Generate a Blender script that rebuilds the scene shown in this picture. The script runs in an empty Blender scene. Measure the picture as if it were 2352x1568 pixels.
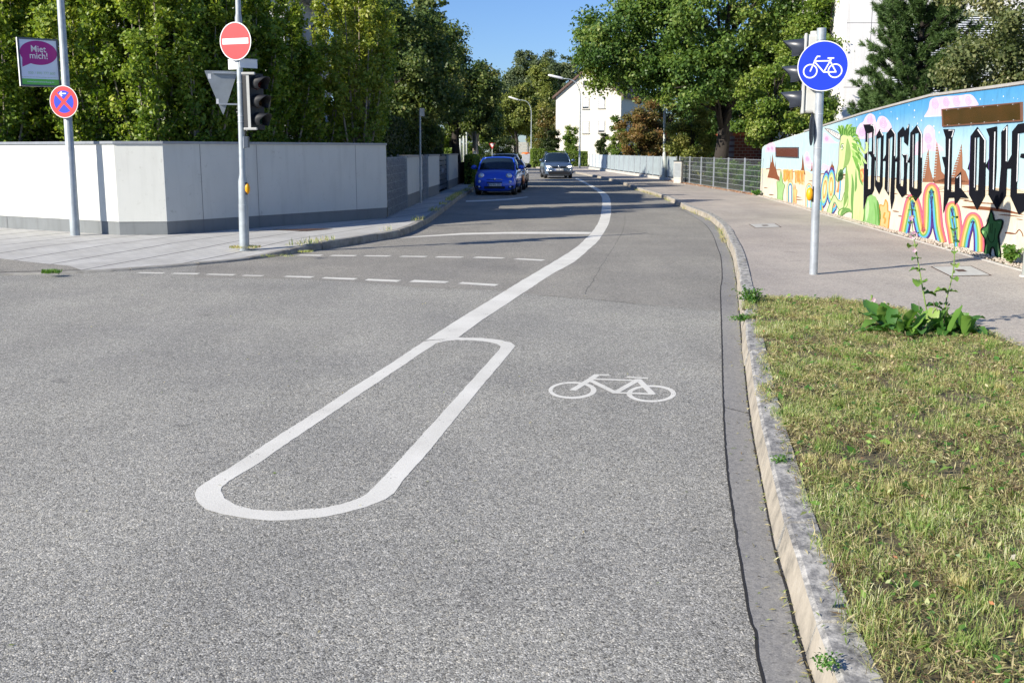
import bpy, bmesh, math, random
import numpy as np
from mathutils import Vector, Matrix
from mathutils.geometry import tessellate_polygon

R = math.radians
SC = bpy.context.scene
COL = SC.collection
random.seed(7)

# ------------------------------------------------------------------ camera, sky, sun
CAM_H = 1.68
F = 2389.0
TH = math.atan(437.0 / F)
cam = bpy.data.cameras.new("camera")
cam.sensor_width = 36.0
cam.lens = 36.0 * F / 2352.0
cam.clip_start = 0.05
cam.clip_end = 3000
co = bpy.data.objects.new("camera", cam)
COL.objects.link(co)
co.location = (0, 0, CAM_H)
co.rotation_euler = (R(90) - TH, 0, 0)
SC.camera = co

SUN_DIR = Vector((-0.85, -0.53, 0)).normalized()
SUN_EL = R(28)
to_sun = Vector((SUN_DIR.x * math.cos(SUN_EL), SUN_DIR.y * math.cos(SUN_EL), math.sin(SUN_EL)))
world = bpy.data.worlds.new("World")
SC.world = world
world.use_nodes = True
wn = world.node_tree
bg = wn.nodes["Background"]
sky = wn.nodes.new("ShaderNodeTexSky")
sky.sky_type = 'NISHITA'
sky.sun_disc = False
sky.sun_elevation = SUN_EL
sky.sun_rotation = math.atan2(SUN_DIR.x, SUN_DIR.y)
sky.air_density = 1.0
sky.dust_density = 0.25
sky.ozone_density = 2.6
tintn = wn.nodes.new("ShaderNodeMix"); tintn.data_type = 'RGBA'; tintn.blend_type = 'MULTIPLY'
tintn.inputs[0].default_value = 1.0
tintn.inputs[7].default_value = (0.88, 1.13, 1.62, 1)      # a clear, deep blue summer sky
wn.links.new(sky.outputs[0], tintn.inputs[6]); wn.links.new(tintn.outputs[2], bg.inputs[0])
bg.inputs[1].default_value = 0.060
sl = bpy.data.lights.new("sun", 'SUN')
sl.energy = 5.0
sl.angle = R(0.5)
sl.color = (1.0, 0.925, 0.80)
so = bpy.data.objects.new("sun", sl)
COL.objects.link(so)
so.rotation_euler = to_sun.to_track_quat('Z', 'Y').to_euler()
so.location = (-20, -15, 30)
SC.view_settings.view_transform = 'Standard'
SC.view_settings.look = 'None'
SC.view_settings.exposure = 0.62
SC.view_settings.gamma = 1.0
SC.cycles.max_bounces = 6
SC.cycles.transparent_max_bounces = 8

# ------------------------------------------------------------------ helpers: survey of the place
def ray(x, y):
    u = x - 1176.0; v = y - 784.0
    return Vector((u, F * math.cos(TH) - v * math.sin(TH), -(F * math.sin(TH) + v * math.cos(TH))))
def G(x, y, z=0.0):
    d = ray(x, y); t = (CAM_H - z) / -d.z
    return Vector((d.x * t, d.y * t, z))
def At(x, y, Y):
    d = ray(x, y); t = Y / d.y
    return Vector((d.x * t, Y, CAM_H + d.z * t))
def OnWall(x, y, A, B, off=0.0):
    n = Vector((-(B.y - A.y), B.x - A.x, 0)).normalized()
    if n.dot(Vector((0, -1, 0))) < 0: n = -n
    d = ray(x, y); o = Vector((0, 0, CAM_H))
    A2 = A + n * off
    t = (Vector((A2.x, A2.y, CAM_H)) - o).dot(n) / d.dot(n)
    return o + d * t
S = 1 / 1.0884

# ------------------------------------------------------------------ materials
MATS = {}
def nt(name):
    m = bpy.data.materials.new(name); m.use_nodes = True
    t = m.node_tree; b = t.nodes["Principled BSDF"]
    MATS[name] = m
    return m, t, b
def N(t, kind, **kw):
    n = t.nodes.new(kind)
    for k, v in kw.items():
        if k in n.inputs: n.inputs[k].default_value = v
        else: setattr(n, k, v)
    return n
def ramp(t, fac, stops):
    r = t.nodes.new("ShaderNodeValToRGB")
    el = r.color_ramp.elements
    while len(el) < len(stops): el.new(0.5)
    for e, (p, c) in zip(el, stops):
        e.position = p; e.color = (c[0], c[1], c[2], 1)
    t.links.new(fac, r.inputs[0])
    return r.outputs[0]
def mixc(t, a, b, fac, mode='MIX'):
    m = t.nodes.new("ShaderNodeMix"); m.data_type = 'RGBA'; m.blend_type = mode
    for s, v in ((m.inputs[6], a), (m.inputs[7], b), (m.inputs[0], fac)):
        if hasattr(v, 'links') or hasattr(v, 'is_linked'): t.links.new(v, s)
        elif isinstance(v, (int, float)): s.default_value = v
        else: s.default_value = (v[0], v[1], v[2], 1)
    return m.outputs[2]
def coords(t, scale=(1, 1, 1), rot=0.0, geo=True):
    g = t.nodes.new("ShaderNodeNewGeometry") if geo else t.nodes.new("ShaderNodeTexCoord")
    mp = t.nodes.new("ShaderNodeMapping")
    mp.inputs['Scale'].default_value = scale
    mp.inputs['Rotation'].default_value = (0, 0, rot)
    t.links.new(g.outputs['Position'] if geo else g.outputs['Object'], mp.inputs[0])
    return mp.outputs[0]
def noise(t, vec, scale, detail=4, rough=0.6):
    n = N(t, "ShaderNodeTexNoise", Scale=scale, Detail=detail, Roughness=rough)
    t.links.new(vec, n.inputs['Vector'])
    return n.outputs['Fac']
def bump(t, b, h, strength=0.3, dist=0.01):
    bm = N(t, "ShaderNodeBump", Strength=strength, Distance=dist)
    t.links.new(h, bm.inputs['Height']); t.links.new(bm.outputs[0], b.inputs['Normal'])

def plain(name, c, rough=0.6, metal=0.0, var=0.12, scale=6, spec=None, bumps=0.0):
    m, t, b = nt(name)
    v = coords(t)
    n = noise(t, v, scale)
    lo = tuple(x * (1 - var) for x in c); hi = tuple(min(1, x * (1 + var)) for x in c)
    t.links.new(ramp(t, n, [(0.3, lo), (0.7, hi)]), b.inputs['Base Color'])
    b.inputs['Roughness'].default_value = rough
    b.inputs['Metallic'].default_value = metal
    if spec is not None: b.inputs['Specular IOR Level'].default_value = spec
    if bumps: bump(t, b, noise(t, v, scale * 12), bumps, 0.004)
    return m

def asphalt(name, lo, mid, hi, grain, contrast, tint=(1, 1, 1), bs=0.5):
    m, t, b = nt(name)
    v = coords(t)
    vo = N(t, "ShaderNodeTexVoronoi", Scale=grain, Randomness=1.0)
    t.links.new(v, vo.inputs['Vector'])
    sep = t.nodes.new("ShaderNodeSeparateColor"); t.links.new(vo.outputs['Color'], sep.inputs[0])
    c1 = ramp(t, sep.outputs[0], [(0.0, lo), (0.12, lo), (0.45, mid), (0.8, mid), (1.0, hi)])
    vo2 = N(t, "ShaderNodeTexVoronoi", Scale=grain * 0.37)
    t.links.new(v, vo2.inputs['Vector'])
    sep2 = t.nodes.new("ShaderNodeSeparateColor"); t.links.new(vo2.outputs['Color'], sep2.inputs[0])
    c1 = mixc(t, c1, ramp(t, sep2.outputs[1], [(0, (0.78, 0.78, 0.8)), (1, (1.2, 1.18, 1.14))]), 0.6, 'MULTIPLY')
    big = noise(t, v, 0.55, 5, 0.55)
    c2 = mixc(t, c1, ramp(t, big, [(0.3, (0.84, 0.84, 0.85)), (0.7, (1.12, 1.11, 1.08))]), 1.0, 'MULTIPLY')
    v2 = coords(t, (1, 0.18, 1), R(-12))
    c3 = mixc(t, c2, ramp(t, noise(t, v2, 1.4, 3), [(0.35, (0.92, 0.92, 0.92)), (0.65, (1.06, 1.06, 1.06))]), 0.8, 'MULTIPLY')
    # a few tar and oil spots
    sp = ramp(t, noise(t, v, 2.3, 2), [(0.0, (0.7, 0.7, 0.72)), (0.25, (0.75, 0.75, 0.76)), (0.33, (1, 1, 1))])
    c4 = mixc(t, c3, sp, 0.8, 'MULTIPLY')
    pv = N(t, "ShaderNodeTexVoronoi", Scale=grain * 0.55); t.links.new(v, pv.inputs['Vector'])
    ps_ = t.nodes.new("ShaderNodeSeparateColor"); t.links.new(pv.outputs['Color'], ps_.inputs[0])
    pit = ramp(t, ps_.outputs[0], [(0.0, (0.28, 0.28, 0.27)), (0.045, (0.4, 0.4, 0.4)), (0.06, (1, 1, 1))])
    c4 = mixc(t, c4, pit, 0.6 if contrast > 1 else 0.35, 'MULTIPLY')
    ws = ramp(t, ps_.outputs[2], [(0.93, (1, 1, 1)), (0.95, (1.45, 1.38, 1.25))])
    c4 = mixc(t, c4, ws, 0.5 if contrast > 1 else 0.2, 'MULTIPLY')
    c5 = mixc(t, c4, tint, 1.0, 'MULTIPLY')
    t.links.new(c5, b.inputs['Base Color'])
    b.inputs['Roughness'].default_value = 0.9
    b.inputs['Specular IOR Level'].default_value = 0.25
    inv = N(t, "ShaderNodeMath", operation='MULTIPLY'); inv.inputs[1].default_value = -1
    t.links.new(vo.outputs['Distance'], inv.inputs[0])
    bump(t, b, inv.outputs[0], bs, 0.006)
    return m

asphalt("asphalt_coarse", (0.14, 0.138, 0.125), (0.335, 0.331, 0.303), (0.63, 0.62, 0.57), 155, 2, bs=0.42)
asphalt("asphalt_fine", (0.16, 0.155, 0.14), (0.295, 0.284, 0.255), (0.44, 0.425, 0.39), 120, 1, bs=0.35)
asphalt("asphalt_walk", (0.31, 0.278, 0.25), (0.425, 0.385, 0.345), (0.52, 0.48, 0.44), 130, 1, bs=0.25)
asphalt("gutter_concrete", (0.23, 0.228, 0.22), (0.275, 0.272, 0.262), (0.33, 0.325, 0.315), 160, 1, bs=0.12)
plain("tar", (0.02, 0.019, 0.018), 0.8)

def road_paint():
    m, t, b = nt("road_paint")
    v = coords(t)
    wear = noise(t, v, 75, 3, 0.75)
    wv = N(t, "ShaderNodeMath", operation='MULTIPLY_ADD'); wv.inputs[1].default_value = 0.5
    t.links.new(noise(t, v, 2.2, 3), wv.inputs[0]); t.links.new(wear, wv.inputs[2])
    wear = wv.outputs[0]
    c = ramp(t, wear, [(0.50, (0.30, 0.30, 0.29)), (0.58, (0.66, 0.645, 0.585)), (0.9, (0.76, 0.745, 0.685))])
    c = mixc(t, c, ramp(t, noise(t, v, 1.3, 3), [(0.3, (0.87, 0.865, 0.85)), (0.7, (1.03, 1.03, 1.02))]), 1.0, 'MULTIPLY')
    t.links.new(c, b.inputs['Base Color']); b.inputs['Roughness'].default_value = 0.7
    bump(t, b, noise(t, v, 150), 0.4, 0.003)
    # small chips where the aggregate has worn through
    cv = N(t, "ShaderNodeTexVoronoi", Scale=120.0); t.links.new(v, cv.inputs['Vector'])
    cs_ = t.nodes.new("ShaderNodeSeparateColor"); t.links.new(cv.outputs['Color'], cs_.inputs[0])
    ad = N(t, "ShaderNodeMath", operation='MULTIPLY_ADD'); ad.inputs[1].default_value = 0.9
    t.links.new(noise(t, v, 6, 4, 0.7), ad.inputs[0]); t.links.new(cs_.outputs[0], ad.inputs[2])
    chip = ramp(t, ad.outputs[0], [(0.36, (0, 0, 0)), (0.40, (1, 1, 1))])
    tr = t.nodes.new("ShaderNodeBsdfTransparent"); mx = t.nodes.new("ShaderNodeMixShader")
    t.links.new(chip, mx.inputs[0]); t.links.new(tr.outputs[0], mx.inputs[1]); t.links.new(b.outputs[0], mx.inputs[2])
    t.links.new(mx.outputs[0], t.nodes["Material Output"].inputs[0])
road_paint()

def kerb_mats():
    m, t, b = nt("kerb_face")
    v = coords(t)
    c = ramp(t, noise(t, v, 5, 5, 0.7), [(0.30, (0.14, 0.13, 0.11)), (0.46, (0.32, 0.285, 0.23)), (0.6, (0.40, 0.355, 0.285)), (0.8, (0.47, 0.44, 0.385))])
    t.links.new(c, b.inputs['Base Color']); b.inputs['Roughness'].default_value = 0.9
    bump(t, b, noise(t, v, 60), 0.5, 0.006)
    m, t, b = nt("kerb_top")
    v = coords(t)
    c = ramp(t, noise(t, coords(t, (1.6, 1, 1)), 9, 8, 0.8), [(0.34, (0.09, 0.088, 0.085)), (0.47, (0.24, 0.235, 0.225)), (0.58, (0.46, 0.445, 0.41)), (0.78, (0.60, 0.585, 0.55))])
    c = mixc(t, c, ramp(t, noise(t, v, 55, 3), [(0.3, (0.75, 0.75, 0.75)), (0.7, (1.15, 1.15, 1.15))]), 0.8, 'MULTIPLY')
    t.links.new(c, b.inputs['Base Color']); b.inputs['Roughness'].default_value = 0.9
    bump(t, b, noise(t, v, 70), 0.5, 0.006)
    m, t, b = nt("kerb_grey")
    v = coords(t)
    c = ramp(t, noise(t, v, 4, 5, 0.7), [(0.3, (0.17, 0.16, 0.135)), (0.5, (0.27, 0.26, 0.23)), (0.75, (0.38, 0.37, 0.33))])
    t.links.new(c, b.inputs['Base Color']); b.inputs['Roughness'].default_value = 0.9
kerb_mats()

def paving():
    m, t, b = nt("paving_slabs")
    v = coords(t, (1, 1, 1), R(-73))
    br = N(t, "ShaderNodeTexBrick", Scale=1.0)
    br.inputs['Color1'].default_value = (0.465, 0.46, 0.43, 1)
    br.inputs['Color2'].default_value = (0.505, 0.50, 0.465, 1)
    br.inputs['Mortar'].default_value = (0.32, 0.32, 0.33, 1)
    br.inputs['Mortar Size'].default_value = 0.006
    br.inputs['Brick Width'].default_value = 0.26
    br.inputs['Row Height'].default_value = 0.14
    t.links.new(v, br.inputs['Vector'])
    # wider joint every sixth row, drawn irregular by a noise
    sx = t.nodes.new("ShaderNodeSeparateXYZ"); t.links.new(v, sx.inputs[0])
    nz = noise(t, coords(t), 9, 3)
    ad = N(t, "ShaderNodeMath", operation='MULTIPLY_ADD'); ad.inputs[1].default_value = 0.03
    t.links.new(nz, ad.inputs[0]); t.links.new(sx.outputs[1], ad.inputs[2])
    pp = N(t, "ShaderNodeMath", operation='PINGPONG'); pp.inputs[1].default_value = 0.42
    t.links.new(ad.outputs[0], pp.inputs[0])
    w = ramp(t, pp.outputs[0], [(0.0, (0.36, 0.36, 0.37)), (0.018, (0.42, 0.42, 0.43)), (0.034, (1, 1, 1))])
    c = mixc(t, br.outputs[0], w, 1.0, 'MULTIPLY')
    c = mixc(t, c, ramp(t, noise(t, coords(t), 1.2, 5), [(0.3, (0.84, 0.83, 0.82)), (0.7, (1.08, 1.08, 1.09))]), 1.0, 'MULTIPLY')
    t.links.new(c, b.inputs['Base Color']); b.inputs['Roughness'].default_value = 0.85
paving()

def stucco(name, c, var=0.06, dirt=0.8, splash=False):
    m, t, b = nt(name)
    v = coords(t)
    c1 = ramp(t, noise(t, v, 1.6, 5), [(0.3, tuple(x * (1 - var) for x in c)), (0.7, c)])
    vs = coords(t, (3.5, 3.5, 0.35))
    st = ramp(t, noise(t, vs, 1.6, 4, 0.6), [(0.3, (dirt, dirt, dirt * 0.99)), (0.5, (1, 1, 1))])
    c2 = mixc(t, c1, st, 0.6, 'MULTIPLY')
    v3 = coords(t)
    c2 = mixc(t, c2, ramp(t, noise(t, v3, 7, 6, 0.75), [(0.30, (0.74, 0.73, 0.70)), (0.40, (1, 1, 1))]), 0.7, 'MULTIPLY')
    t.links.new(c2, b.inputs['Base Color']); b.inputs['Roughness'].default_value = 0.92
    b.inputs['Specular IOR Level'].default_value = 0.15
    bump(t, b, noise(t, v, 110, 3), 0.45, 0.005)
    return m
stucco("stucco_white", (0.60, 0.61, 0.575), 0.06, 0.86)
stucco("stucco_plinth", (0.22, 0.235, 0.24), 0.15)
stucco("stucco_house", (0.70, 0.665, 0.58), 0.03, 0.95)
stucco("stucco_block", (0.84, 0.82, 0.80))
stucco("garden_house_white", (0.6, 0.6, 0.6))
plain("coping", (0.27, 0.29, 0.32), 0.5, 0.3)
plain("coping_stone", (0.36, 0.345, 0.32), 0.8)
plain("joint", (0.16, 0.16, 0.17), 0.9)
plain("zinc", (0.40, 0.43, 0.46), 0.48, 0.35, 0.15, 9)
plain("pole_grey", (0.36, 0.40, 0.42), 0.5, 0.2, 0.18, 7)
plain("pole_pale", (0.5, 0.53, 0.5), 0.6, 0.1, 0.15, 7)
plain("sign_white", (0.78, 0.78, 0.78), 0.45, 0, 0.03)
plain("sign_red", (0.62, 0.03, 0.035), 0.45, 0, 0.05)
plain("sign_blue", (0.009, 0.040, 0.58), 0.42, 0, 0.04)
plain("sign_back", (0.28, 0.31, 0.33), 0.55, 0.2)
plain("sign_back_dark", (0.045, 0.055, 0.07), 0.6, 0.1)
plain("poster_white", (0.62, 0.70, 0.85), 0.35, 0, 0.03)
plain("poster_magenta", (0.36, 0.012, 0.22), 0.4, 0, 0.03)
plain("poster_green", (0.12, 0.50, 0.08), 0.4, 0, 0.03)
plain("poster_pale_green", (0.42, 0.60, 0.48), 0.5, 0, 0.03)
plain("frame_dark", (0.09, 0.11, 0.14), 0.4, 0.4)
plain("black_plastic", (0.008, 0.009, 0.012), 0.6, 0, 0.1)
plain("dark_grey_plastic", (0.03, 0.036, 0.05), 0.35, 0, 0.1)
plain("housing_grey", (0.50, 0.50, 0.47), 0.5, 0, 0.06)
plain("button_yellow", (0.85, 0.36, 0.0), 0.4)
plain("lens_red", (0.05, 0.006, 0.006), 0.12)
plain("lens_amber", (0.04, 0.02, 0.006), 0.12)
plain("lens_green", (0.006, 0.025, 0.018), 0.12)
plain("chrome", (0.7, 0.7, 0.72), 0.18, 1.0)
plain("tyre", (0.018, 0.018, 0.018), 0.85)
plain("rim", (0.35, 0.36, 0.38), 0.3, 0.8)
plain("wood_dark", (0.05, 0.035, 0.028), 0.8)
plain("bark", (0.04, 0.033, 0.028), 0.95, 0, 0.15, 25, bumps=0.6)
plain("bark_pale", (0.25, 0.22, 0.18), 0.95, 0, 0.3, 14, bumps=0.5)
plain("roof_brown", (0.12, 0.075, 0.06), 0.8, 0, 0.2, 3)
plain("roof_dark", (0.02, 0.022, 0.025), 0.7)
plain("shutter_white", (0.66, 0.69, 0.74), 0.5)
plain("glass_dark", (0.02, 0.025, 0.03), 0.06)
plain("spandrel_green", (0.42, 0.46, 0.33), 0.5)
plain("orange_plastic", (0.75, 0.17, 0.03), 0.5)
plain("bin_grey", (0.5, 0.52, 0.55), 0.5)
plain("concrete_light", (0.50, 0.48, 0.44), 0.85, 0, 0.2, 5)
plain("slab_light", (0.46, 0.45, 0.42), 0.85, 0, 0.12, 20)
plain("rust_frame", (0.09, 0.05, 0.035), 0.7)
plain("brick_orange", (0.45, 0.13, 0.06), 0.9)
plain("skin", (0.5, 0.32, 0.24), 0.6)
plain("cloth_dark", (0.03, 0.03, 0.04), 0.8)
plain("plate_white", (0.75, 0.75, 0.75), 0.4)
plain("plate_blue", (0.02, 0.06, 0.45), 0.4)
plain("ink", (0.01, 0.01, 0.012), 0.5)
plain("bolt", (0.6, 0.6, 0.6), 0.4, 0.6)

def soil(name, a, b_, sc=4):
    m, t, b = nt(name)
    v = coords(t)
    c = ramp(t, noise(t, v, sc, 6, 0.7), [(0.3, a), (0.7, b_)])
    c = mixc(t, c, ramp(t, noise(t, v, 60, 3), [(0.3, (0.6, 0.6, 0.6)), (0.7, (1.3, 1.3, 1.3))]), 1.0, 'MULTIPLY')
    t.links.new(c, b.inputs['Base Color']); b.inputs['Roughness'].default_value = 1
    bump(t, b, noise(t, v, 40), 0.6, 0.02)
soil("lawn_soil", (0.05, 0.042, 0.024), (0.20, 0.165, 0.09), 7)
soil("garden_soil", (0.03, 0.045, 0.015), (0.07, 0.075, 0.03), 1.5)
soil("far_grass", (0.09, 0.12, 0.035), (0.2, 0.19, 0.08), 0.8)

def leafmat(name, cs, trans=0.35, rough=0.45, spec=0.35):
    m, t, b = nt(name)
    at = t.nodes.new("ShaderNodeAttribute"); at.attribute_name = "tint"
    n = len(cs)
    c = ramp(t, at.outputs['Fac'], [(i / (n - 1), cs[i]) for i in range(n)])
    t.links.new(c, b.inputs['Base Color'])
    b.inputs['Roughness'].default_value = rough
    b.inputs['Specular IOR Level'].default_value = spec
    tr = t.nodes.new("ShaderNodeBsdfTranslucent")
    tc = mixc(t, c, (1.25, 1.3, 0.55), 1.0, 'MULTIPLY')
    t.links.new(tc, tr.inputs[0])
    mx = t.nodes.new("ShaderNodeMixShader"); mx.inputs[0].default_value = trans
    t.links.new(b.outputs[0], mx.inputs[1]); t.links.new(tr.outputs[0], mx.inputs[2])
    t.links.new(mx.outputs[0], t.nodes["Material Output"].inputs[0])
leafmat("leaf_hornbeam", [(0.06, 0.12, 0.016), (0.13, 0.215, 0.024), (0.27, 0.35, 0.04), (0.50, 0.50, 0.10)])
leafmat("leaf_hornbeam_yellow", [(0.102, 0.174, 0.022), (0.203, 0.275, 0.036), (0.348, 0.377, 0.058), (0.522, 0.493, 0.116)])
leafmat("leaf_linden", [(0.046, 0.085, 0.028), (0.093, 0.147, 0.039), (0.186, 0.225, 0.062), (0.295, 0.287, 0.101)])
leafmat("leaf_maple", [(0.051, 0.109, 0.026), (0.094, 0.174, 0.036), (0.174, 0.261, 0.051), (0.348, 0.377, 0.102)])
leafmat("leaf_bright", [(0.084, 0.156, 0.024), (0.156, 0.240, 0.036), (0.264, 0.336, 0.060), (0.432, 0.456, 0.168)])
leafmat("leaf_brown", [(0.080, 0.104, 0.024), (0.192, 0.160, 0.048), (0.288, 0.176, 0.064), (0.320, 0.144, 0.056)])
leafmat("leaf_olive", [(0.085, 0.125, 0.03), (0.16, 0.20, 0.045), (0.26, 0.29, 0.07), (0.40, 0.38, 0.11)])
leafmat("leaf_far_haze", [(0.072, 0.104, 0.056), (0.120, 0.160, 0.080), (0.176, 0.216, 0.104), (0.240, 0.256, 0.128)])  # distance haze painted in: bluer, flatter greens than the nearer leaves
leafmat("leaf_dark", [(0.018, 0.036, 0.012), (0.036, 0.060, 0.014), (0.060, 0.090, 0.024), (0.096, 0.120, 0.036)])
leafmat("leaf_pale", [(0.078, 0.111, 0.039), (0.143, 0.176, 0.065), (0.260, 0.273, 0.117), (0.468, 0.442, 0.260)])
leafmat("leaf_hedge", [(0.065, 0.130, 0.019), (0.117, 0.195, 0.026), (0.182, 0.260, 0.039), (0.260, 0.312, 0.065)])
leafmat("needles", [(0.035, 0.075, 0.022), (0.06, 0.115, 0.032), (0.095, 0.16, 0.045), (0.15, 0.21, 0.07)], 0.1, 0.5, 0.3)
leafmat("grass_blades", [(0.20, 0.14, 0.08), (0.68, 0.59, 0.35), (0.56, 0.52, 0.25), (0.19, 0.30, 0.07), (0.40, 0.49, 0.17), (0.82, 0.78, 0.54)], 0.45)
leafmat("leaf_weed", [(0.047, 0.135, 0.027), (0.081, 0.203, 0.041), (0.162, 0.297, 0.054), (0.338, 0.459, 0.121)], 0.3, 0.4)
leafmat("litter", [(0.5, 0.35, 0.2), (0.62, 0.55, 0.45), (0.45, 0.2, 0.1), (0.3, 0.16, 0.08), (0.66, 0.6, 0.5)], 0.0, 0.9, 0.1)
leafmat("petals", [(0.75, 0.35, 0.5), (0.85, 0.55, 0.7), (0.8, 0.65, 0.72)], 0.3, 0.6, 0.1)

def gabion():
    m, t, b = nt("gabion_stone")
    v = coords(t)
    vo = N(t, "ShaderNodeTexVoronoi", Scale=13.0); t.links.new(v, vo.inputs['Vector'])
    sep = t.nodes.new("ShaderNodeSeparateColor"); t.links.new(vo.outputs['Color'], sep.inputs[0])
    c = ramp(t, sep.outputs[0], [(0, (0.10, 0.095, 0.085)), (0.7, (0.26, 0.25, 0.22)), (1, (0.45, 0.42, 0.36))])
    dk = ramp(t, vo.outputs['Distance'], [(0.25, (1, 1, 1)), (0.6, (0.3, 0.3, 0.3))])
    t.links.new(mixc(t, c, dk, 1.0, 'MULTIPLY'), b.inputs['Base Color'])
    b.inputs['Roughness'].default_value = 0.95
    inv = N(t, "ShaderNodeMath", operation='MULTIPLY'); inv.inputs[1].default_value = -1
    t.links.new(vo.outputs['Distance'], inv.inputs[0]); bump(t, b, inv.outputs[0], 1.0, 0.05)
gabion()
def brick():
    m, t, b = nt("brick_red")
    tc = t.nodes.new("ShaderNodeTexCoord")
    mp = t.nodes.new("ShaderNodeMapping"); mp.inputs['Rotation'].default_value = (R(90), 0, 0)
    t.links.new(tc.outputs['Object'], mp.inputs[0])
    br = N(t, "ShaderNodeTexBrick", Scale=1.0)
    br.inputs['Color1'].default_value = (0.22, 0.055, 0.035, 1); br.inputs['Color2'].default_value = (0.15, 0.04, 0.028, 1)
    br.inputs['Mortar'].default_value = (0.30, 0.2, 0.17, 1)
    br.inputs['Mortar Size'].default_value = 0.02; br.inputs['Brick Width'].default_value = 0.3; br.inputs['Row Height'].default_value = 0.16
    t.links.new(mp.outputs[0], br.inputs['Vector']); t.links.new(br.outputs[0], b.inputs['Base Color'])
    b.inputs['Roughness'].default_value = 0.9
brick()
def carpaint(name, c, metal=0.3, rough=0.28):
    m, t, b = nt(name)
    b.inputs['Base Color'].default_value = (*c, 1); b.inputs['Metallic'].default_value = metal
    b.inputs['Roughness'].default_value = rough; b.inputs['Coat Weight'].default_value = 0.8
    b.inputs['Coat Roughness'].default_value = 0.06
carpaint("paint_blue", (0.02, 0.10, 0.68), 0.2)
carpaint("paint_greyblue", (0.10, 0.15, 0.23), 0.5)
carpaint("paint_white", (0.8, 0.8, 0.8), 0.0)
carpaint("paint_copper", (0.32, 0.10, 0.03), 0.4)
def headlamp(name, strength):
    m, t, b = nt(name)
    b.inputs['Base Color'].default_value = (0.75, 0.77, 0.8, 1); b.inputs['Roughness'].default_value = 0.15
    b.inputs['Metallic'].default_value = 0.4
    if strength:
        b.inputs['Emission Color'].default_value = (1, 0.95, 0.85, 1); b.inputs['Emission Strength'].default_value = strength
headlamp("lamp_glass", 0); headlamp("lamp_lit", 4.0)
def vcol(name, rough=0.75):
    m, t, b = nt(name)
    a = t.nodes.new("ShaderNodeAttribute"); a.attribute_name = "paint"
    v = coords(t)
    c = mixc(t, a.outputs['Color'], ramp(t, noise(t, v, 5, 6, 0.65), [(0.3, (0.9, 0.9, 0.9)), (0.7, (1.04, 1.04, 1.04))]), 1.0, 'MULTIPLY')
    c = mixc(t, c, (0.80, 0.80, 0.80), 1.0, 'MULTIPLY')
    c = mixc(t, c, ramp(t, noise(t, coords(t, (1, 1, 0.25)), 9, 5, 0.7), [(0.32, (0.8, 0.79, 0.76)), (0.5, (1, 1, 1))]), 0.7, 'MULTIPLY')
    t.links.new(c, b.inputs['Base Color']); b.inputs['Roughness'].default_value = 0.95; b.inputs['Specular IOR Level'].default_value = 0.03
    bump(t, b, noise(t, v, 60, 4), 0.3, 0.004)
vcol("mural_paint")

# ------------------------------------------------------------------ helpers: objects
def tag(o, label=None, cat=None, group=None, kind=None):
    if label: o['label'] = label
    if cat: o['category'] = cat
    if group: o['group'] = group
    if kind: o['kind'] = kind
    return o
def empty(name, loc, label, cat, group=None, rz=0.0):
    o = bpy.data.objects.new(name, None); COL.objects.link(o)
    o.location = loc; o.rotation_euler = (0, 0, rz); o.empty_display_size = 0.2
    return tag(o, label, cat, group)

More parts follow.
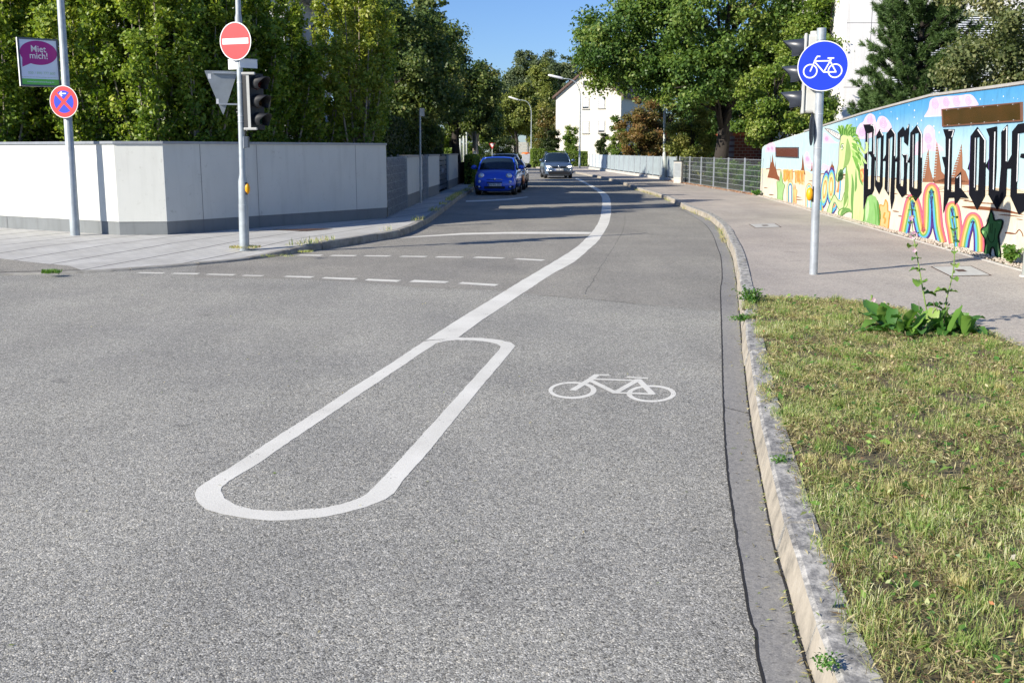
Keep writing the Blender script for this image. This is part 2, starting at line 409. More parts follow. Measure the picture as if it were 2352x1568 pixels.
class MB:
    def __init__(s): s.v = []; s.f = []; s.m = []; s.M = Matrix.Identity(4); s.mi = 0; s.mats = []
    def mat(s, name):
        if name not in s.mats: s.mats.append(name)
        s.mi = s.mats.index(name); return s
    def add(s, vs, fs):
        n = len(s.v)
        s.v += [tuple(s.M @ Vector(p)) for p in vs]
        s.f += [tuple(i + n for i in f) for f in fs]; s.m += [s.mi] * len(fs)
        return s
    def box(s, x0, x1, y0, y1, z0, z1):
        p = [(x0, y0, z0), (x1, y0, z0), (x1, y1, z0), (x0, y1, z0), (x0, y0, z1), (x1, y0, z1), (x1, y1, z1), (x0, y1, z1)]
        return s.add(p, [(0, 3, 2, 1), (4, 5, 6, 7), (0, 1, 5, 4), (1, 2, 6, 5), (2, 3, 7, 6), (3, 0, 4, 7)])
    def tube(s, pts, rad, n=12, cap=True):
        pts = [Vector(p) for p in pts]
        if isinstance(rad, (int, float)): rad = [rad] * len(pts)
        vs = []; fs = []; prev = None
        for i, p in enumerate(pts):
            if i == 0: d = pts[1] - pts[0]
            elif i == len(pts) - 1: d = pts[-1] - pts[-2]
            else: d = (pts[i + 1] - p).normalized() + (p - pts[i - 1]).normalized()
            d = d.normalized() if d.length > 1e-9 else Vector((0, 0, 1))
            if prev is None:
                a = Vector((1, 0, 0)) if abs(d.z) > 0.7 else Vector((0, 0, 1))
                u = d.cross(a).normalized()
            else:
                u = prev - d * prev.dot(d)
                u = u.normalized() if u.length > 1e-6 else d.orthogonal().normalized()
            prev = u; w = d.cross(u)
            for k in range(n):
                an = 2 * math.pi * k / n
                vs.append(p + (u * math.cos(an) + w * math.sin(an)) * rad[i])
        for i in range(len(pts) - 1):
            for k in range(n):
                k2 = (k + 1) % n
                fs.append((i * n + k, i * n + k2, (i + 1) * n + k2, (i + 1) * n + k))
        if cap:
            fs.append(tuple(range(n - 1, -1, -1))); fs.append(tuple(range((len(pts) - 1) * n, len(pts) * n)))
        return s.add(vs, fs)
    def disc(s, c, r, n=32, ry=None, z=0.0, rin=0.0, a0=0.0, a1=360.0):
        """flat ring or disc in the XZ plane facing -Y"""
        ry = ry or r; vs = []; fs = []
        full = abs(a1 - a0) >= 359.9
        k = n if full else n + 1
        for i in range(k):
            a = R(a0 + (a1 - a0) * i / n)
            vs.append((c[0] + r * math.cos(a), c[1], c[2] + ry * math.sin(a)))
            if rin: vs.append((c[0] + rin * math.cos(a), c[1], c[2] + rin * ry / r * math.sin(a)))
        if rin:
            for i in range(n):
                j = (i + 1) % k
                fs.append((2 * i, 2 * j, 2 * j + 1, 2 * i + 1))
        else: fs.append(tuple(range(k)))
        return s.add(vs, fs)
    def poly(s, loops, fn=None):
        """tessellated polygon with holes, 3-D loops"""
        pts = [[Vector(p) for p in lp] for lp in loops]
        tris = tessellate_polygon(pts)
        flat = [p for lp in pts for p in lp]
        return s.add(flat, [tuple(t) for t in tris])
    def sphere(s, c, r, seg=16, rings=10):
        rx, ry, rz = (r, r, r) if isinstance(r, (int, float)) else r
        vs = [(c[0], c[1], c[2] + rz)]; fs = []
        for i in range(1, rings):
            a = math.pi * i / rings
            for k in range(seg):
                b = 2 * math.pi * k / seg
                vs.append((c[0] + rx * math.sin(a) * math.cos(b), c[1] + ry * math.sin(a) * math.sin(b), c[2] + rz * math.cos(a)))
        vs.append((c[0], c[1], c[2] - rz))
        for k in range(seg):
            fs.append((0, 1 + k, 1 + (k + 1) % seg))
            fs.append((len(vs) - 1, 1 + (rings - 2) * seg + (k + 1) % seg, 1 + (rings - 2) * seg + k))
        for i in range(rings - 2):
            for k in range(seg):
                a = 1 + i * seg + k; b = 1 + i * seg + (k + 1) % seg
                fs.append((a, a + seg, b + seg, b))
        return s.add(vs, fs)
    def build(s, name, mat=None, parent=None, smooth=False, bevel=0.0, sub=0, loc=None, normals=True):
        me = bpy.data.meshes.new(name)
        me.from_pydata(s.v, [], s.f)
        names = s.mats or [mat]
        if mat and not s.mats: names = [mat]
        for n in names: me.materials.append(MATS[n])
        if s.mats: me.polygons.foreach_set('material_index', s.m)
        me.update()
        if normals:
            bm = bmesh.new(); bm.from_mesh(me)
            bmesh.ops.recalc_face_normals(bm, faces=bm.faces)
            bm.to_mesh(me); bm.free()
        if smooth:
            me.polygons.foreach_set('use_smooth', [True] * len(me.polygons))
        o = bpy.data.objects.new(name, me); COL.objects.link(o)
        if loc is not None: o.location = loc
        if parent: o.parent = parent
        if bevel:
            b = o.modifiers.new("bevel", 'BEVEL'); b.width = bevel; b.segments = 2; b.limit_method = 'ANGLE'
        if sub:
            b = o.modifiers.new("sub", 'SUBSURF'); b.levels = sub; b.render_levels = sub
        return o

def smooth_angle(o, deg=40):
    o.data.polygons.foreach_set('use_smooth', [True] * len(o.data.polygons))
    m = o.modifiers.new("split", 'EDGE_SPLIT'); m.split_angle = R(deg)
    return o

def spline(pts, step=0.4):
    """Catmull-Rom through 3-D points, resampled"""
    P = [Vector(p) for p in pts]
    P = [P[0] * 2 - P[1]] + P + [P[-1] * 2 - P[-2]]
    out = []
    for i in range(1, len(P) - 2):
        a, b, c, d = P[i - 1], P[i], P[i + 1], P[i + 2]
        k = max(2, int((c - b).length / step))
        for j in range(k):
            t = j / k
            out.append(0.5 * ((2 * b) + (c - a) * t + (2 * a - 5 * b + 4 * c - d) * t * t + (3 * b - a - 3 * c + d) * t ** 3))
    out.append(P[-2]); return out
def offs(pts, d):
    """offset polyline horizontally to its right-hand side"""
    out = []
    for i, p in enumerate(pts):
        a = pts[max(0, i - 1)]; b = pts[min(len(pts) - 1, i + 1)]
        t = (b - a); t.z = 0; t.normalize()
        out.append(p + Vector((t.y, -t.x, 0)) * d)
    return out

def sheet(name, pts, z, mat, parent=None, kind=None, label=None, cat=None, holes=()):
    mb = MB()
    mb.poly([[(p[0], p[1], z) for p in pts]] + [[(p[0], p[1], z) for p in h] for h in holes])
    me = mb
    o = me.build(name, mat, parent, normals=False)
    up = sum(p.normal.z for p in o.data.polygons)
    if up < 0: o.data.flip_normals()
    if kind or label: tag(o, label, cat, None, kind)
    return o

def text_mesh(txt, size, name, mat, parent, M, align='CENTER', bold=0.0, squeeze=1.0):
    cu = bpy.data.curves.new(name, 'FONT')
    cu.body = txt; cu.size = size; cu.align_x = align; cu.align_y = 'CENTER'; cu.offset = bold
    cu.resolution_u = 3; cu.space_character = 1.0
    tmp = bpy.data.objects.new(name, cu); COL.objects.link(tmp)
    dg = bpy.context.evaluated_depsgraph_get()
    me = bpy.data.meshes.new_from_object(tmp.evaluated_get(dg))
    bpy.data.objects.remove(tmp)
    me.name = name
    me.transform(Matrix.Diagonal((squeeze, 1, 1, 1)))
    me.transform(Matrix.Rotation(R(90), 4, 'X'))
    me.transform(M)
    me.materials.clear(); me.materials.append(MATS[mat])
    o = bpy.data.objects.new(name, me); COL.objects.link(o)
    if parent: o.parent = parent
    return o
# ------------------------------------------------------------------ ground, road, pavements
def FR(ox, oy, s):
    return lambda x, y: ((ox + x / s) * S, (oy + y / s) * S)
PZ = 0.11      # pavement height
sheet("ground", [(-900, -60), (900, -60), (900, 1500), (-900, 1500)], -0.05, "garden_soil", kind="structure")
road = sheet("road", [(-40, -8), (13, -8), (13, 140), (-40, 140)], 0.0, "asphalt_coarse", kind="structure")

# right kerb, traced along its foot
kr = [(1867.6, 1568.4), (1830.7, 1448.6), (1808.8, 1358), (1780.3, 1253.7), (1750, 1102.5), (1734.4, 1025.8), (1718.3, 919.5),
      (1711.8, 855), (1706, 808.5), (1701.4, 752.7), (1694.3, 670.7), (1687.3, 616.8), (1681.5, 591), (1671, 565), (1659, 534.8),
      (1640, 515), (1621.5, 502), (1573, 481), (1540.5, 464), (1503, 449.5), (1459.6, 436.3), (1431, 424.5), (1385, 411.5),
      (1322, 398.5), (1275, 391), (1222, 385)]
KR = [G(*p) for p in kr]
d0 = (KR[0] - KR[1])
KR = [KR[0] + Vector((-0.25, -2.4, 0)) * 1.0, KR[0] + Vector((-0.12, -1.1, 0))] + KR
KR[0] = Vector((KR[1].x - 0.12, KR[1].y - 1.6, 0))
KR = spline(KR, 0.35)
# gutter
gl = [(1750, 1552.7), (1736.5, 1455), (1723, 1421), (1706, 1321), (1689.6, 1220), (1673, 1102.5), (1666.7, 1032), (1661.9, 935.6),
      (1658.7, 808.5), (1656.3, 722), (1654.9, 666), (1658.7, 635.5), (1655.6, 591), (1647.4, 567.6), (1635.7, 537), (1615.8, 512.5), (1585, 493), (1545, 470)]
GL = [G(*p) for p in gl]
GL = [GL[0] + Vector((-0.14, -2.6, 0)), GL[0] + Vector((-0.06, -1.0, 0))] + GL
GL = spline(GL, 0.3)
mb = MB()
kend = min(range(len(KR)), key=lambda i: (KR[i] - GL[-1]).length)
right = KR[:kend + 1]
mb.poly([[Vector((p.x, p.y, 0.0025)) for p in GL] + [Vector((p.x, p.y, 0.0025)) for p in reversed(right)]])
o = mb.build("gutter", "gutter_concrete", road, normals=False)
if sum(p.normal.z for p in o.data.polygons) < 0: o.data.flip_normals()
# open joint between asphalt and gutter, and the slab joints
mb = MB()
def strip(mb, pts, w, z, jit=0.0, seed=1):
    rr = random.Random(seed)
    a = []; b = []
    for p, q in zip(offs(pts, w / 2), offs(pts, -w / 2)):
        j = rr.uniform(-jit, jit)
        a.append(Vector((p.x + j, p.y, z))); b.append(Vector((q.x + j * 0.4, q.y, z)))
    n = len(a)
    mb.add(a + b, [(i, i + 1, n + i + 1, n + i) for i in range(n - 1)])
fine = spline(GL, 0.05)
strip(mb, fine, 0.011, 0.004, 0.003)
strip(mb, [p for p in offs(spline(right, 0.08), -0.004)], 0.009, 0.0045, 0.004, 5)
for i in range(6, len(GL) - 1, 17):
    j = min(range(len(right)), key=lambda k: (right[k] - GL[i]).length)
    strip(mb, [GL[i], GL[i].lerp(right[j], 0.5), right[j]], 0.007, 0.0042, 0.001)
mb.build("joint", "tar", road)

def kerb(name, path, stone, front, h, top, mats, taper=None, side=1):
    """kerb stones laid end to end, each with its own small offset; side=1: pavement on the right"""
    mb = MB()
    cum = [0.0]
    for i in range(1, len(path)): cum.append(cum[-1] + (path[i] - path[i - 1]).length)
    L = cum[-1]; rr = random.Random(3)
    def at(s):
        s = max(0, min(L - 1e-4, s))
        for i in range(1, len(cum)):
            if cum[i] >= s:
                t = (s - cum[i - 1]) / max(1e-6, cum[i] - cum[i - 1])
                p = path[i - 1].lerp(path[i], t); d = (path[i] - path[i - 1]).normalized()
                return p, Vector((d.y, -d.x, 0)) * side
    s = 0.0
    while s < L - 0.1:
        e = min(L, s + stone * rr.uniform(0.92, 1.08))
        dx = rr.uniform(-0.006, 0.006); dz = rr.uniform(-0.006, 0.005)
        k = 4
        rows = []
        for j in range(k + 1):
            q = s + 0.009 + (e - s - 0.018) * j / k
            p, n = at(q)
            hh = (h if taper is None else h * taper(p)) + dz
            b_ = 0.012
            prof = [(0 + dx, -0.06), (0 + dx, 0.0), (front * 0.85 + dx, hh - b_), (front + b_ + dx, hh), (top - 0.004, hh + 0.004), (top, -0.06)]
            rows.append([Vector((p.x, p.y, 0)) + n * a + Vector((0, 0, z)) for a, z in prof])
        npf = len(rows[0]); vs = [v for r in rows for v in r]
        for a in range(npf - 1):
            mb.mat(mats[0] if a < 2 else mats[1])
            mb.add([rows[j][c] for j in range(k + 1) for c in (a, a + 1)], [(2 * j, 2 * j + 1, 2 * j + 3, 2 * j + 2) for j in range(k)])
        mb.mat(mats[1])
        mb.add(rows[0], [tuple(range(npf))]); mb.add(rows[-1], [tuple(range(npf - 1, -1, -1))])
        s = e
    return mb.build(name)
tag(kerb("kerb", KR, 1.0, 0.035, 0.13, 0.165, ("kerb_face", "kerb_top")), kind="structure")

kl = [(-420, 650), (-150, 641), (0, 633), (125, 630), (250, 624.5), (375, 615.7), (522, 603), (595.5, 594.5), (685.8, 581.5), (740.5, 573.3), (826.9, 560), (858, 554),
      (919.5, 543.5), (981.6, 514.5), (1022, 485), (1053.5, 460.3), (1090.4, 435.8), (1121, 404), (1138, 387)]
KL = spline([G(*p) for p in kl], 0.4)
def tp(p):
    x = p.x
    x0 = G(560, 600).x; x1 = G(760, 570).x
    return max(0.22, min(1.0, 0.22 + 0.78 * (x - x0) / (x1 - x0)))
tag(kerb("kerb", KL, 1.0, 0.015, 0.13, 0.13, ("kerb_grey", "kerb_grey"), tp, side=-1), kind="structure")

# left pavement: a sheet that dips to the road at the dropped kerb
wl = [(-420, 498), (0, 523), (275, 540), (385.5, 539.3), (890, 501), (939, 477), (971, 461.5), (1010, 446), (1052, 425), (1085, 408)]
def WLp(i, z=PZ): return G(wl[i][0], wl[i][1], z)
WP = [G(x, y, PZ) for x, y in wl]
kb = offs(KL, -0.125)
back = spline([Vector((-30, WP[0].y + 4, 0))] + WP + [G(1132, 388, 0)], 0.5)
mb = MB()
n = 90
def resample(P, n):
    cum = [0.0]
    for i in range(1, len(P)): cum.append(cum[-1] + (P[i] - P[i - 1]).length)
    out = []
    j = 1
    for i in range(n):
        s = cum[-1] * i / (n - 1)
        while j < len(cum) - 1 and cum[j] < s: j += 1
        t = (s - cum[j - 1]) / max(1e-9, cum[j] - cum[j - 1])
        out.append(P[j - 1].lerp(P[j], min(1, t)))
    return out
kn = [p for p in kb if p.y < 24]; kf_ = [p for p in kb if p.y >= 24]
bk = spline([WP[0], WP[1]], 0.5)[:-1] + spline([WP[1], WP[2]], .5)[:-1] + spline([WP[2], WP[3]], .5)[:-1] + spline([WP[3], WP[4]], 0.5)
bn = resample(bk, len(kn)); farb = WP[4:] + [G(1132, 388, 0)]
def back_at(y):
    for a_, b_ in zip(farb[:-1], farb[1:]):
        if y <= b_.y: return a_.lerp(b_, max(0, (y - a_.y) / (b_.y - a_.y)))
    return farb[-1]
rows = [(p, q) for p, q in zip(kn, bn)] + [(p, back_at(p.y)) for p in kf_]
def pav_z(p, t):
    hk = 0.13 * tp(p) + 0.002
    return hk + (PZ - hk) * min(1, t / 0.3)
vs = []
for p, q in rows:
    q = q + Vector((-0.12, 0.2, 0))
    for t in (0, 0.12, 0.3, 0.6, 1.0):
        r = p.lerp(q, t); vs.append(Vector((r.x, r.y, pav_z(p, t))))
fs = []
for i in range(len(rows) - 1):
    for k in range(4): fs.append((i * 5 + k, i * 5 + k + 1, (i + 1) * 5 + k + 1, (i + 1) * 5 + k))
mb.add(vs, fs)
o = mb.build("pavement", "paving_slabs", normals=False); tag(o, kind="structure")
if sum(p.normal.z for p in o.data.polygons) < 0: o.data.flip_normals()
# the strip of old asphalt in front of the slabs on the far left
mb = MB(); vs = []; xa, xb = G(0, 610).x, G(262, 616).x; m_ = 0
for p, q in rows:
    w_ = 3.6 * (xb - p.x) / (xb - xa)
    if w_ <= 0.02: break
    q = q + Vector((-0.12, 0.2, 0)); L_ = (q - p).length; m_ += 1
    for k in range(6):
        t = min(.8, w_ / L_) * k / 5; r = p.lerp(q, t); vs.append(Vector((r.x, r.y, pav_z(p, t) + .006)))
mb.add(vs, [(i * 6 + k, i * 6 + k + 1, i * 6 + 7 + k, i * 6 + 6 + k) for i in range(m_ - 1) for k in range(5)])
o = mb.build("asphalt_strip", "asphalt_fine", normals=False); tag(o, kind="structure")
if sum(p.normal.z for p in o.data.polygons) < 0: o.data.flip_normals()
# manhole cover rim in the shade by the wall
F2 = FR(900, 560, 3.92); F3 = FR(460, 900, 3.7333); F1 = FR(1300, 420, 7.84); F4 = FR(1340, 910, 6.1895); F5 = FR(300, 560, 3.36)

# side street resurfacing: a thin sheet of finer asphalt
edge = [F5(-2600, 400), F5(-200, 420), F5(620, 452), F5(1500, 462), F5(2060, 492), F2(550, 620), F2(1000, 640), F2(1450, 652), F2(1800, 700), F2(2352, 745), (1560, 706), (1657, 713)]
E = [G(x, y) for x, y in edge]
E = E[2:]
kf = [p for p in KL if p.y > E[0].y + 0.3]
k0 = min(range(len(KL)), key=lambda i: (KL[i] - G(425, 611)).length)
leftside = [KL[i] + Vector((-0.0, -0.0, 0)) for i in range(k0, len(KL))]
rightside = [p for p in GL if p.y > E[-1].y] 
kk = [p for p in KR[kend:]]
pts = E + rightside[0:] + kk + [Vector((1.9, 126, 0)), Vector((-1.6, 126, 0))] + list(reversed(offs(leftside, 0.0)))
sheet("resurfaced_asphalt", pts, 0.0012, "asphalt_fine", parent=road)
# cross road at the far end
sheet("far_road", [(-40, 104), (13, 104), (13, 117), (-40, 117)], 0.002, "asphalt_fine", kind="structure")

# right pavement
gb = [(1703, 716), (1712, 700), (1730, 690), (1770, 687), (1850, 690), (1935, 694), (2010, 704), (2100, 722), (2200, 744), (2262, 764), (2320, 790), (2370, 812)]
GB = [G(x, y, PZ) for x, y in gb]
GB = spline(GB, 0.15)
GB += [Vector((GB[-1].x + 0.22, GB[-1].y - 1.0, PZ)), Vector((GB[-1].x + 0.25, -4, PZ))]
WA = G(1752, 450, PZ); WB = G(2262.6, 586, PZ)
wdir = (WB - WA).normalized()
WE = WB + wdir * 9.0
KRb = offs(KR, 0.16)
pts = KRb + [Vector((3.0, 118, 0)), Vector((8.0, 118, 0)), G(1354, 388, PZ) + Vector((0.3, 0, 0))] + [WA + Vector((0.3, 0, 0)), WE + Vector((0.3, 0, 0)), Vector((11, WE.y - 0.2, 0)), Vector((11, -5, 0)), Vector((KRb[0].x, -5, 0))]
sheet("pavement", pts, PZ + 0.01, "asphalt_walk", kind="structure")
lawn_poly = [p for p in KRb if p.y < GB[0].y + 0.1]
_r = random.Random(2)
creep = [p - Vector(((.02 + .05 * max(0, math.sin(p.y * 2.1)) + _r.uniform(0, .035)) * min(1, max(.25, (p.y - 2.5) / 4)), 0, 0)) for p in spline(lawn_poly, .08)]
lawn = creep + GB
LAWN = [Vector((p.x, p.y, 0)) for p in lawn]
sheet("lawn_soil", LAWN, PZ + 0.018, "lawn_soil", kind="structure")

# gardens
sheet("garden", [Vector((-60, WP[0].y - 1, 0))] + [p + Vector((-0.2, 0.3, 0)) for p in WP] + [Vector((-2.3, 100, 0)), Vector((-60, 100, 0))], 0.09, "garden_soil", kind="structure")
FE = G(1354, 388, PZ)
sheet("garden", [WE + Vector((0.35, 0, 0)), WA + Vector((0.35, 0, 0)), FE + Vector((0.35, 0, 0)), Vector((8.4, 118, 0)), Vector((80, 118, 0)), Vector((80, WE.y, 0))], 0.1, "garden_soil", kind="structure")
sheet("grass_verge", [(-50, 118), (60, 118), (60, 320), (-50, 320)], 0.06, "far_grass", kind="structure")
sheet("far_pavement", [(1.9, 117), (8.5, 106), (9, 122), (-6, 122), (-6, 117)], 0.08, "asphalt_walk", kind="structure")

# ------------------------------------------------------------------ markings
def marking(name, loops, z=0.0026):
    mb = MB()
    mb.poly([[Vector((p.x, p.y, z)) for p in (G(*q) for q in lp)] for lp in loops])
    o = mb.build(name, "road_paint", road, normals=False)
    if sum(p.normal.z for p in o.data.polygons) < 0: o.data.flip_normals()
    return o
def curve2(pts, n=6):
    q = spline([(x, y, 0) for x, y in pts], 1e9)
    P = [Vector((x, y, 0)) for x, y in pts]
    P = [P[0] * 2 - P[1]] + P + [P[-1] * 2 - P[-2]]
    out = []
    for i in range(1, len(P) - 2):
        a, b, c, d = P[i - 1], P[i], P[i + 1], P[i + 2]
        for j in range(n):
            t = j / n
            v = 0.5 * ((2 * b) + (c - a) * t + (2 * a - 5 * b + 4 * c - d) * t * t + (3 * b - a - 3 * c + d) * t ** 3)
            out.append((v.x, v.y))
    out.append(pts[-1]); return out
Lf = [F1(1072, 203), F1(1160, 250), F1(1260, 300), F1(1400, 385), F1(1520, 465), F1(1595, 555), F1(1614, 640), F1(1606, 760), F1(1590, 890), F1(1560, 1010),
      F1(1500, 1130), F1(1400, 1270), F1(1280, 1390), F2(2113, 231), F2(1930, 350), F2(1560, 570), F2(1300, 730), F2(1000, 912), F2(640, 1140)]
Rt = [F1(1112, 195), F1(1230, 245), F1(1370, 320), F1(1530, 400), F1(1690, 500), F1(1757, 585), F1(1781, 700), F1(1785, 850), F1(1770, 975),
      F1(1720, 1130), F1(1640, 1270), F1(1540, 1420), F2(2262, 231), F2(2100, 370), F2(1900, 480), F2(1640, 650), F2(1400, 810), F2(1200, 940), F2(955, 1120)]
def rough_open(P):
    out = []
    for a, b in zip(P[:-1], P[1:]):
        L_ = math.hypot(b[0] - a[0], b[1] - a[1]); k = max(1, int(L_ / 6))
        for j in range(k):
            t = j / k; out.append((a[0] + (b[0] - a[0]) * t + rj.uniform(-.6, .6), a[1] + (b[1] - a[1]) * t + rj.uniform(-.35, .35)))
    return out + [P[-1]]
rj = random.Random(4)
marking("lane_line", [rough_open(curve2(Lf)) + list(reversed(rough_open(curve2(Rt))))])
outer = [F2(620, 1152), F2(300, 1368), F3(1643, 211), F3(1300, 440), F3(900, 690), F3(450, 990), F3(200, 1140), F3(125, 1195), F3(100, 1255), F3(125, 1325), F3(200, 1390),
         F3(350, 1435), F3(600, 1478), F3(800, 1497), F3(1000, 1492), F3(1300, 1465), F3(1500, 1425), F3(1700, 1370), F3(1880, 1300), F3(1960, 1240), F3(2060, 1100), F3(2240, 905),
         F2(1210, 1568), F2(1370, 1380), F2(1478, 1250), F2(1525, 1192), F2(1478, 1160), F2(1330, 1130), F2(1150, 1115), F2(965, 1113)]
inner = [F2(950, 1137), F2(1100, 1140), F2(1250, 1155), F2(1340, 1173), F2(1378, 1198), F2(1368, 1228), F2(1062, 1566), F3(2240, 678), F3(1950, 1000), F3(1715, 1242), F3(1630, 1290),
         F3(1500, 1335), F3(1300, 1380), F3(1000, 1405), F3(850, 1408), F3(650, 1395), F3(480, 1350), F3(380, 1290), F3(345, 1220), F3(355, 1185), F3(420, 1130), F3(700, 960), F3(1000, 752),
         F3(1500, 415), F3(2120, 0), F2(501, 1333), F2(745, 1168), F2(850, 1145)]
rj = random.Random(5)
def rough(lp):
    out = []
    for i in range(len(lp)):
        a = lp[i]; b = lp[(i + 1) % len(lp)]
        L = math.hypot(b[0] - a[0], b[1] - a[1]); k = max(1, int(L / 9))
        for j in range(k):
            t = j / k
            out.append((a[0] + (b[0] - a[0]) * t + rj.uniform(-.7, .7), a[1] + (b[1] - a[1]) * t + rj.uniform(-.5, .5)))
    return out
marking("island_line", [rough(outer), rough(inner)], 0.0016)
Q5 = [[(140, 413), (172, 406), (385, 408), (353, 418)], [(425, 419), (457, 412), (677, 413), (645, 424)], [(715, 426), (748, 419), (977, 423), (945, 433)],
      [(1018, 435), (1048, 429), (1215, 432), (1185, 439)], [(1370, 444), (1405, 436), (1638, 441), (1597, 453)], [(1690, 458), (1722, 447), (1997, 457), (1960, 469)],
      [(1485, 266), (1520, 259), (1710, 260), (1676, 269)], [(1755, 269), (1790, 261), (1997, 263), (1962, 272)], [(2040, 271), (2075, 264), (2285, 265), (2242, 274)]]
Q2 = [[(45, 553), (82, 538), (407, 551), (357, 568)], [(480, 568), (532, 549), (877, 563), (830, 580)], [(960, 586), (1002, 570), (1362, 592), (1320, 608)],
      [(380, 322), (420, 313), (669, 316), (630, 325)], [(730, 328), (770, 318), (1023, 322), (985, 331)], [(1100, 332), (1150, 321), (1427, 330), (1390, 339)], [(1503, 346), (1550, 338), (1817, 350), (1777, 362)]]
for q in Q5: marking("crossing_dash", [[F5(*p) for p in q]], 0.0026)
for q in Q2: marking("crossing_dash", [[F2(*p) for p in q]], 0.0026)
marking("stop_line", [[F2(345, 140), (F2(600, 118)), F2(1000, 90), F2(1500, 79), F2(2000, 77), F2(2275, 80), F2(2245, 99), F2(1400, 97), F2(1000, 106)]], 0.0026)
marking("bay_line", [[(1070, 461), (1120, 459), (1165, 456.5), (1210, 452), (1214, 453), (1168, 459.5), (1120, 462.3), (1070, 464)]], 0.0026)

# bicycle symbol on the asphalt: one mesh
mb = MB()
def ell(c, rx, ry, n=48): return [(c[0] + rx * math.cos(2 * math.pi * i / n), c[1] + ry * math.sin(2 * math.pi * i / n)) for i in range(n)]
def gw(lp, z=0.0012): return [Vector((p.x, p.y, z)) for p in (G(*F4(*q)) for q in lp)]
mb.poly([gw(ell((565, 405), 372, 131)), gw(ell((553, 403), 298, 103))])
mb.poly([gw(ell((1785, 457), 382, 131)), gw(ell((1785, 457), 303, 103))])
def stroke_w(mb, pts, w, z):
    P = [G(*F4(*p)) for p in pts]
    for a, b in zip(P[:-1], P[1:]):
        d = (b - a).normalized(); nn = Vector((-d.y, d.x, 0)) * w / 2; e = d * w * 0.25
        mb.add([Vector((q.x, q.y, z)) for q in (a - nn - e, b - nn + e, b + nn + e, a + nn - e)], [(0, 1, 2, 3)])
for k, (pts, w) in enumerate([([(575, 400), (880, 212)], .05), ([(870, 218), (935, 172)], .05), ([(925, 168), (1112, 168)], .045), ([(880, 232), (1575, 256)], .045), ([(835, 250), (1220, 440)], .05),
               ([(1235, 440), (1580, 245)], .05), ([(1580, 240), (1800, 462)], .05), ([(1210, 445), (1810, 466)], .045), ([(1425, 205), (1715, 222)], .042)]):
    stroke_w(mb, pts, w, 0.0014 + k * 0.0002)
mb.build("bicycle_marking", "road_paint", road)

# cracks and thin dark lines in the asphalt
def dark_line(pts, w, seed, jit=0.01):
    P = [G(*p) for p in pts]
    fine = []
    for a, b in zip(P[:-1], P[1:]):
        k = max(1, int((b - a).length / 0.12))
        fine += [a.lerp(b, j / k) for j in range(k)]
    fine.append(P[-1]); rr = random.Random(seed)
    fine = [p + Vector((rr.uniform(-jit, jit), rr.uniform(-jit, jit) * 2, 0)) for p in fine]
    mb = MB(); strip(mb, fine, w, 0.0018); mb.build("dark_line", "tar", road)
dark_line([F1(2050, 950), F1(2058, 1060), F1(2010, 1250), F1(1880, 1480), F1(1830, 1568), F2(2352, 430), F2(2280, 560), F2(2215, 660), F2(2205, 690)], 0.005, 1)
dark_line([F1(1440, 1268), F1(1700, 1262), F1(2050, 1258), F1(2352, 1252), (1500, 539.5), (1655, 546)], 0.014, 2, 0.006)  # thin dark line straight across the road
dark_line([(1560, 505), (1480, 503), F1(2352, 1005), F1(2100, 1012), F1(1800, 1022)], 0.012, 3, 0.006)
dark_line([F2(1620, 690), F2(1800, 702), F2(2352, 748), (1560, 709), (1656, 716)], 0.006, 4, 0.02)

# slab covers in the right pavement
def cover(pts, name, label, slot):
    P = [G(x, y, PZ) for x, y in pts]
    c = sum(P, Vector()) / 4
    root = empty(name, (c.x, c.y, PZ + 0.01), label, "manhole cover")
    inv = Matrix.Translation((-c.x, -c.y, 0))
    mb = MB()
    def q(s, z): return [Vector(((p.x - c.x) * s, (p.y - c.y) * s, z)) for p in P]
    a = q(1.09, 0.004); b = q(1.0, 0.004)
    mb.add(a + b, [(i, (i + 1) % 4, 4 + (i + 1) % 4, 4 + i) for i in range(4)])
    mb.build("frame", "rust_frame", root)
    mb = MB(); mb.add(q(0.99, 0.006) + q(0.99, -0.005), [(0, 1, 2, 3), (0, 1, 5, 4), (1, 2, 6, 5), (2, 3, 7, 6), (3, 0, 4, 7)]); mb.build("slab", "slab_light", root)
    mb = MB(); mb.add([v * 1.0 for v in q(0.24, 0.009)], [(0, 1, 2, 3)]); mb.build("handle_slot", "rust_frame", root)
cover([(2142, 615), (2229, 613.5), (2273, 634), (2184, 635.8)], "manhole_cover", "pale rectangular slab cover in the pavement nearer the camera by the painted wall", 1)
cover([(1722, 516.5), (1779, 515), (1792, 523), (1736, 524.5)], "manhole_cover", "pale slab cover in the pavement left of the bicycle sign pole, the farther one", 1)
P = [G(*F5(1260, 50), PZ), G(*F5(1640, 40), PZ), G(*F5(1790, 43), PZ), G(*F5(1560, 62), PZ)]
mb = MB(); mb.add([Vector((p.x, p.y, PZ + 0.008)) for p in P], [(0, 1, 2, 3)])
tag(mb.build("manhole_cover", "rust_frame"), "dark metal cover in the shaded slabs at the foot of the white wall", "manhole cover")

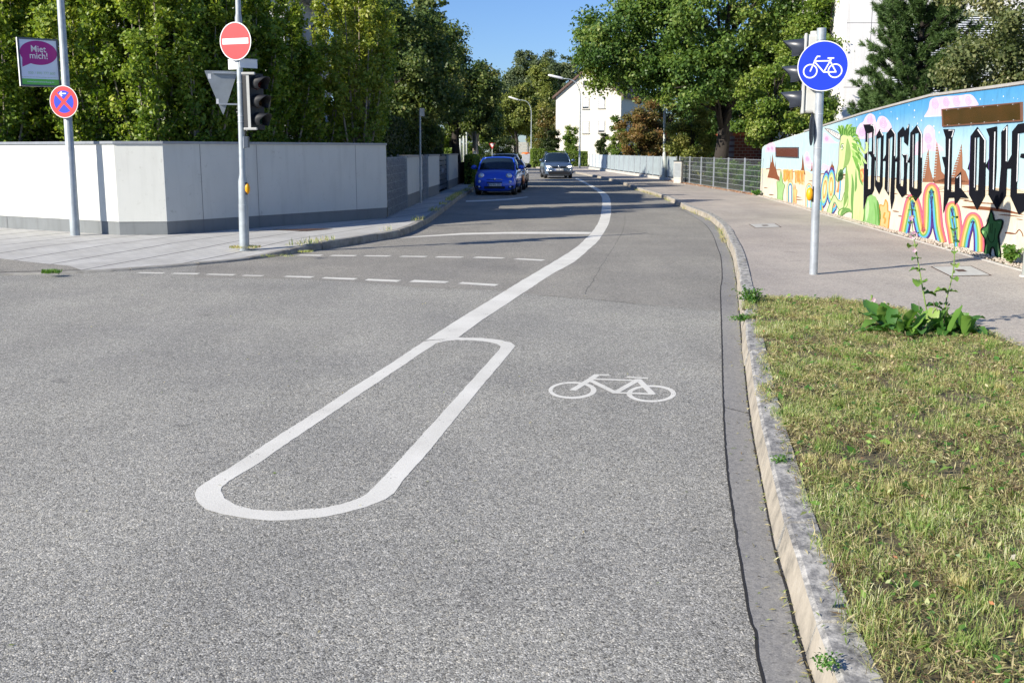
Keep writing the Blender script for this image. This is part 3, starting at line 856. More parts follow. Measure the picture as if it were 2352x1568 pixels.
# ------------------------------------------------------------------ left walls
def wall_run(P, h, th, name, z0=PZ, plinth=0.36, mat="stucco_white"):
    """white rendered wall along P (left to right, seen from the road); returns parts"""
    pass
def mitre(P, d):
    out = []
    for i, p in enumerate(P):
        ds = []
        if i > 0: ds.append((P[i] - P[i - 1]).normalized())
        if i < len(P) - 1: ds.append((P[i + 1] - P[i]).normalized())
        ns = [Vector((-t.y, t.x, 0)) for t in ds]
        nn = sum(ns, Vector()).normalized()
        out.append(p + nn * d / max(0.4, nn.dot(ns[0])))
    return out
def ext(mb, F_, B_, z0, z1):
    """solid between front line F_ and back line B_"""
    n = len(F_)
    vs = [Vector((p.x, p.y, z)) for z in (z0, z1) for L in (F_, B_) for p in L]
    fs = []
    for i in range(n - 1):
        fs += [(i, i + 1, 2 * n + i + 1, 2 * n + i), (n + i, n + i + 1, 3 * n + i + 1, 3 * n + i), (2 * n + i, 2 * n + i + 1, 3 * n + i + 1, 3 * n + i), (i, i + 1, n + i + 1, n + i)]
    fs += [(0, n, 3 * n, 2 * n), (n - 1, 2 * n - 1, 4 * n - 1, 3 * n - 1)]
    mb.add(vs, fs)
W1 = [WP[0] + Vector((0, 0, 0)), WP[1], WP[2], WP[3], WP[4]]
Htop = 1.75
wall = empty("garden_wall", (W1[3].x, W1[3].y, PZ), "long white rendered garden wall with grey plinth and metal coping on the left corner", "wall")
def loc(P, o): return [Vector((p.x - o[0], p.y - o[1], p.z - o[2])) for p in P]
O = (W1[3].x, W1[3].y, PZ)
L = loc(W1, O)
mb = MB(); ext(mb, mitre(L, 0.0), mitre(L, 0.24), 0.25, Htop - 0.05); mb.build("rendered_face", "stucco_white", wall)
mb = MB(); ext(mb, mitre(L, 0.012), mitre(L, 0.22), -0.1, 0.25); mb.build("plinth", "stucco_plinth", wall)
mb = MB(); ext(mb, mitre(L, -0.035), mitre(L, 0.275), Htop - 0.05, Htop); mb.build("coping", "coping", wall, bevel=0.004)
# expansion joints
mb = MB()
def on_wall(x, y, A, B): return OnWall(x, y, A, B)
for (x, side) in ((463, 3), (592, 3), (818, 3), (8, 0)):
    A, B = W1[side], W1[side + 1]
    p = OnWall(x, 420, A, B); d = (B - A).normalized(); nn = Vector((d.y, -d.x, 0))
    a = Vector((p.x - O[0], p.y - O[1], 0)) + nn * 0.002
    mb.add([a - d * 0.006 + Vector((0, 0, 0.0)), a + d * 0.006, a + d * 0.006 + Vector((0, 0, Htop - 0.052)), a - d * 0.006 + Vector((0, 0, Htop - 0.052))], [(0, 1, 2, 3)])
mb.build("joint", "joint", wall)
# low wall: gabions and pillars
def seg(x0, y0, x1, y1, z=PZ): return G(x0, y0, z), G(x1, y1, z)
line = [(892, 500.5), (937, 477.6), (971, 461.5), (985, 455), (1010, 445.5), (1031, 435), (1052, 425)]
LP = [G(x, y, PZ) for x, y in line]
def boxwall(A, B, h, th, name, mat, parent=None, z0=0.0, inset=0.0, z1=None):
    d = (B - A).normalized(); nn = Vector((-d.y, d.x, 0))
    mb = MB()
    a, b = A + nn * inset, B + nn * inset
    c, e = B + nn * th, A + nn * th
    zs = [(z0, h)]
    vs = [Vector((p.x - A.x, p.y - A.y, z)) for z in (z0, h) for p in (a, b, c, e)]
    mb.add(vs, [(0, 1, 2, 3), (4, 5, 6, 7), (0, 1, 5, 4), (1, 2, 6, 5), (2, 3, 7, 6), (3, 0, 4, 7)])
    return mb.build(name, mat, parent)
hw = 1.42
def gab(A, B, label):
    r = empty("gabion_wall", (A.x, A.y, PZ), label, "wall", "gabion panels of the low wall")
    mb = MB(); d = (B - A); n_ = d.normalized(); nn = Vector((-n_.y, n_.x, 0)); L_ = d.length
    rr = random.Random(4)
    mb.M = Matrix(((n_.x, nn.x, 0, 0), (n_.y, nn.y, 0, 0), (0, 0, 1, 0), (0, 0, 0, 1)))
    mb.box(0.02, L_ - 0.02, 0.07, 0.27, 0, hw - 0.05)
    x = 0.03
    while x < L_ - 0.08:
        z = 0.03
        w = rr.uniform(0.10, 0.2)
        while z < hw - 0.06:
            hh = rr.uniform(0.07, 0.14)
            mb.sphere((x + w / 2, 0.075, z + hh / 2), (w * 0.52, rr.uniform(.035, .06), hh * 0.55), 7, 5)
            z += hh
        x += w
    mb.build("stones", "gabion_stone", r)
    mb = MB(); mb.M = Matrix(((n_.x, nn.x, 0, 0), (n_.y, nn.y, 0, 0), (0, 0, 1, 0), (0, 0, 0, 1)))
    z = 0.0
    while z <= hw: mb.box(0.0, L_, 0.008, 0.016, z, z + 0.009); z += 0.2
    x = 0.0
    while x <= L_: mb.box(x, x + 0.006, 0.0, 0.007, 0, hw); x += 0.1
    mb.build("wire_cage", "zinc", r)
def pillar(A, B, label, group="white pillars of the low wall"):
    r = empty("wall_pillar", (A.x, A.y, PZ), label, "pillar", group)
    boxwall(A, B, hw - 0.03, 0.27, "rendered_face", "stucco_white", r, 0.36, 0.0)
    boxwall(A, B, 0.36, 0.26, "plinth", "stucco_plinth", r, 0.0, 0.012)
    d = (B - A).normalized()
    boxwall(A - d * 0.03, B + d * 0.03, hw + 0.03, 0.3, "cap", "coping_stone", r, hw - 0.03, -0.03)
gab(LP[0], LP[1], "grey gabion panel adjoining the end of the tall white wall")
pillar(LP[1], LP[2], "widest white pillar just behind the thin sign post")
gab(LP[2], LP[3], "narrow grey gabion panel right of the thin sign post")
pillar(LP[3], LP[4], "middle white pillar between gabion and dark gate")
pillar(LP[5], LP[6], "farthest white pillar just before the brown gate post")
g = empty("garden_gate", (LP[4].x, LP[4].y, PZ), "dark slatted garden gate between two white pillars", "gate")
d = (LP[5] - LP[4]); L_ = d.length; n_ = d.normalized(); nn = Vector((-n_.y, n_.x, 0))
Mg = Matrix(((n_.x, nn.x, 0, 0), (n_.y, nn.y, 0, 0), (0, 0, 1, 0), (0, 0, 0, 1)))
mb = MB(); mb.M = Mg
for i in range(7): mb.box(0.06, L_ - 0.06, 0.09, 0.12, 0.1 + i * 0.185, 0.26 + i * 0.185)
mb.build("slats", "frame_dark", g)
mb = MB(); mb.M = Mg
mb.box(0.0, 0.06, 0.08, 0.14, 0, hw); mb.build("gate_upright", "dark_grey_plastic", g)
mb = MB(); mb.M = Mg; mb.box(L_ - 0.06, L_, 0.08, 0.14, 0, hw); mb.build("gate_upright", "dark_grey_plastic", g)
mb = MB(); mb.M = Mg; mb.box(L_ * .45, L_ * .55, 0.05, 0.085, 0.75, 0.9); mb.build("letter_slot", "zinc", g)
# brown gate post
A, B = G(1053.5, 424, PZ), G(1068, 417, PZ)
r = empty("gate_post", (A.x, A.y, PZ), "dark brown timber gate panel in front of the clipped hedge", "gate")
boxwall(A, B, 0.98, 0.1, "panel", "wood_dark", r, 0.0)
boxwall(A, B, 1.02, 0.12, "cap", "wood_dark", r, 0.98, -0.01)

# ------------------------------------------------------------------ right fence
FA = G(1752, 450, PZ) + Vector((0.02, 0.15, 0)); FB = G(1560, 418.5, PZ); FC = G(1354, 388, PZ)
def fence(A, B, panels, label, solid=0, h=1.28, low=False, bright=0):
    r = empty("mesh_fence", (A.x, A.y, PZ), label, "fence")
    d = (B - A); L_ = d.length; n_ = d.normalized(); nn = Vector((-n_.y, n_.x, 0))
    M = Matrix(((n_.x, nn.x, 0, 0), (n_.y, nn.y, 0, 0), (0, 0, 1, 0), (0, 0, 0, 1)))
    w = L_ / panels
    for i in range(panels + 1):
        mb = MB(); mb.M = M; x = i * w
        mb.box(x - 0.03, x + 0.03, -0.02, 0.03, 0, h + 0.03); mb.build("post", "zinc", r)
    mb = MB(); mb.M = M
    z0 = 0.22 if low else 0.05
    z = z0
    while z <= h:
        mb.box(0, L_, -0.032, -0.022, z, z + 0.012); mb.box(0, L_, -0.044, -0.034, z, z + 0.012)
        z += 0.2 if not low else 0.19
    mb.build("rails", "zinc", r)
    if not solid:
        mb = MB(); mb.M = M
        x = 0.0
        while x < L_:
            mb.box(x, x + 0.009, -0.0335, -0.0325, z0, h); x += 0.05
        mb.build("wire_bars", "wire_grey", r)
    else:
        for i in range(panels):
            mb = MB(); mb.M = M; x = i * w
            k = 10
            for j in range(k):
                mb.box(x + 0.035 + j * (w - 0.07) / k, x + 0.035 + (j + 1) * (w - 0.07) / k - 0.008, -0.018, -0.010, z0, h - 0.01)
            mb.build("privacy_panel", "screen_pale" if i >= panels - bright else "screen_grey", r)
    if low:
        mb = MB(); mb.M = M; mb.box(0, L_, -0.09, 0.09, -0.05, 0.16); mb.build("base_kerb", "concrete_light", r)
    return r
plain("wire_grey", (0.16, 0.18, 0.19), 0.5, 0.2)
plain("screen_grey", (0.36, 0.42, 0.44), 0.5, 0.1, 0.12, 2)
plain("screen_pale", (0.58, 0.63, 0.66), 0.5, 0.1, 0.06, 2)
fence(FA, FB, 6, "see-through double wire mesh fence between the painted wall and the utility cabinet")
fence(FB + (FC - FB) * 0.02, FC, 17, "pale grey screened fence on a low concrete kerb leading to the far house", solid=1, low=True, bright=5)
# ------------------------------------------------------------------ painted wall
Z6 = FR(1860, 180, 2.904); ZA = FR(1900, 320, 5.6); ZB = FR(2080, 280, 4.9); ZC = FR(2320, 280, 4.125)
WN = Vector((-wdir.y, wdir.x, 0)).normalized()
if WN.x > 0: WN = -WN            # normal to the road side
def mw(q, off=0.0): return OnWall(q[0], q[1], WA, WB, 0) + WN * off
def sz(p): return (p - WA).xy.dot(wdir.xy), p.z
def P3(s, z, off=0.0): return Vector((WA.x + wdir.x * s, WA.y + wdir.y * s, z)) + WN * off
top_pts = [Z6(131, 560), Z6(136, 546), Z6(150, 534), Z6(200, 513), Z6(440, 437), Z6(600, 388), Z6(880, 302), Z6(1100, 245), Z6(1360, 178), Z6(1500, 160), Z6(1800, 122), Z6(2033, 90)]
TOPS = [sz(mw(q)) for q in top_pts]
TOPS.append((TOPS[-1][0] + 9.0, TOPS[-1][1] + 0.15))
hor_pts = [Z6(131, 700), Z6(250, 706), Z6(440, 722), Z6(500, 738), Z6(740, 738), Z6(950, 760), Z6(1300, 800), Z6(1650, 815), Z6(1900, 845), Z6(2033, 862)]
HORS = [sz(mw(q)) for q in hor_pts]; HORS.append((HORS[-1][0] + 9, HORS[-1][1]))
S0 = TOPS[0][0]; S1 = (WE - WA).length
def interp(tab, s):
    if s <= tab[0][0]: return tab[0][1]
    for (a, b), (c, d) in zip(tab[:-1], tab[1:]):
        if s <= c: return b + (d - b) * (s - a) / max(1e-6, c - a)
    return tab[-1][1]
mwall = empty("painted_wall", (WA.x, WA.y, PZ), "long sloping wall painted with a green unicorn, rainbows and black gothic lettering", "wall")
OW = Vector((WA.x, WA.y, PZ))
mb = MB()
ss = sorted(set([s for s, _ in TOPS if s < S1] + [S1] + [S0 + i * 0.6 for i in range(int((S1 - S0) / 0.6))]))
fr = []; 
for s in ss:
    zt = interp(TOPS, s)
    fr.append((P3(s, -0.1) - OW, P3(s, zt) - OW, P3(s, zt, -0.3) - OW, P3(s, -0.1, -0.3) - OW))
vs = [v for r in fr for v in r]; n = len(fr)
mb.add(vs, [(4 * i + a, 4 * i + (a + 1) % 4, 4 * i + 4 + (a + 1) % 4, 4 * i + 4 + a) for i in range(n - 1) for a in range(4)] + [(0, 1, 2, 3), (4 * n - 4, 4 * n - 3, 4 * n - 2, 4 * n - 1)])
mb.build("concrete_core", "mural_end", mwall) if "mural_end" in MATS else (plain("mural_end", (0.75, 0.72, 0.62), 0.85, 0, 0.1, 3), mb.build("concrete_core", "mural_end", mwall))
mb = MB()
fr = []
for s in [t for t in ss if t > TOPS[4][0] - 0.2]:
    zt = interp(TOPS, s)
    fr.append((P3(s, zt + 0.003, 0.03) - OW, P3(s, zt + 0.045, 0.025) - OW, P3(s, zt + 0.05, -0.32) - OW, P3(s, zt + 0.003, -0.32) - OW))
vs = [v for r in fr for v in r]; n = len(fr)
mb.add(vs, [(4 * i + a, 4 * i + (a + 1) % 4, 4 * i + 4 + (a + 1) % 4, 4 * i + 4 + a) for i in range(n - 1) for a in range(4)] + [(0, 1, 2, 3), (4 * n - 4, 4 * n - 3, 4 * n - 2, 4 * n - 1)])
mb.build("coping", "coping_stone", mwall)

class Paint:
    def __init__(s): s.v = []; s.f = []; s.c = []
    def tri(s, loops, col, off):
        L = []
        for lp in loops: L.append([mw(q) for q in lp])
        # tessellate in wall coordinates
        flat2 = [[Vector((*sz(p), 0)) for p in lp] for lp in L]
        tr = tessellate_polygon(flat2)
        n = len(s.v)
        for lp in L:
            for p in lp:
                s.v.append(p + WN * off - OW); s.c.append(col(p) if callable(col) else col)
        s.f += [tuple(i + n for i in t) for t in tr]
    def quad(s, ps, cols, off):
        n = len(s.v)
        for p, c in zip(ps, cols): s.v.append(p + WN * off - OW); s.c.append(c)
        s.f.append((n, n + 1, n + 2, n + 3))
    def stroke(s, pts, w, col, off, taper=False):
        """brush stroke of pixel width w"""
        V = [Vector(p) for p in pts]; a = []; b = []
        for i, p in enumerate(V):
            d = (V[min(i + 1, len(V) - 1)] - V[max(i - 1, 0)]);
            if d.length < 1e-6: d = Vector((1, 0))
            d.normalize(); nn = Vector((-d.y, d.x))
            ww = w * (0.5 if not taper else 0.5 * (1 - abs(2 * i / (len(V) - 1) - 1) ** 2 * 0.85))
            a.append(tuple(p + nn * ww)); b.append(tuple(p - nn * ww))
        n = len(s.v); k = len(a)
        for q in a + b: s.v.append(mw(q) + WN * off - OW); s.c.append(col)
        s.f += [(n + i, n + i + 1, n + k + i + 1, n + k + i) for i in range(k - 1)]
    def build(s, name, parent):
        me = bpy.data.meshes.new(name); me.from_pydata(s.v, [], s.f)
        at = me.attributes.new("paint", 'FLOAT_COLOR', 'POINT')
        at.data.foreach_set('color', [x for c in s.c for x in (c[0], c[1], c[2], 1)])
        me.materials.append(MATS["mural_paint"]); me.update()
        bm = bmesh.new(); bm.from_mesh(me)
        flip = [f for f in bm.faces if f.normal.dot(WN) < 0]
        bmesh.ops.reverse_faces(bm, faces=flip); bm.to_mesh(me); bm.free()
        o = bpy.data.objects.new(name, me); COL.objects.link(o); o.parent = parent
        return o
def lerp3(a, b, t): return tuple(x + (y - x) * t for x, y in zip(a, b))
CREAM = (0.82, 0.73, 0.53); WHITE = (0.83, 0.81, 0.76); PALE = (0.56, 0.76, 0.80); BLUE = (0.09, 0.36, 0.68); MIDB = (0.28, 0.60, 0.76)
BLACK = (0.012, 0.013, 0.018); PINK = (0.80, 0.42, 0.66); PPALE = (0.82, 0.62, 0.76); BROWN = (0.27, 0.10, 0.05)
PUR = (0.10, 0.05, 0.25); RB = (0.12, 0.48, 0.78); RG = (0.20, 0.47, 0.13); RY = (0.80, 0.62, 0.22); RO = (0.82, 0.32, 0.12); RP = (0.82, 0.16, 0.25)
rr = random.Random(11)
# sky and desert ground
bgp = Paint()
cols = [S0 + 0.01 + (S1 - S0 - 0.02) * i / 140 for i in range(141)]
sA = sz(mw(Z6(600, 500)))[0]; sB = sz(mw(Z6(900, 400)))[0]
def skyc(s, t):
    k = max(0, min(1, (s - sA) / (sB - sA)))
    a = lerp3(PALE, lerp3(PALE, MIDB, 0.35), k * t)
    hi = lerp3(PALE, BLUE, k)
    return lerp3(a, hi, max(0, min(1, (t - 0.42) / 0.5)) ** 1.0)
wig = [rr.uniform(-.03, .03) for _ in cols]
for i in range(140):
    a, b = cols[i], cols[i + 1]
    ha, hb = interp(HORS, a) + wig[i], interp(HORS, b) + wig[i + 1]
    ta, tb = interp(TOPS, a) - 0.01, interp(TOPS, b) - 0.01
    for j in range(4):
        u, v = j / 4, (j + 1) / 4
        cc = lambda t: lerp3(WHITE, CREAM, 0.35 + 0.65 * t)
        bgp.quad([P3(a, PZ - 0.12 + (ha - PZ + 0.12) * u), P3(b, PZ - 0.12 + (hb - PZ + 0.12) * u), P3(b, PZ - 0.12 + (hb - PZ + 0.12) * v), P3(a, PZ - 0.12 + (ha - PZ + 0.12) * v)], [cc(u), cc(u), cc(v), cc(v)], 0.004)
    for j in range(8):
        u, v = j / 8, (j + 1) / 8
        bgp.quad([P3(a, ha + (ta - ha) * u), P3(b, hb + (tb - hb) * u), P3(b, hb + (tb - hb) * v), P3(a, ha + (ta - ha) * v)], [skyc(a, u), skyc(b, u), skyc(b, v), skyc(a, v)], 0.004)
pm = bgp
def T(fr, pts): return [fr(*p) for p in pts]
def poly(fr, pts, c, off, holes=()): pm.tri([T(fr, pts)] + [T(fr, h) for h in holes], c, off)
def st(fr, pts, w, c, off, taper=False, smooth=True):
    q = T(fr, pts)
    if smooth and len(q) > 2: q = curve2(q, 6)
    pm.stroke(q, w, c, off, taper)
# clouds
def cloud(fr, pts, off=0.005, spir=()):
    q = curve2(T(fr, pts) + [fr(*pts[0])], 5)[:-1]
    pm.tri([q], PPALE, off)
    for (cx, cy, r, turns) in spir:
        sp = []
        for k in range(int(turns * 14)):
            a = k / 14 * 2 * math.pi; q_ = r * (1 - k / (turns * 14))
            sp.append(fr(cx + q_ * 0.75 * math.cos(a), cy + q_ * 1.2 * math.sin(a)))
        pm.stroke(sp, 1.6, PINK, off + 0.0006)
cloud(Z6, [(1310, 322), (1340, 270), (1360, 200), (1440, 180), (1560, 172), (1650, 165), (1700, 225), (1690, 245), (1560, 255), (1450, 275), (1440, 318)], spir=[(1390, 228, 34, 3), (1470, 215, 30, 3), (1545, 210, 34, 3), (1630, 205, 30, 2.5)])
cloud(ZB, [(310, 330), (300, 230), (340, 150), (385, 120), (415, 60), (470, 20), (525, 50), (545, 130), (580, 60), (640, 55), (700, 110), (735, 190), (700, 240), (600, 250), (520, 300), (420, 330)], spir=[(470, 90, 50, 3), (630, 130, 60, 3), (370, 240, 50, 3)])
cloud(Z6, [(1235, 605), (1250, 520), (1300, 480), (1310, 420), (1345, 385), (1385, 420), (1395, 500), (1450, 572), (1330, 575), (1290, 600)], spir=[(1338, 478, 34, 3.5), (1345, 540, 20, 2)])
cloud(ZA, [(620, 510), (625, 400), (650, 330), (680, 350), (715, 450), (745, 500), (745, 560), (690, 575)], spir=[(665, 430, 30, 3)])
cloud(ZA, [(75, 340), (85, 260), (130, 215), (190, 210), (215, 250), (225, 290), (220, 335)], spir=[(120, 290, 20, 2), (170, 280, 22, 2)])
cloud(ZA, [(885, 210), (890, 80), (920, 70), (990, 130), (1050, 190), (1100, 215)], spir=[(935, 150, 30, 3)])
cloud(ZA, [(860, 590), (880, 505), (960, 530), (1030, 560), (1050, 600)])
st(ZA, [(640, 515), (740, 520)], 2.5, WHITE, 0.0058); st(Z6, [(1312, 325), (1440, 318)], 2.5, WHITE, 0.0062)
for x, y in [(1070, 290), (1200, 242), (1238, 330), (1290, 352), (1225, 400), (1262, 375), (1380, 395), (1115, 340), (820, 345), (1718, 198), (1886, 178), (1810, 205), (1960, 190), (1990, 196), (1650, 390), (1240, 280), (1420, 440), (990, 300)]:
    c = Z6(x, y); r = rr.uniform(1.2, 2.6)
    pm.tri([[(c[0] + r * .6 * math.cos(a), c[1] + r * math.sin(a)) for a in [k * math.pi / 4 for k in range(8)]]], (0.85, 0.88, 0.9), 0.0064)
# mountains
for pts in ([(105, 695), (130, 600), (148, 480), (150, 370), (156, 480), (165, 480), (178, 362), (190, 470), (212, 555), (218, 460), (224, 560), (250, 660), (272, 690), (272, 742), (235, 722), (180, 705)],
            [(566, 610), (585, 560), (600, 368), (622, 560), (640, 660), (610, 640)], [(705, 610), (722, 570), (728, 480), (738, 600)],
            [(975, 600), (990, 540), (1005, 510), (1010, 452), (1018, 510), (1040, 540), (1050, 620)], [(928, 640), (945, 565), (955, 650)]):
    poly(ZA, pts, BROWN, 0.0066)
BR2 = (0.36, 0.16, 0.09)
for pts in ([(1297, 800), (1306, 700), (1330, 600), (1342, 558), (1350, 690), (1372, 770), (1390, 800)], [(1376, 800), (1388, 640), (1402, 503), (1420, 600), (1436, 720), (1470, 760), (1475, 800)],
            [(1500, 800), (1530, 680), (1560, 600), (1582, 522), (1588, 600), (1590, 700), (1612, 720), (1640, 800)], [(1385, 795), (1500, 760), (1640, 800), (1640, 822), (1380, 810)]):
    poly(Z6, pts, BR2, 0.0068)
for (x0, y0, x1, y1) in ((1330, 610, 1300, 780), (1400, 540, 1380, 780), (1572, 560, 1512, 780)):
    for k in range(12):
        t = k / 12; x = x0 + (x1 - x0) * t; y = y0 + (y1 - y0) * t
        pm.stroke(T(Z6, [(x - 14, y + 3), (x + 12, y)]), 1.3, PALE, 0.0072)
for k in range(34):
    x = 1290 + rr.uniform(0, 740); y = 805 + (x - 1290) * 0.06 + rr.uniform(0, 60)
    st(Z6, [(x, y), (x + rr.uniform(30, 90), y + rr.uniform(2, 9))], rr.uniform(.4, .9), BROWN, 0.0070)
for k in range(14):
    s = rr.uniform(130, 1250); yh = interp([(130, 702), (500, 740), (950, 762), (1300, 802)], s)
    st(Z6, [(s, yh), (s + 20, yh - 4), (s + 45, yh + 2)], rr.uniform(1, 2.0), BROWN, 0.0071)
for (x, y, l) in ((350, 905, 70), (370, 925, 60), (145, 840, 30), (180, 890, 40), (720, 770, 30), (1060, 880, 60), (1160, 890, 50), (1080, 1010, 50), (1120, 1045, 40), (1560, 920, 80), (1590, 935, 110), (1600, 985, 220), (1750, 1000, 200), (1850, 1035, 180), (1895, 1165, 80), (1980, 1068, 50), (470, 790, 60), (200, 770, 40)):
    st(Z6, [(x, y), (x + l * .4, y + l * .03), (x + l, y + l * .1)], rr.uniform(1.2, 3.0), BROWN, 0.0071, True)
st(ZC, [(350, 975), (450, 985), (600, 995), (800, 1020), (990, 1060)], 8, BROWN, 0.0072, True)
st(ZC, [(800, 1248), (900, 1255), (930, 1225), (950, 1215), (975, 1250), (985, 1285)], 2.2, BROWN, 0.0071)
st(ZC, [(380, 912), (520, 935), (680, 945)], 2.5, BROWN, 0.0071)
# orange scribble lettering and cacti at the far end
for (x0, x1, y0, y1) in ((330, 455, 575, 765), (495, 622, 585, 800)):
    poly(ZA, [(x0, y0), (x1, y0 + 10), (x1 + 3, y1), (x0 + 20, y1 - 25)], (0.86, 0.66, 0.36), 0.0074)
    for k in range(16):
        x = x0 + (x1 - x0) * k / 15; 
        st(ZA, [(x, y0 + rr.uniform(0, 30)), (x + rr.uniform(-8, 8), (y0 + y1) / 2), (x + rr.uniform(-5, 5), y1 - rr.uniform(5, 50))], rr.uniform(1.1, 2.2), RO if k % 2 else (0.8, 0.5, 0.08), 0.0080)
GREEN = (0.25, 0.50, 0.15); LG = (0.55, 0.72, 0.32); PG = (0.72, 0.80, 0.48); DG = (0.10, 0.26, 0.05)
def outl(fr, pts, w, c, off): pm.stroke(curve2(T(fr, pts) + [fr(*pts[0])], 4), w, c, off)
cact = [(295, 600), (312, 700), (322, 765), (348, 805), (330, 890), (322, 960), (318, 1042), (250, 1036), (248, 900), (240, 752), (272, 748), (285, 690)]
poly(ZA, cact, (0.38, 0.62, 0.26), 0.0084); outl(ZA, cact, 1.2, (0.16, 0.3, 0.1), 0.009)
star1 = [(492, 790), (503, 850), (522, 880), (512, 960), (510, 1060), (488, 1040), (480, 960), (470, 880), (486, 850)]
poly(ZA, star1, (0.85, 0.58, 0.25), 0.0084); outl(ZA, star1, 1.2, RO, 0.009)
def arch(fr, cx, top, hw_, bot, bands, off, lean=0):
    """nested rainbow arch"""
    n = len(bands) + 1
    for k, c in enumerate(bands):
        def shp(f):
            w = hw_ * (1 - f); t = top + (hw_ * 1.5) * f
            return [(cx - w, bot)] + [(cx + w * math.cos(a), t + w * 2.2 - w * 2.2 * math.sin(a)) for a in [math.pi - math.pi * j / 14 for j in range(15)]] + [(cx + w, bot + lean)]
        pm.tri([T(fr, shp(k / n))], c, off + k * 0.0005)
arch(ZA, 428, 745, 50, 1078, [RO, (0.84, 0.74, 0.5), (0.40, 0.62, 0.28), RB, PUR, WHITE], 0.0095, 8)
arch(ZA, 692, 772, 52, 1118, [RO, (0.84, 0.74, 0.5), (0.40, 0.62, 0.28), RB, WHITE], 0.0095, 10)
def oval(fr, cx, cy, rx, ry, bands, off, rot=0):
    n = len(bands)
    for k, c in enumerate(bands):
        f = 1 - k / (n + 0.3)
        pts = []
        for j in range(28):
            a = 2 * math.pi * j / 28; x = rx * f * math.cos(a); y = ry * (f * 0.9 + .1) * math.sin(a)
            pts.append((cx + x - y * math.sin(rot), cy + y * math.cos(rot) + x * math.sin(rot)))
        pm.tri([T(fr, pts)], c, off + k * 0.0005)
arch(ZA, 848, 990, 42, 1170, [RO, RY, RG, RB], 0.0095, 4)
st(ZA, [(1120, 740), (1105, 840), (1085, 900)], 5, RO, 0.0092); st(ZA, [(1130, 740), (1122, 880), (1112, 1000)], 3, RB, 0.0094)
poly(ZA, [(1010, 1210), (1020, 1090), (1050, 1030), (1090, 1060), (1075, 1140), (1030, 1212)], PUR, 0.0093); poly(ZA, [(1018, 1190), (1030, 1095), (1052, 1050), (1080, 1070), (1066, 1130)], RB, 0.0097); poly(ZA, [(1024, 1120), (1050, 1056), (1068, 1075), (1050, 1110)], RO, 0.0101)
oval(ZA, 912, 860, 58, 265, [PUR, RB, (0.42, 0.62, 0.25), (0.84, 0.74, 0.4), RO, RY, (0.85, 0.78, 0.6)], 0.0098, 0.10)
oval(ZA, 1002, 820, 60, 270, [PUR, RB, (0.42, 0.62, 0.25), (0.84, 0.74, 0.4), RO, RY, (0.85, 0.78, 0.6)], 0.0104, 0.03)
# unicorn
body = [(112, 300), (165, 262), (235, 285), (300, 360), (340, 470), (385, 600), (404, 700), (398, 960), (402, 1180), (385, 1342), (262, 1318), (255, 1225), (205, 1222), (160, 1240), (110, 1280), (82, 1240), (100, 1200),
        (150, 1165), (172, 1060), (175, 930), (184, 800), (180, 668), (150, 688), (124, 740), (108, 815), (80, 855), (58, 820), (62, 760), (85, 620), (92, 480), (100, 400)]
poly(ZB, body, (0.66, 0.80, 0.36), 0.0125)
leg = [(940, 1185), (975, 1080), (1010, 1000), (1048, 935), (1100, 1010), (1150, 1020), (1190, 900), (1232, 860), (1232, 1080), (1150, 1135), (1110, 1140), (1055, 1040), (1030, 1080), (1005, 1200)]
poly(ZA, leg, (0.62, 0.76, 0.40), 0.0121); outl(ZA, leg, 1.3, DG, 0.0129)
outl(ZB, body, 2.0, (0.10, 0.26, 0.05), 0.0131)
for pts, c, w in [([(112, 300), (95, 420), (85, 620), (62, 760)], (0.6, 0.6, 0.55), 2), ([(195, 330), (205, 470), (190, 600), (150, 690)], (0.40, 0.62, 0.2), 10), ([(180, 680), (188, 850), (176, 1050), (150, 1165)], (0.33, 0.55, 0.16), 7),
                  ([(250, 760), (262, 900), (252, 1100), (258, 1300)], GREEN, 5), ([(300, 700), (300, 900), (290, 980)], GREEN, 4), ([(330, 640), (352, 800), (380, 900)], GREEN, 5), ([(110, 1270), (150, 1210), (205, 1200), (250, 1230)], GREEN, 7),
                  ([(120, 740), (110, 800), (80, 845)], (0.06, 0.12, 0.06), 9), ([(118, 700), (112, 760), (95, 810)], (0.12, 0.25, 0.1), 9)]:
    st(ZB, pts, w * 1.3, tuple(q * .72 for q in c), 0.0136, True)
poly(ZB, [(115, 440), (125, 400), (148, 398), (140, 440), (125, 465)], WHITE, 0.0140); poly(ZB, [(122, 440), (130, 410), (142, 408), (136, 440)], (0.1, 0.2, 0.08), 0.0144)
st(ZB, [(112, 445), (124, 395), (150, 392)], 1.6, DG, 0.0147); st(ZB, [(115, 468), (135, 462), (150, 430)], 1.2, DG, 0.0147)
# horn
poly(ZA, [(910, 2), (935, 2), (1135, 100), (1112, 160), (925, 35)], (0.72, 0.70, 0.68), 0.0126); outl(ZA, [(910, 2), (1020, 30), (1135, 100), (1112, 160), (1010, 95)], 1.2, (0.15, 0.12, 0.12), 0.0132)
for k in range(7):
    x = 945 + k * 25; y = 10 + k * 12.5
    st(ZA, [(x, y), (x - 4, y + 26)], 1.0, (0.3, 0.26, 0.25), 0.0135)
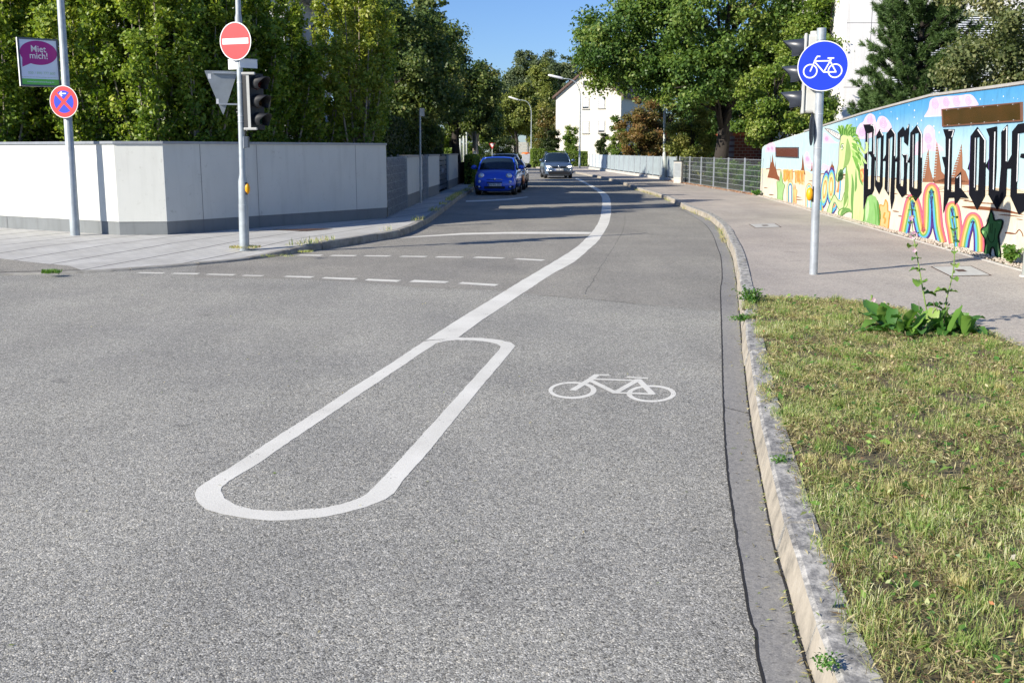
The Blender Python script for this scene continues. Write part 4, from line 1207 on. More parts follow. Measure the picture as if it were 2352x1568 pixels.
# mane
mane = [((110, 290), (60, 205)), ((120, 270), (85, 165)), ((140, 255), (120, 160)), ((160, 250), (200, 150)), ((180, 250), (250, 150)), ((200, 260), (290, 190)), ((230, 280), (300, 240)), ((240, 300), (330, 300)),
        ((250, 320), (345, 360)), ((260, 340), (365, 430)), ((262, 380), (400, 500)), ((250, 420), (350, 560)), ((260, 440), (400, 610)), ((270, 480), (360, 660)), ((260, 500), (335, 700)), ((262, 520), (350, 760)), ((280, 560), (390, 660)), ((250, 380), (310, 470)), ((245, 460), (300, 600)), ((255, 540), (310, 690))]
for k, (a, b) in enumerate(mane):
    m1 = ((a[0] + b[0]) / 2 + rr.uniform(-6, 22), (a[1] + b[1]) / 2 - rr.uniform(8, 26))
    st(ZB, [a, m1, b], rr.uniform(5, 8), (0.20, 0.44, 0.09) if k % 2 else (0.42, 0.66, 0.2), 0.0142 + k * 0.0002, True)
    st(ZB, [(a[0] + 4, a[1] + 5), (m1[0] + 3, m1[1] + 4), b], 1.3, (0.06, 0.18, 0.03), 0.0165 + k * 0.00005, True)
for k in range(14):
    x = 110 + k * 14; y = 290 - abs(k - 7) * 4 
    st(ZB, [(x, y + 10), (x - 5, y - 30), (x + rr.uniform(-10, 22), y - rr.uniform(70, 110))], 3.5, (0.26, 0.50, 0.12) if k % 2 else (0.10, 0.27, 0.05), 0.0160, True)
st(ZB, [(330, 400), (380, 480), (420, 495), (440, 430), (432, 380), (415, 385)], 6, (0.55, 0.72, 0.3), 0.0185, True)
st(ZB, [(340, 520), (390, 570), (420, 620), (438, 632)], 5, (0.5, 0.7, 0.28), 0.0185, True)
fl = [(352, 710), (375, 690), (402, 700), (405, 800), (385, 870), (360, 820)]
poly(ZB, fl, RO, 0.0150); st(ZB, [(365, 730), (385, 780), (378, 830)], 4, RY, 0.0156)
# mound, orange star
mound = [(385, 1372), (405, 1200), (435, 1060), (480, 1005), (540, 1040), (585, 1150), (600, 1260), (590, 1405), (470, 1398)]
poly(ZB, mound, (0.30, 0.56, 0.20), 0.0126); st(ZB, [(450, 1080), (440, 1200), (425, 1340)], 8, (0.55, 0.74, 0.4), 0.0132, True); st(ZB, [(560, 1080), (585, 1250), (585, 1400)], 8, (0.13, 0.34, 0.08), 0.0132, True)
st(ZB, [(520, 1100), (545, 1240), (540, 1390)], 4, (0.2, 0.45, 0.12), 0.0134, True)
ost = [(662, 1072), (685, 1120), (690, 1215), (715, 1225), (702, 1330), (688, 1440), (642, 1400), (600, 1418), (596, 1300), (590, 1150), (618, 1142), (640, 1150)]
poly(ZB, ost, (0.85, 0.55, 0.25), 0.0126); outl(ZB, ost, 2.4, (0.84, 0.35, 0.08), 0.0132); st(ZB, [(655, 1230), (640, 1290), (660, 1310), (650, 1370)], 4, (0.84, 0.35, 0.08), 0.0134)
# big rainbows, bands side by side
def rainbow(fr, path, width, bands, off):
    q = curve2(T(fr, path), 8); V = [Vector(p) for p in q]
    wpx = width / 2.904 * S if fr is Z6 else width / 4.125 * S
    n = len(bands)
    for k, c in enumerate(bands):
        o1 = wpx * (k / n - 0.5); o2 = wpx * ((k + 1) / n - 0.5); a = []; b = []
        for i, p in enumerate(V):
            d = (V[min(i + 1, len(V) - 1)] - V[max(i - 1, 0)]).normalized(); nn = Vector((d.y, -d.x))
            a.append(p + nn * o1); b.append(p + nn * o2)
        n0 = len(pm.v); m = len(a)
        for p in a + b: pm.v.append(mw(p) + WN * (off) - OW); pm.c.append(c)
        pm.f += [(n0 + i, n0 + i + 1, n0 + m + i + 1, n0 + m + i) for i in range(m - 1)]
BN = [PUR, RB, RG, RY, RO, RP]
rainbow(Z6, [(1165, 1168), (1190, 1040), (1212, 945), (1232, 925), (1254, 985), (1272, 1090), (1290, 1160), (1312, 1180), (1332, 1140), (1338, 1040), (1340, 920), (1352, 862), (1370, 842), (1388, 880), (1400, 980), (1412, 1120), (1440, 1240)], 76, BN, 0.0148)
rainbow(ZC, [(320, 1390), (312, 1180), (290, 1010), (262, 965), (232, 1000), (228, 1100), (248, 1220), (268, 1350)], 92, BN[::-1], 0.0150)
rainbow(ZC, [(375, 1392), (390, 1300), (420, 1180), (445, 1110), (475, 1088), (505, 1120), (528, 1220), (535, 1330), (535, 1440)], 112, BN, 0.0154)
# black gothic lettering
def LT(fr, pts, holes=()): poly(fr, pts, BLACK, 0.0172, holes)
LT(ZB, [(393, 155), (510, 150), (534, 200), (530, 470), (522, 545), (532, 570), (522, 955), (495, 1010), (440, 1035), (395, 1195), (400, 700), (425, 430), (420, 250)], [[(455, 262), (500, 243), (495, 482), (455, 486)], [(450, 520), (468, 512), (490, 560), (480, 942), (447, 948)]])
LT(ZB, [(595, 208), (640, 290), (632, 560), (625, 905), (585, 1010), (533, 905), (545, 600), (550, 290)], [[(572, 325), (608, 310), (600, 650), (592, 862), (560, 850), (566, 600)]])
LT(ZB, [(735, 195), (752, 300), (718, 318), (704, 1025), (652, 940), (665, 600), (675, 268)]); LT(ZB, [(735, 195), (790, 268), (782, 600), (770, 1065), (735, 1198), (722, 1060), (740, 600), (752, 300)])
st(ZB, [(712, 330), (705, 700), (697, 980)], 1.4, WHITE, 0.0176, False, False)
LT(ZB, [(880, 178), (905, 232), (955, 140), (950, 260), (938, 418), (892, 370), (890, 298), (856, 308), (842, 560), (848, 905), (878, 912), (890, 760), (890, 570), (865, 518), (938, 516), (925, 760), (922, 1000), (865, 1048), (793, 930), (808, 560), (812, 258)])
LT(ZB, [(1050, 158), (1117, 270), (1110, 640), (1105, 985), (1035, 1100), (953, 962), (962, 560), (968, 258)], [[(1012, 268), (1070, 255), (1062, 600), (1054, 940), (998, 935), (1005, 600)]])
for tri in ([(528, 540), (548, 560), (545, 605), (522, 570)], [(628, 600), (668, 520), (664, 602)], [(772, 612), (806, 540), (806, 606)], [(935, 620), (962, 540), (962, 622)]): poly(ZB, tri, BLACK, 0.0173)
WL_ = [([(485, 160), (515, 165), (532, 215), (525, 300), (525, 520)], 2.2), ([(600, 222), (634, 290)], 2.2), ([(742, 210), (784, 272), (778, 540)], 2.2), ([(935, 200), (948, 160)], 1.6), ([(1058, 175), (1110, 275), (1106, 560)], 2.4), ([(880, 522), (934, 522), (928, 620)], 2.0), ([(450, 262), (446, 700)], 1.3), ([(852, 315), (845, 880)], 1.4), ([(1006, 280), (1000, 920)], 1.4), ([(566, 330), (556, 840)], 1.2)]
for pts, w in WL_: st(ZB, pts, w, (0.8, 0.82, 0.85), 0.0176, False, False)
poly(ZB, [(1019, 268), (1028, 266), (1014, 938), (1006, 938)], BLACK, 0.0175)
LT(ZC, [(165, 178), (285, 178), (258, 268), (245, 822), (284, 822), (288, 680), (350, 613), (352, 790), (430, 890), (342, 882), (285, 970), (281, 884), (222, 886), (165, 1048), (175, 800), (182, 580), (153, 463), (190, 463), (190, 262)], [[(229, 280), (240, 280), (226, 804), (212, 804)]])
LT(ZC, [(520, 153), (607, 290), (604, 560), (596, 865), (515, 1012), (433, 852), (438, 600), (416, 590), (442, 500), (450, 248)], [[(498, 266), (541, 258), (536, 560), (526, 808), (488, 808)]])
poly(ZC, [(508, 264), (516, 262), (502, 806), (494, 806)], BLACK, 0.0175)
LT(ZC, [(610, 175), (722, 148), (716, 560), (702, 806), (742, 812), (764, 560), (766, 208), (832, 125), (826, 560), (812, 862), (724, 1012), (633, 852), (640, 600), (645, 262)])
LT(ZC, [(1100, 100), (940, 125), (878, 202), (872, 480), (860, 870), (945, 1058), (1030, 1000), (1100, 900), (1100, 835), (924, 838), (932, 560), (942, 222), (1000, 212), (1100, 230)])
LT(ZC, [(970, 430), (1100, 420), (1100, 500), (960, 470)])
for tri in ([(602, 560), (640, 478), (637, 604)], [(818, 545), (874, 440), (868, 582), (822, 585)]): poly(ZC, tri, BLACK, 0.0173)
for pts, w in [([(222, 190), (276, 188), (256, 262)], 2.2), ([(234, 280), (218, 800)], 2.2), ([(306, 680), (344, 650), (344, 785)], 2.4), ([(525, 182), (600, 292), (596, 520)], 3.0), ([(702, 205), (686, 800)], 2.4), ([(790, 190), (826, 150), (820, 510)], 2.6), ([(947, 225), (930, 720)], 2.6), ([(500, 268), (490, 780)], 1.6)]:
    st(ZC, pts, w, (0.82, 0.84, 0.86), 0.0178, False, False)
for fr, pts in ((ZB, [(393, 155), (420, 250), (400, 700), (395, 1190)]), (ZC, [(450, 250), (438, 600), (434, 850)]), (ZC, [(645, 260), (638, 600)])): st(fr, pts, 0.8, (0.12, 0.06, 0.3), 0.018, False, False)
# dark green five-armed cactus figure
gs = [(658, 1008), (680, 1060), (695, 1118), (740, 1112), (778, 1122), (770, 1185), (738, 1270), (740, 1330), (757, 1480), (735, 1505), (712, 1495), (692, 1410), (675, 1395), (655, 1420), (640, 1500), (600, 1490), (588, 1470), (602, 1330), (560, 1240), (566, 1200), (612, 1172), (640, 1080)]
poly(ZC, gs, (0.055, 0.17, 0.06), 0.0160); outl(ZC, gs, 3.2, (0.01, 0.02, 0.012), 0.0165)
st(ZC, [(612, 1230), (640, 1320), (670, 1345), (695, 1310), (705, 1200)], 1.6, (0.01, 0.03, 0.012), 0.0166); st(ZC, [(660, 1150), (650, 1250)], 1.4, (0.01, 0.03, 0.012), 0.0166); st(ZC, [(675, 1150), (670, 1255)], 1.4, (0.01, 0.03, 0.012), 0.0166)
st(ZC, [(735, 1345), (742, 1420), (738, 1480)], 6, (0.30, 0.55, 0.2), 0.0164, True); st(ZC, [(570, 1222), (582, 1245), (590, 1250)], 8, (0.3, 0.55, 0.2), 0.0164, True); st(ZC, [(735, 1140), (760, 1150)], 5, (0.25, 0.4, 0.22), 0.0164, True)
pm.build("mural", mwall)

# windows in the wall
def wwin(fr, q, name, depth, pane, frame):
    P = [mw(fr(*p)) - OW for p in q]
    c = sum(P, Vector()) / 4
    r = bpy.data.objects.new("window", None); COL.objects.link(r); r.parent = mwall; r.location = c
    I = [c + (p - c) * 0.97 for p in P]
    I = [Vector((c.x + (p.x - c.x) * 0.975, c.y + (p.y - c.y) * 0.975, c.z + (p.z - c.z) * 0.86)) for p in P]
    mb = MB(); o1 = [p + WN * 0.03 - c for p in P]; i1 = [p + WN * 0.03 - c for p in I]; o0 = [p + WN * 0.004 - c for p in P]; i0 = [p + WN * 0.012 - c for p in I]
    mb.add(o1 + i1 + o0 + i0, [(k, (k + 1) % 4, 4 + (k + 1) % 4, 4 + k) for k in range(4)] + [(k, (k + 1) % 4, 8 + (k + 1) % 4, 8 + k) for k in range(4)] + [(4 + k, 4 + (k + 1) % 4, 12 + (k + 1) % 4, 12 + k) for k in range(4)])
    mb.build("frame", frame, r)
    mb = MB(); mb.add([p + WN * 0.0215 - c for p in I], [(0, 1, 2, 3)]); mb.build("pane", pane, r)
    return r, P, c
m, t, b = nt("old_acrylic")
v = coords(t)
t.links.new(ramp(t, noise(t, coords(t, (1, 1, 2)), 1.8, 4), [(0.3, (0.045, 0.028, 0.004)), (0.6, (0.075, 0.038, 0.008)), (0.8, (0.16, 0.05, 0.015))]), b.inputs['Base Color']); b.inputs['Roughness'].default_value = 0.22
m, t, b = nt("red_pane"); b.inputs['Base Color'].default_value = (0.14, 0.03, 0.02, 1); b.inputs['Roughness'].default_value = 0.12
plain("acrylic_frame", (0.16, 0.07, 0.04), 0.5)
r, P, c = wwin(Z6, [(1445, 270), (2028, 218), (2030, 358), (1450, 399)], "window", 0, "old_acrylic", "acrylic_frame")
mb = MB()
for a, b_ in ((P[0], P[1]), (P[3], P[2])):
    for k in range(6):
        p = a.lerp(b_, (k + 0.5) / 6) - c; p.z += (-0.025 if a is P[0] else 0.025)
        mb.sphere(p + WN * 0.032, 0.009, 8, 5)
mb.build("bolts", "bolt", r)
wwin(Z6, [(234, 546), (401, 546), (401, 624), (235, 617)], "window", 0, "red_pane", "frame_dark")

# gravel bed at the foot of the wall (loose stones)
kb_ = WN
mb = MB()
a0 = P3(S0 - 0.0, PZ, 0.0); L_ = S1
pts = [P3(S0, 0, -0.05), P3(S1, 0, -0.05), P3(S1, 0, 0.33), P3(S0, 0, 0.16)]
sheet("gravel_bed", pts, PZ + 0.014, "lawn_soil", kind="structure")
mb = MB()
e1 = [P3(S0 + (S1 - S0) * i / 60, PZ + 0.02, 0.16 + 0.17 * i / 60) for i in range(61)]
for a, b_ in zip(e1[:-1], e1[1:]):
    d = (b_ - a).normalized()
    mb.add([a + WN * 0.0, b_ - d * .006, b_ - d * .006 + WN * 0.06, a + WN * 0.06] + [Vector((p.x, p.y, 0.0)) for p in (a, b_, b_ + WN * 0.06, a + WN * 0.06)], [(0, 1, 2, 3), (0, 1, 5, 4), (2, 3, 7, 6), (1, 2, 6, 5), (0, 3, 7, 4)])
tag(mb.build("edging", "concrete_light"), kind="structure")

# ------------------------------------------------------------------ signs and poles
def Rz(a): return Matrix.Rotation(a, 4, 'Z')
def part_disc(parent, name, M, r, mat, y, rin=0.0, **kw):
    mb = MB(); mb.M = M; mb.disc((0, y, 0), r, 48, rin=rin, **kw); return mb.build(name, mat, parent)
def plate(parent, M, r, mat_face, back="sign_back", t=0.004, name="plate"):
    mb = MB(); mb.M = M
    n = 48
    vs = [(r * math.cos(2 * math.pi * i / n), y, r * math.sin(2 * math.pi * i / n)) for y in (0, t) for i in range(n)]
    mb.mats = [mat_face, back]
    mb.mi = 0; mb.add(vs, [tuple(range(n))]); mb.mi = 1
    mb.add(vs, [tuple(range(2 * n - 1, n - 1, -1))] + [(i, (i + 1) % n, n + (i + 1) % n, n + i) for i in range(n)])
    return mb.build(name, None, parent)
def bike_sym(mb, y, s):
    """bicycle symbol, unit: 1 wide, centred"""
    def seg_(a, b, w):
        a = Vector(a); b = Vector(b); d = (b - a).normalized(); n_ = Vector((-d.y, d.x)) * w / 2; e = d * w * 0.3
        seg_.k += 1; yy = y - 0.00012 * seg_.k
        mb.add([(q.x * s, yy, q.y * s) for q in (a - n_ - e, b - n_ + e, b + n_ + e, a + n_ - e)], [(0, 1, 2, 3)])
    seg_.k = 0
    for cx in (-0.32, 0.32): mb.disc((cx * s, y, -0.13 * s), 0.19 * s, 40, rin=0.155 * s)
    w = 0.036
    seg_((-0.32, -0.13), (-0.185, 0.21), w); seg_((-0.19, 0.2), (-0.15, 0.255), w); seg_((-0.16, 0.25), (-0.09, 0.25), w)
    seg_((-0.23, 0.13), (0.19, 0.13), w); seg_((-0.22, 0.115), (0.03, -0.16), w); seg_((0.03, -0.16), (0.2, 0.16), w)
    seg_((0.2, 0.2), (0.17, 0.13), w); seg_((0.18, 0.12), (0.34, -0.15), w); seg_((0.03, -0.16), (0.345, -0.16), w); seg_((0.12, 0.2), (0.27, 0.2), w)
def pole_between(root, base, topp, r, mat, name="pole", rings=(), n=20, profile=None):
    mb = MB(); b = Vector((0, 0, -0.05)); t = topp - base
    if profile:
        pts = [b.lerp(t, u) for u, _ in profile]; mb.tube(pts, [q for _, q in profile], n)
    else: mb.tube([b, t], r, n)
    o = mb.build(name, mat, root); smooth_angle(o, 40)
    return o

# bicycle sign with its pole and traffic light, right
BP = G(1868.5, 630, PZ + 0.01); YR = BP.y
TPp = At(1887, 72, YR)
pole = empty("sign_pole", BP, "galvanised pole on the right pavement carrying the blue bicycle sign", "pole")
pole_between(pole, BP, TPp, 0.052, "zinc")
def onp(B, T, z): return B.lerp(T, (z - B.z) / (T.z - B.z))
mb = MB(); t_ = TPp - BP
mb.tube([t_ * 0.965, t_ * 1.012], 0.056, 20); smooth_angle(mb.build("cap", "pole_grey", pole))
for y in (340, 190, 118, 262):
    mb = MB(); q = onp(BP, TPp, At(1880, y, YR).z) - BP; mb.tube([q - Vector((0, 0, .006)), q + Vector((0, 0, .006))], 0.0545, 20); smooth_angle(mb.build("clamp", "bolt", pole))
C = At(1890, 152, YR - 0.09)
sg = empty("bicycle_sign", C, "round blue sign with a white bicycle on the right-hand pole", "road sign")
M = Rz(R(-14))
rad = 0.303
plate(sg, M, rad, "sign_white")
part_disc(sg, "blue_field", M, rad * 0.965, "sign_blue", -0.0015)
mb = MB(); mb.M = M; bike_sym(mb, -0.003, 0.46); mb.build("bicycle_symbol", "sign_white", sg)
for z in (0.2, -0.2):
    mb = MB(); mb.M = M; mb.box(-0.12, 0.12, 0.008, 0.03, z - 0.015, z + 0.015); mb.build("bracket", "zinc", sg)
# round back of a sign lower on the same pole
C = At(1864, 297, YR + 0.07)
sb = empty("round_sign_back", C, "dark back of a small round sign edge-on behind the right-hand pole", "road sign")
plate(sb, Rz(R(180 + 66)), 0.205, "sign_white", "sign_back_dark", 0.004)
# yellow push button
C = At(1860, 446, YR)
pb = empty("push_button", C, "yellow crossing push button on the left of the bicycle sign pole", "push button")
mb = MB(); mb.sphere((0.0, 0, 0), (0.045, 0.05, 0.085), 16, 12); mb.build("housing", "button_yellow", pb, smooth=True)
mb = MB(); mb.box(0.03, 0.055, -0.035, 0.035, -0.1, 0.1); mb.build("back_box", "black_plastic", pb, bevel=0.006)

def signal(name, label, C, face, h, body, visor, frame, parent=None, group="traffic lights"):
    """three-lens signal head; local: faces -Y, centre at origin"""
    r = empty(name, C, label, "traffic light", group, face)
    w = 0.30; d = 0.19
    mb = MB(); mb.box(-w / 2 + .02, w / 2 - .02, 0.0, d, -h / 2, h / 2); mb.build("housing", body, r, bevel=0.03)
    mb = MB(); mb.box(-w / 2, w / 2, -0.03, 0.003, -h / 2 - .01, h / 2 + .01); mb.build("front_rim", frame, r, bevel=0.008)
    for k, lens in enumerate(("lens_red", "lens_amber", "lens_green")):
        z = h / 3 * (1 - k)
        l = MB(); l.sphere((0, -0.03, z), (0.10, 0.03, 0.10), 20, 10); l.build("lens", lens, r, smooth=True)
        v = MB(); n = 22; vs = []; fs = []
        for rad_, rev in ((0.118, 0), (0.112, 1)):
            for i in range(n + 1):
                a = math.pi * (-0.22) + (math.pi * 1.44) * i / n
                ln = 0.26 - 0.12 * (1 - max(0, math.sin(a))) 
                vs += [(rad_ * math.cos(a), -0.03, z + rad_ * math.sin(a)), (rad_ * math.cos(a), -0.03 - max(0.03, ln), z + rad_ * math.sin(a) - 0.02)]
        m_ = 2 * (n + 1)
        for i in range(n):
            fs.append((2 * i, 2 * i + 1, 2 * i + 3, 2 * i + 2)); fs.append((m_ + 2 * i, m_ + 2 * i + 2, m_ + 2 * i + 3, m_ + 2 * i + 1)); fs.append((2 * i + 1, m_ + 2 * i + 1, m_ + 2 * i + 3, 2 * i + 3))
        v.add(vs, fs); v.build("visor", visor, r, smooth=True)
    return r
px_r = CAM_H  # alias
C = At(1849, 171, YR + 0.17)
sr = signal("traffic_light", "pale traffic light housing with dark visors pointing left on the bicycle sign pole", C, R(-103), 0.95, "housing_grey", "dark_grey_plastic", "housing_grey")
for zz in (0.46, -0.47):
    mb = MB(); mb.tube([Vector((0.0, 0.12, zz)), Vector((0.16, 0.14, zz))], 0.022, 10); mb.build("bracket_arm", "housing_grey", sr)
mb = MB(); mb.tube([Vector((-0.02, 0.1, 0.47)), Vector((-0.02, 0.1, 0.52))], 0.06, 16); mb.build("top_cap", "housing_grey", sr, smooth=False)

# no-entry pole on the left
BP2 = G(561.5, 569, PZ); Y2 = BP2.y
TP2 = At(545, -60, Y2)
pole2 = empty("signal_pole", BP2, "stepped grey pole at the kerb carrying the no-entry sign", "pole")
L2 = (TP2 - BP2).length
def u_at(y): return (onp(BP2, TP2, At(550, y, Y2).z) - BP2).length / L2
u1, u2 = u_at(412), u_at(395); u3, u4 = u_at(40), u_at(31)
um = u_at(464)
pole_between(pole2, BP2, TP2, 0.05, "pole_grey", profile=[(0, .080), (um, .078), (um + .001, .074), (u1, .073), (u2, .05), (u3 - .02, .048), (u3 - 0.019, .055), (u3, .055), (u4, .042), (1, .04)])
for y in (60, 190, 266, 280, 145):
    mb = MB(); q = onp(BP2, TP2, At(550, y, Y2).z) - BP2; mb.tube([q - Vector((0, 0, .008)), q + Vector((0, 0, .008))], 0.053, 20); smooth_angle(mb.build("clamp", "bolt", pole2))
C = At(540.5, 95, Y2 - 0.09)
ne = empty("no_entry_sign", C, "round red no-entry sign with a white bar at the top of the left pole", "road sign")
M = Rz(R(-21))
plate(ne, M, 0.295, "sign_white"); part_disc(ne, "red_field", M, 0.28, "sign_red", -0.0015)
mb = MB(); mb.M = M; mb.box(-0.245, 0.245, -0.0032, -0.003, -0.045, 0.045); mb.build("white_bar", "sign_white", ne)
# yield sign, back view
C = At(510, 207, Y2 + 0.06)
ys = empty("yield_sign", C, "grey back of a triangular yield sign left of the signal pole", "road sign")
mb = MB(); mb.M = Rz(R(20)); 
tri = [At(478, 170, Y2) - C, At(540, 166, Y2) - C, At(515, 263, Y2) - C]
w_ = 0.38; 
Tt = [(-0.262, 0.30), (0.262, 0.30), (0.0, -0.40)]
def rtri(s): 
    out = []
    for k in range(3):
        p = Vector(Tt[k]); a = Vector(Tt[(k + 1) % 3]); b = Vector(Tt[(k - 1) % 3])
        for f in (0.07,): out += [p.lerp(b, f), p.lerp((a + b) / 2, 0.012), p.lerp(a, f)]
    return [(q.x * s, q.y * s) for q in out]
q = rtri(1.0)
mb.add([(x, 0, z) for x, z in q] + [(x, 0.004, z) for x, z in q], [tuple(range(9)), tuple(range(17, 8, -1))] + [(i, (i + 1) % 9, 9 + (i + 1) % 9, 9 + i) for i in range(9)])
mb.build("plate", "sign_back", ys)
mb = MB(); mb.M = Rz(R(20)); mb.box(-0.14, 0.33, -0.03, -0.004, 0.255, 0.28); mb.build("top_bracket", "zinc", ys)
mb = MB(); mb.M = Rz(R(20)); mb.box(-0.05, 0.30, -0.03, -0.004, -0.235, -0.21); mb.build("lower_bracket", "zinc", ys)
for q in ((-0.21, -0.16, .17, .25), (-.1, -.06, -.22, -.14)):
    mb = MB(); mb.M = Rz(R(20)); mb.box(q[0], q[1], -0.0015, -0.0005, q[2], q[3]); mb.build("sticker", "sign_white", ys)
# small street-name plates, edge plates under the disc
C = At(548, 148, Y2)
for (x0, x1, y0, y1, rz, lab) in ((523, 549, 138, 159, 24, "blank white plate end sticking out left under the no-entry disc"), (554, 588, 137, 156, -38, "shaded white street name plate sticking out right under the no-entry disc")):
    c = At((x0 + x1) / 2, (y0 + y1) / 2, Y2 + 0.02)
    w = (x1 - x0) / F * Y2 / math.cos(R(rz)); hh = (y1 - y0) / F * Y2
    r = empty("street_name_plate", c, lab, "sign")
    mb = MB(); mb.M = Rz(R(rz if rz < 0 else -rz) if rz > 0 else R(42)); mb.box(-w / 2, w / 2, 0, 0.008, -hh / 2, hh / 2); mb.build("plate", "sign_white", r)
    mb = MB(); mb.M = Rz(R(rz if rz < 0 else -rz) if rz > 0 else R(42)); mb.box(-w / 2 - .003, w / 2 + .003, 0.001, 0.010, hh / 2, hh / 2 + .008); mb.build("rim", "zinc", r)
# signal head
C = At(588, 234, Y2 + 0.0)
sl_ = signal("traffic_light", "black traffic light with three visors on the right side of the left pole", C, R(58), 0.86, "black_plastic", "black_plastic", "black_plastic")
a = At(571, 234, Y2 - .17) - C
mb = MB(); mb.M = Rz(R(-58)); mb.box(a.x - 0.022, a.x + 0.022, a.y - 0.01, a.y + 0.01, -0.44, 0.44); mb.build("mounting_rail", "housing_grey", sl_)
for zz in (0.43, -0.43):
    mb = MB(); mb.M = Rz(R(-58)); mb.box(a.x - 0.09, a.x + 0.12, a.y - 0.03, a.y + 0.03, zz - 0.02, zz + 0.02); mb.build("bracket_arm", "housing_grey", sl_, bevel=0.01)
C = At(564, 433, Y2 - 0.02)
pb = empty("push_button", C, "yellow crossing push button on the left signal pole", "push button")
mb = MB(); mb.sphere((0.03, 0, 0), (0.042, 0.05, 0.092), 16, 12); mb.build("housing", "button_yellow", pb, smooth=True)
mb = MB(); mb.box(0.0, 0.03, -0.035, 0.035, -0.1, 0.1); mb.build("back_box", "black_plastic", pb, bevel=0.006)
C = At(561, 328, Y2 - 0.0)
jb = empty("junction_box", C, "small dark blue-grey box clamped to the left signal pole above the wall top", "box")
mb = MB(); mb.box(0.0, 0.075, -0.05, 0.05, -0.08, 0.1); mb.build("lid", "frame_dark", jb, bevel=0.006)
mb = MB(); mb.box(-0.02, 0.0, -0.04, 0.04, -0.09, 0.09); mb.build("back_plate", "zinc", jb)

# lamp post on the far left with poster and no-stopping sign
BP3 = G(173, 540.5, PZ); Y3 = BP3.y
TP3 = At(135, -60, Y3)
pole3 = empty("lamp_post", BP3, "leaning grey lamp post standing against the sunlit part of the white wall", "lamp post")
pole_between(pole3, BP3, TP3, 0.08, "pole_grey", profile=[(0, .088), (.35, .082), (.351, .078), (1, .062)])
C = At(90, 144, Y3 - 0.05)
ps = empty("poster_frame", C, "framed advertising poster with a purple speech bubble on the left lamp post", "poster")
ang = R(38)
M = Rz(ang); pw, ph = 0.35, 0.43
mb = MB(); mb.M = M
mb.box(-pw, pw, 0.0, 0.07, -ph, ph); mb.build("case", "sign_white", ps)
mb = MB(); mb.M = M
mb.box(-pw, pw, -0.012, 0.001, ph - .03, ph); mb.box(-pw, pw, -0.012, 0.001, -ph, -ph + .03); mb.box(-pw, -pw + .03, -0.012, 0.001, -ph + .03, ph - .03); mb.box(pw - .03, pw, -0.012, 0.001, -ph + .03, ph - .03)
mb.build("frame", "frame_dark", ps)
mb = MB(); mb.M = M; mb.box(-pw + .03, pw - .03, -0.002, -0.001, -ph + .03, ph - .03); mb.build("poster_sheet", "poster_white", ps)
mb = MB(); mb.M = M; mb.box(-pw + .03, pw - .03, -0.0035, -0.0025, -ph + .03, -ph + .135); mb.build("green_band", "poster_green", ps)
mb = MB(); mb.M = M
bub = []
for i in range(40):
    a = 2 * math.pi * i / 40
    x, z = 0.0 + 0.322 * math.cos(a), 0.17 + 0.215 * math.sin(a)
    if 3.75 < a < 4.15: continue
    bub.append((min(0.319, max(-0.319, x)), z))
    if 3.60 < a <= 3.78: bub.append((-0.295, -0.09))
mb.poly([[(x, -0.0035, z) for x, z in bub]]); mb.build("speech_bubble", "poster_magenta", ps)
text_mesh("Miet", 0.16, "lettering", "sign_white", ps, M @ Matrix.Translation((0.0, -0.0048, 0.235)), bold=0.0015, squeeze=.92)
text_mesh("mich!", 0.16, "lettering", "sign_white", ps, M @ Matrix.Translation((0.0, -0.0048, 0.115)), bold=0.0015, squeeze=.92)
text_mesh("030 / 890 777 800", 0.064, "lettering", "poster_pale_green", ps, M @ Matrix.Translation((0.03, -0.0042, -0.19)), bold=0.001)
text_mesh("www.laternenwerbung.de", 0.045, "lettering", "poster_white", ps, M @ Matrix.Translation((0.0, -0.0048, -0.345)))
mb = MB(); mb.M = M
for i in range(24): mb.box(-0.31 + i * 0.026, -0.31 + i * 0.026 + 0.013, -0.0042, -0.0032, -0.272, -0.258)
mb.build("dotted_line", "poster_pale_green", ps)
for z in (0.30, -0.34):
    mb = MB(); mb.tube([M @ Vector((pw - .02, 0.04, z)), Vector((0.47, 0.09, z))], 0.012, 8); mb.build("bracket_arm", "frame_dark", ps)
C = At(146.5, 234, Y3 - 0.13)
ns = empty("no_stopping_sign", C, "round red and blue no-stopping sign with a white arrow below the poster", "road sign")
M = Rz(R(-12)); rad = 0.292
plate(ns, M, rad, "sign_white"); part_disc(ns, "red_field", M, rad * .955, "sign_red", -0.0015)
# four blue sectors between the crossing red bars
for k in range(4):
    mb = MB(); mb.M = M; a0 = 45 + 90 * k; rr_ = rad * .69; w = 0.03
    cx, cz = math.cos(R(a0 + 45)) * w * 1.42, math.sin(R(a0 + 45)) * w * 1.42
    lp = [(cx, -0.003, cz)]
    for i in range(13):
        a = a0 + 8 + (74) * i / 12
        lp.append((rr_ * math.cos(R(a)), -0.003, rr_ * math.sin(R(a))))
    mb.add(lp, [tuple(range(len(lp)))]); mb.build("blue_sector", "sign_blue", ns)
mb = MB(); mb.M = M @ Matrix.Translation((0, -0.0045, 0.145))
mb.add([(-0.085, 0, 0.0), (-0.035, 0, 0.045), (-0.02, 0, 0.03), (-0.04, 0, 0.012), (0.06, 0, 0.012), (0.06, 0, -0.008), (-0.04, 0, -0.008), (-0.015, 0, -0.04), (-0.035, 0, -0.052)], [(0, 1, 2, 3), (3, 4, 5, 6), (0, 3, 6), (0, 6, 7, 8)])
mb.build("arrow", "sign_white", ns)

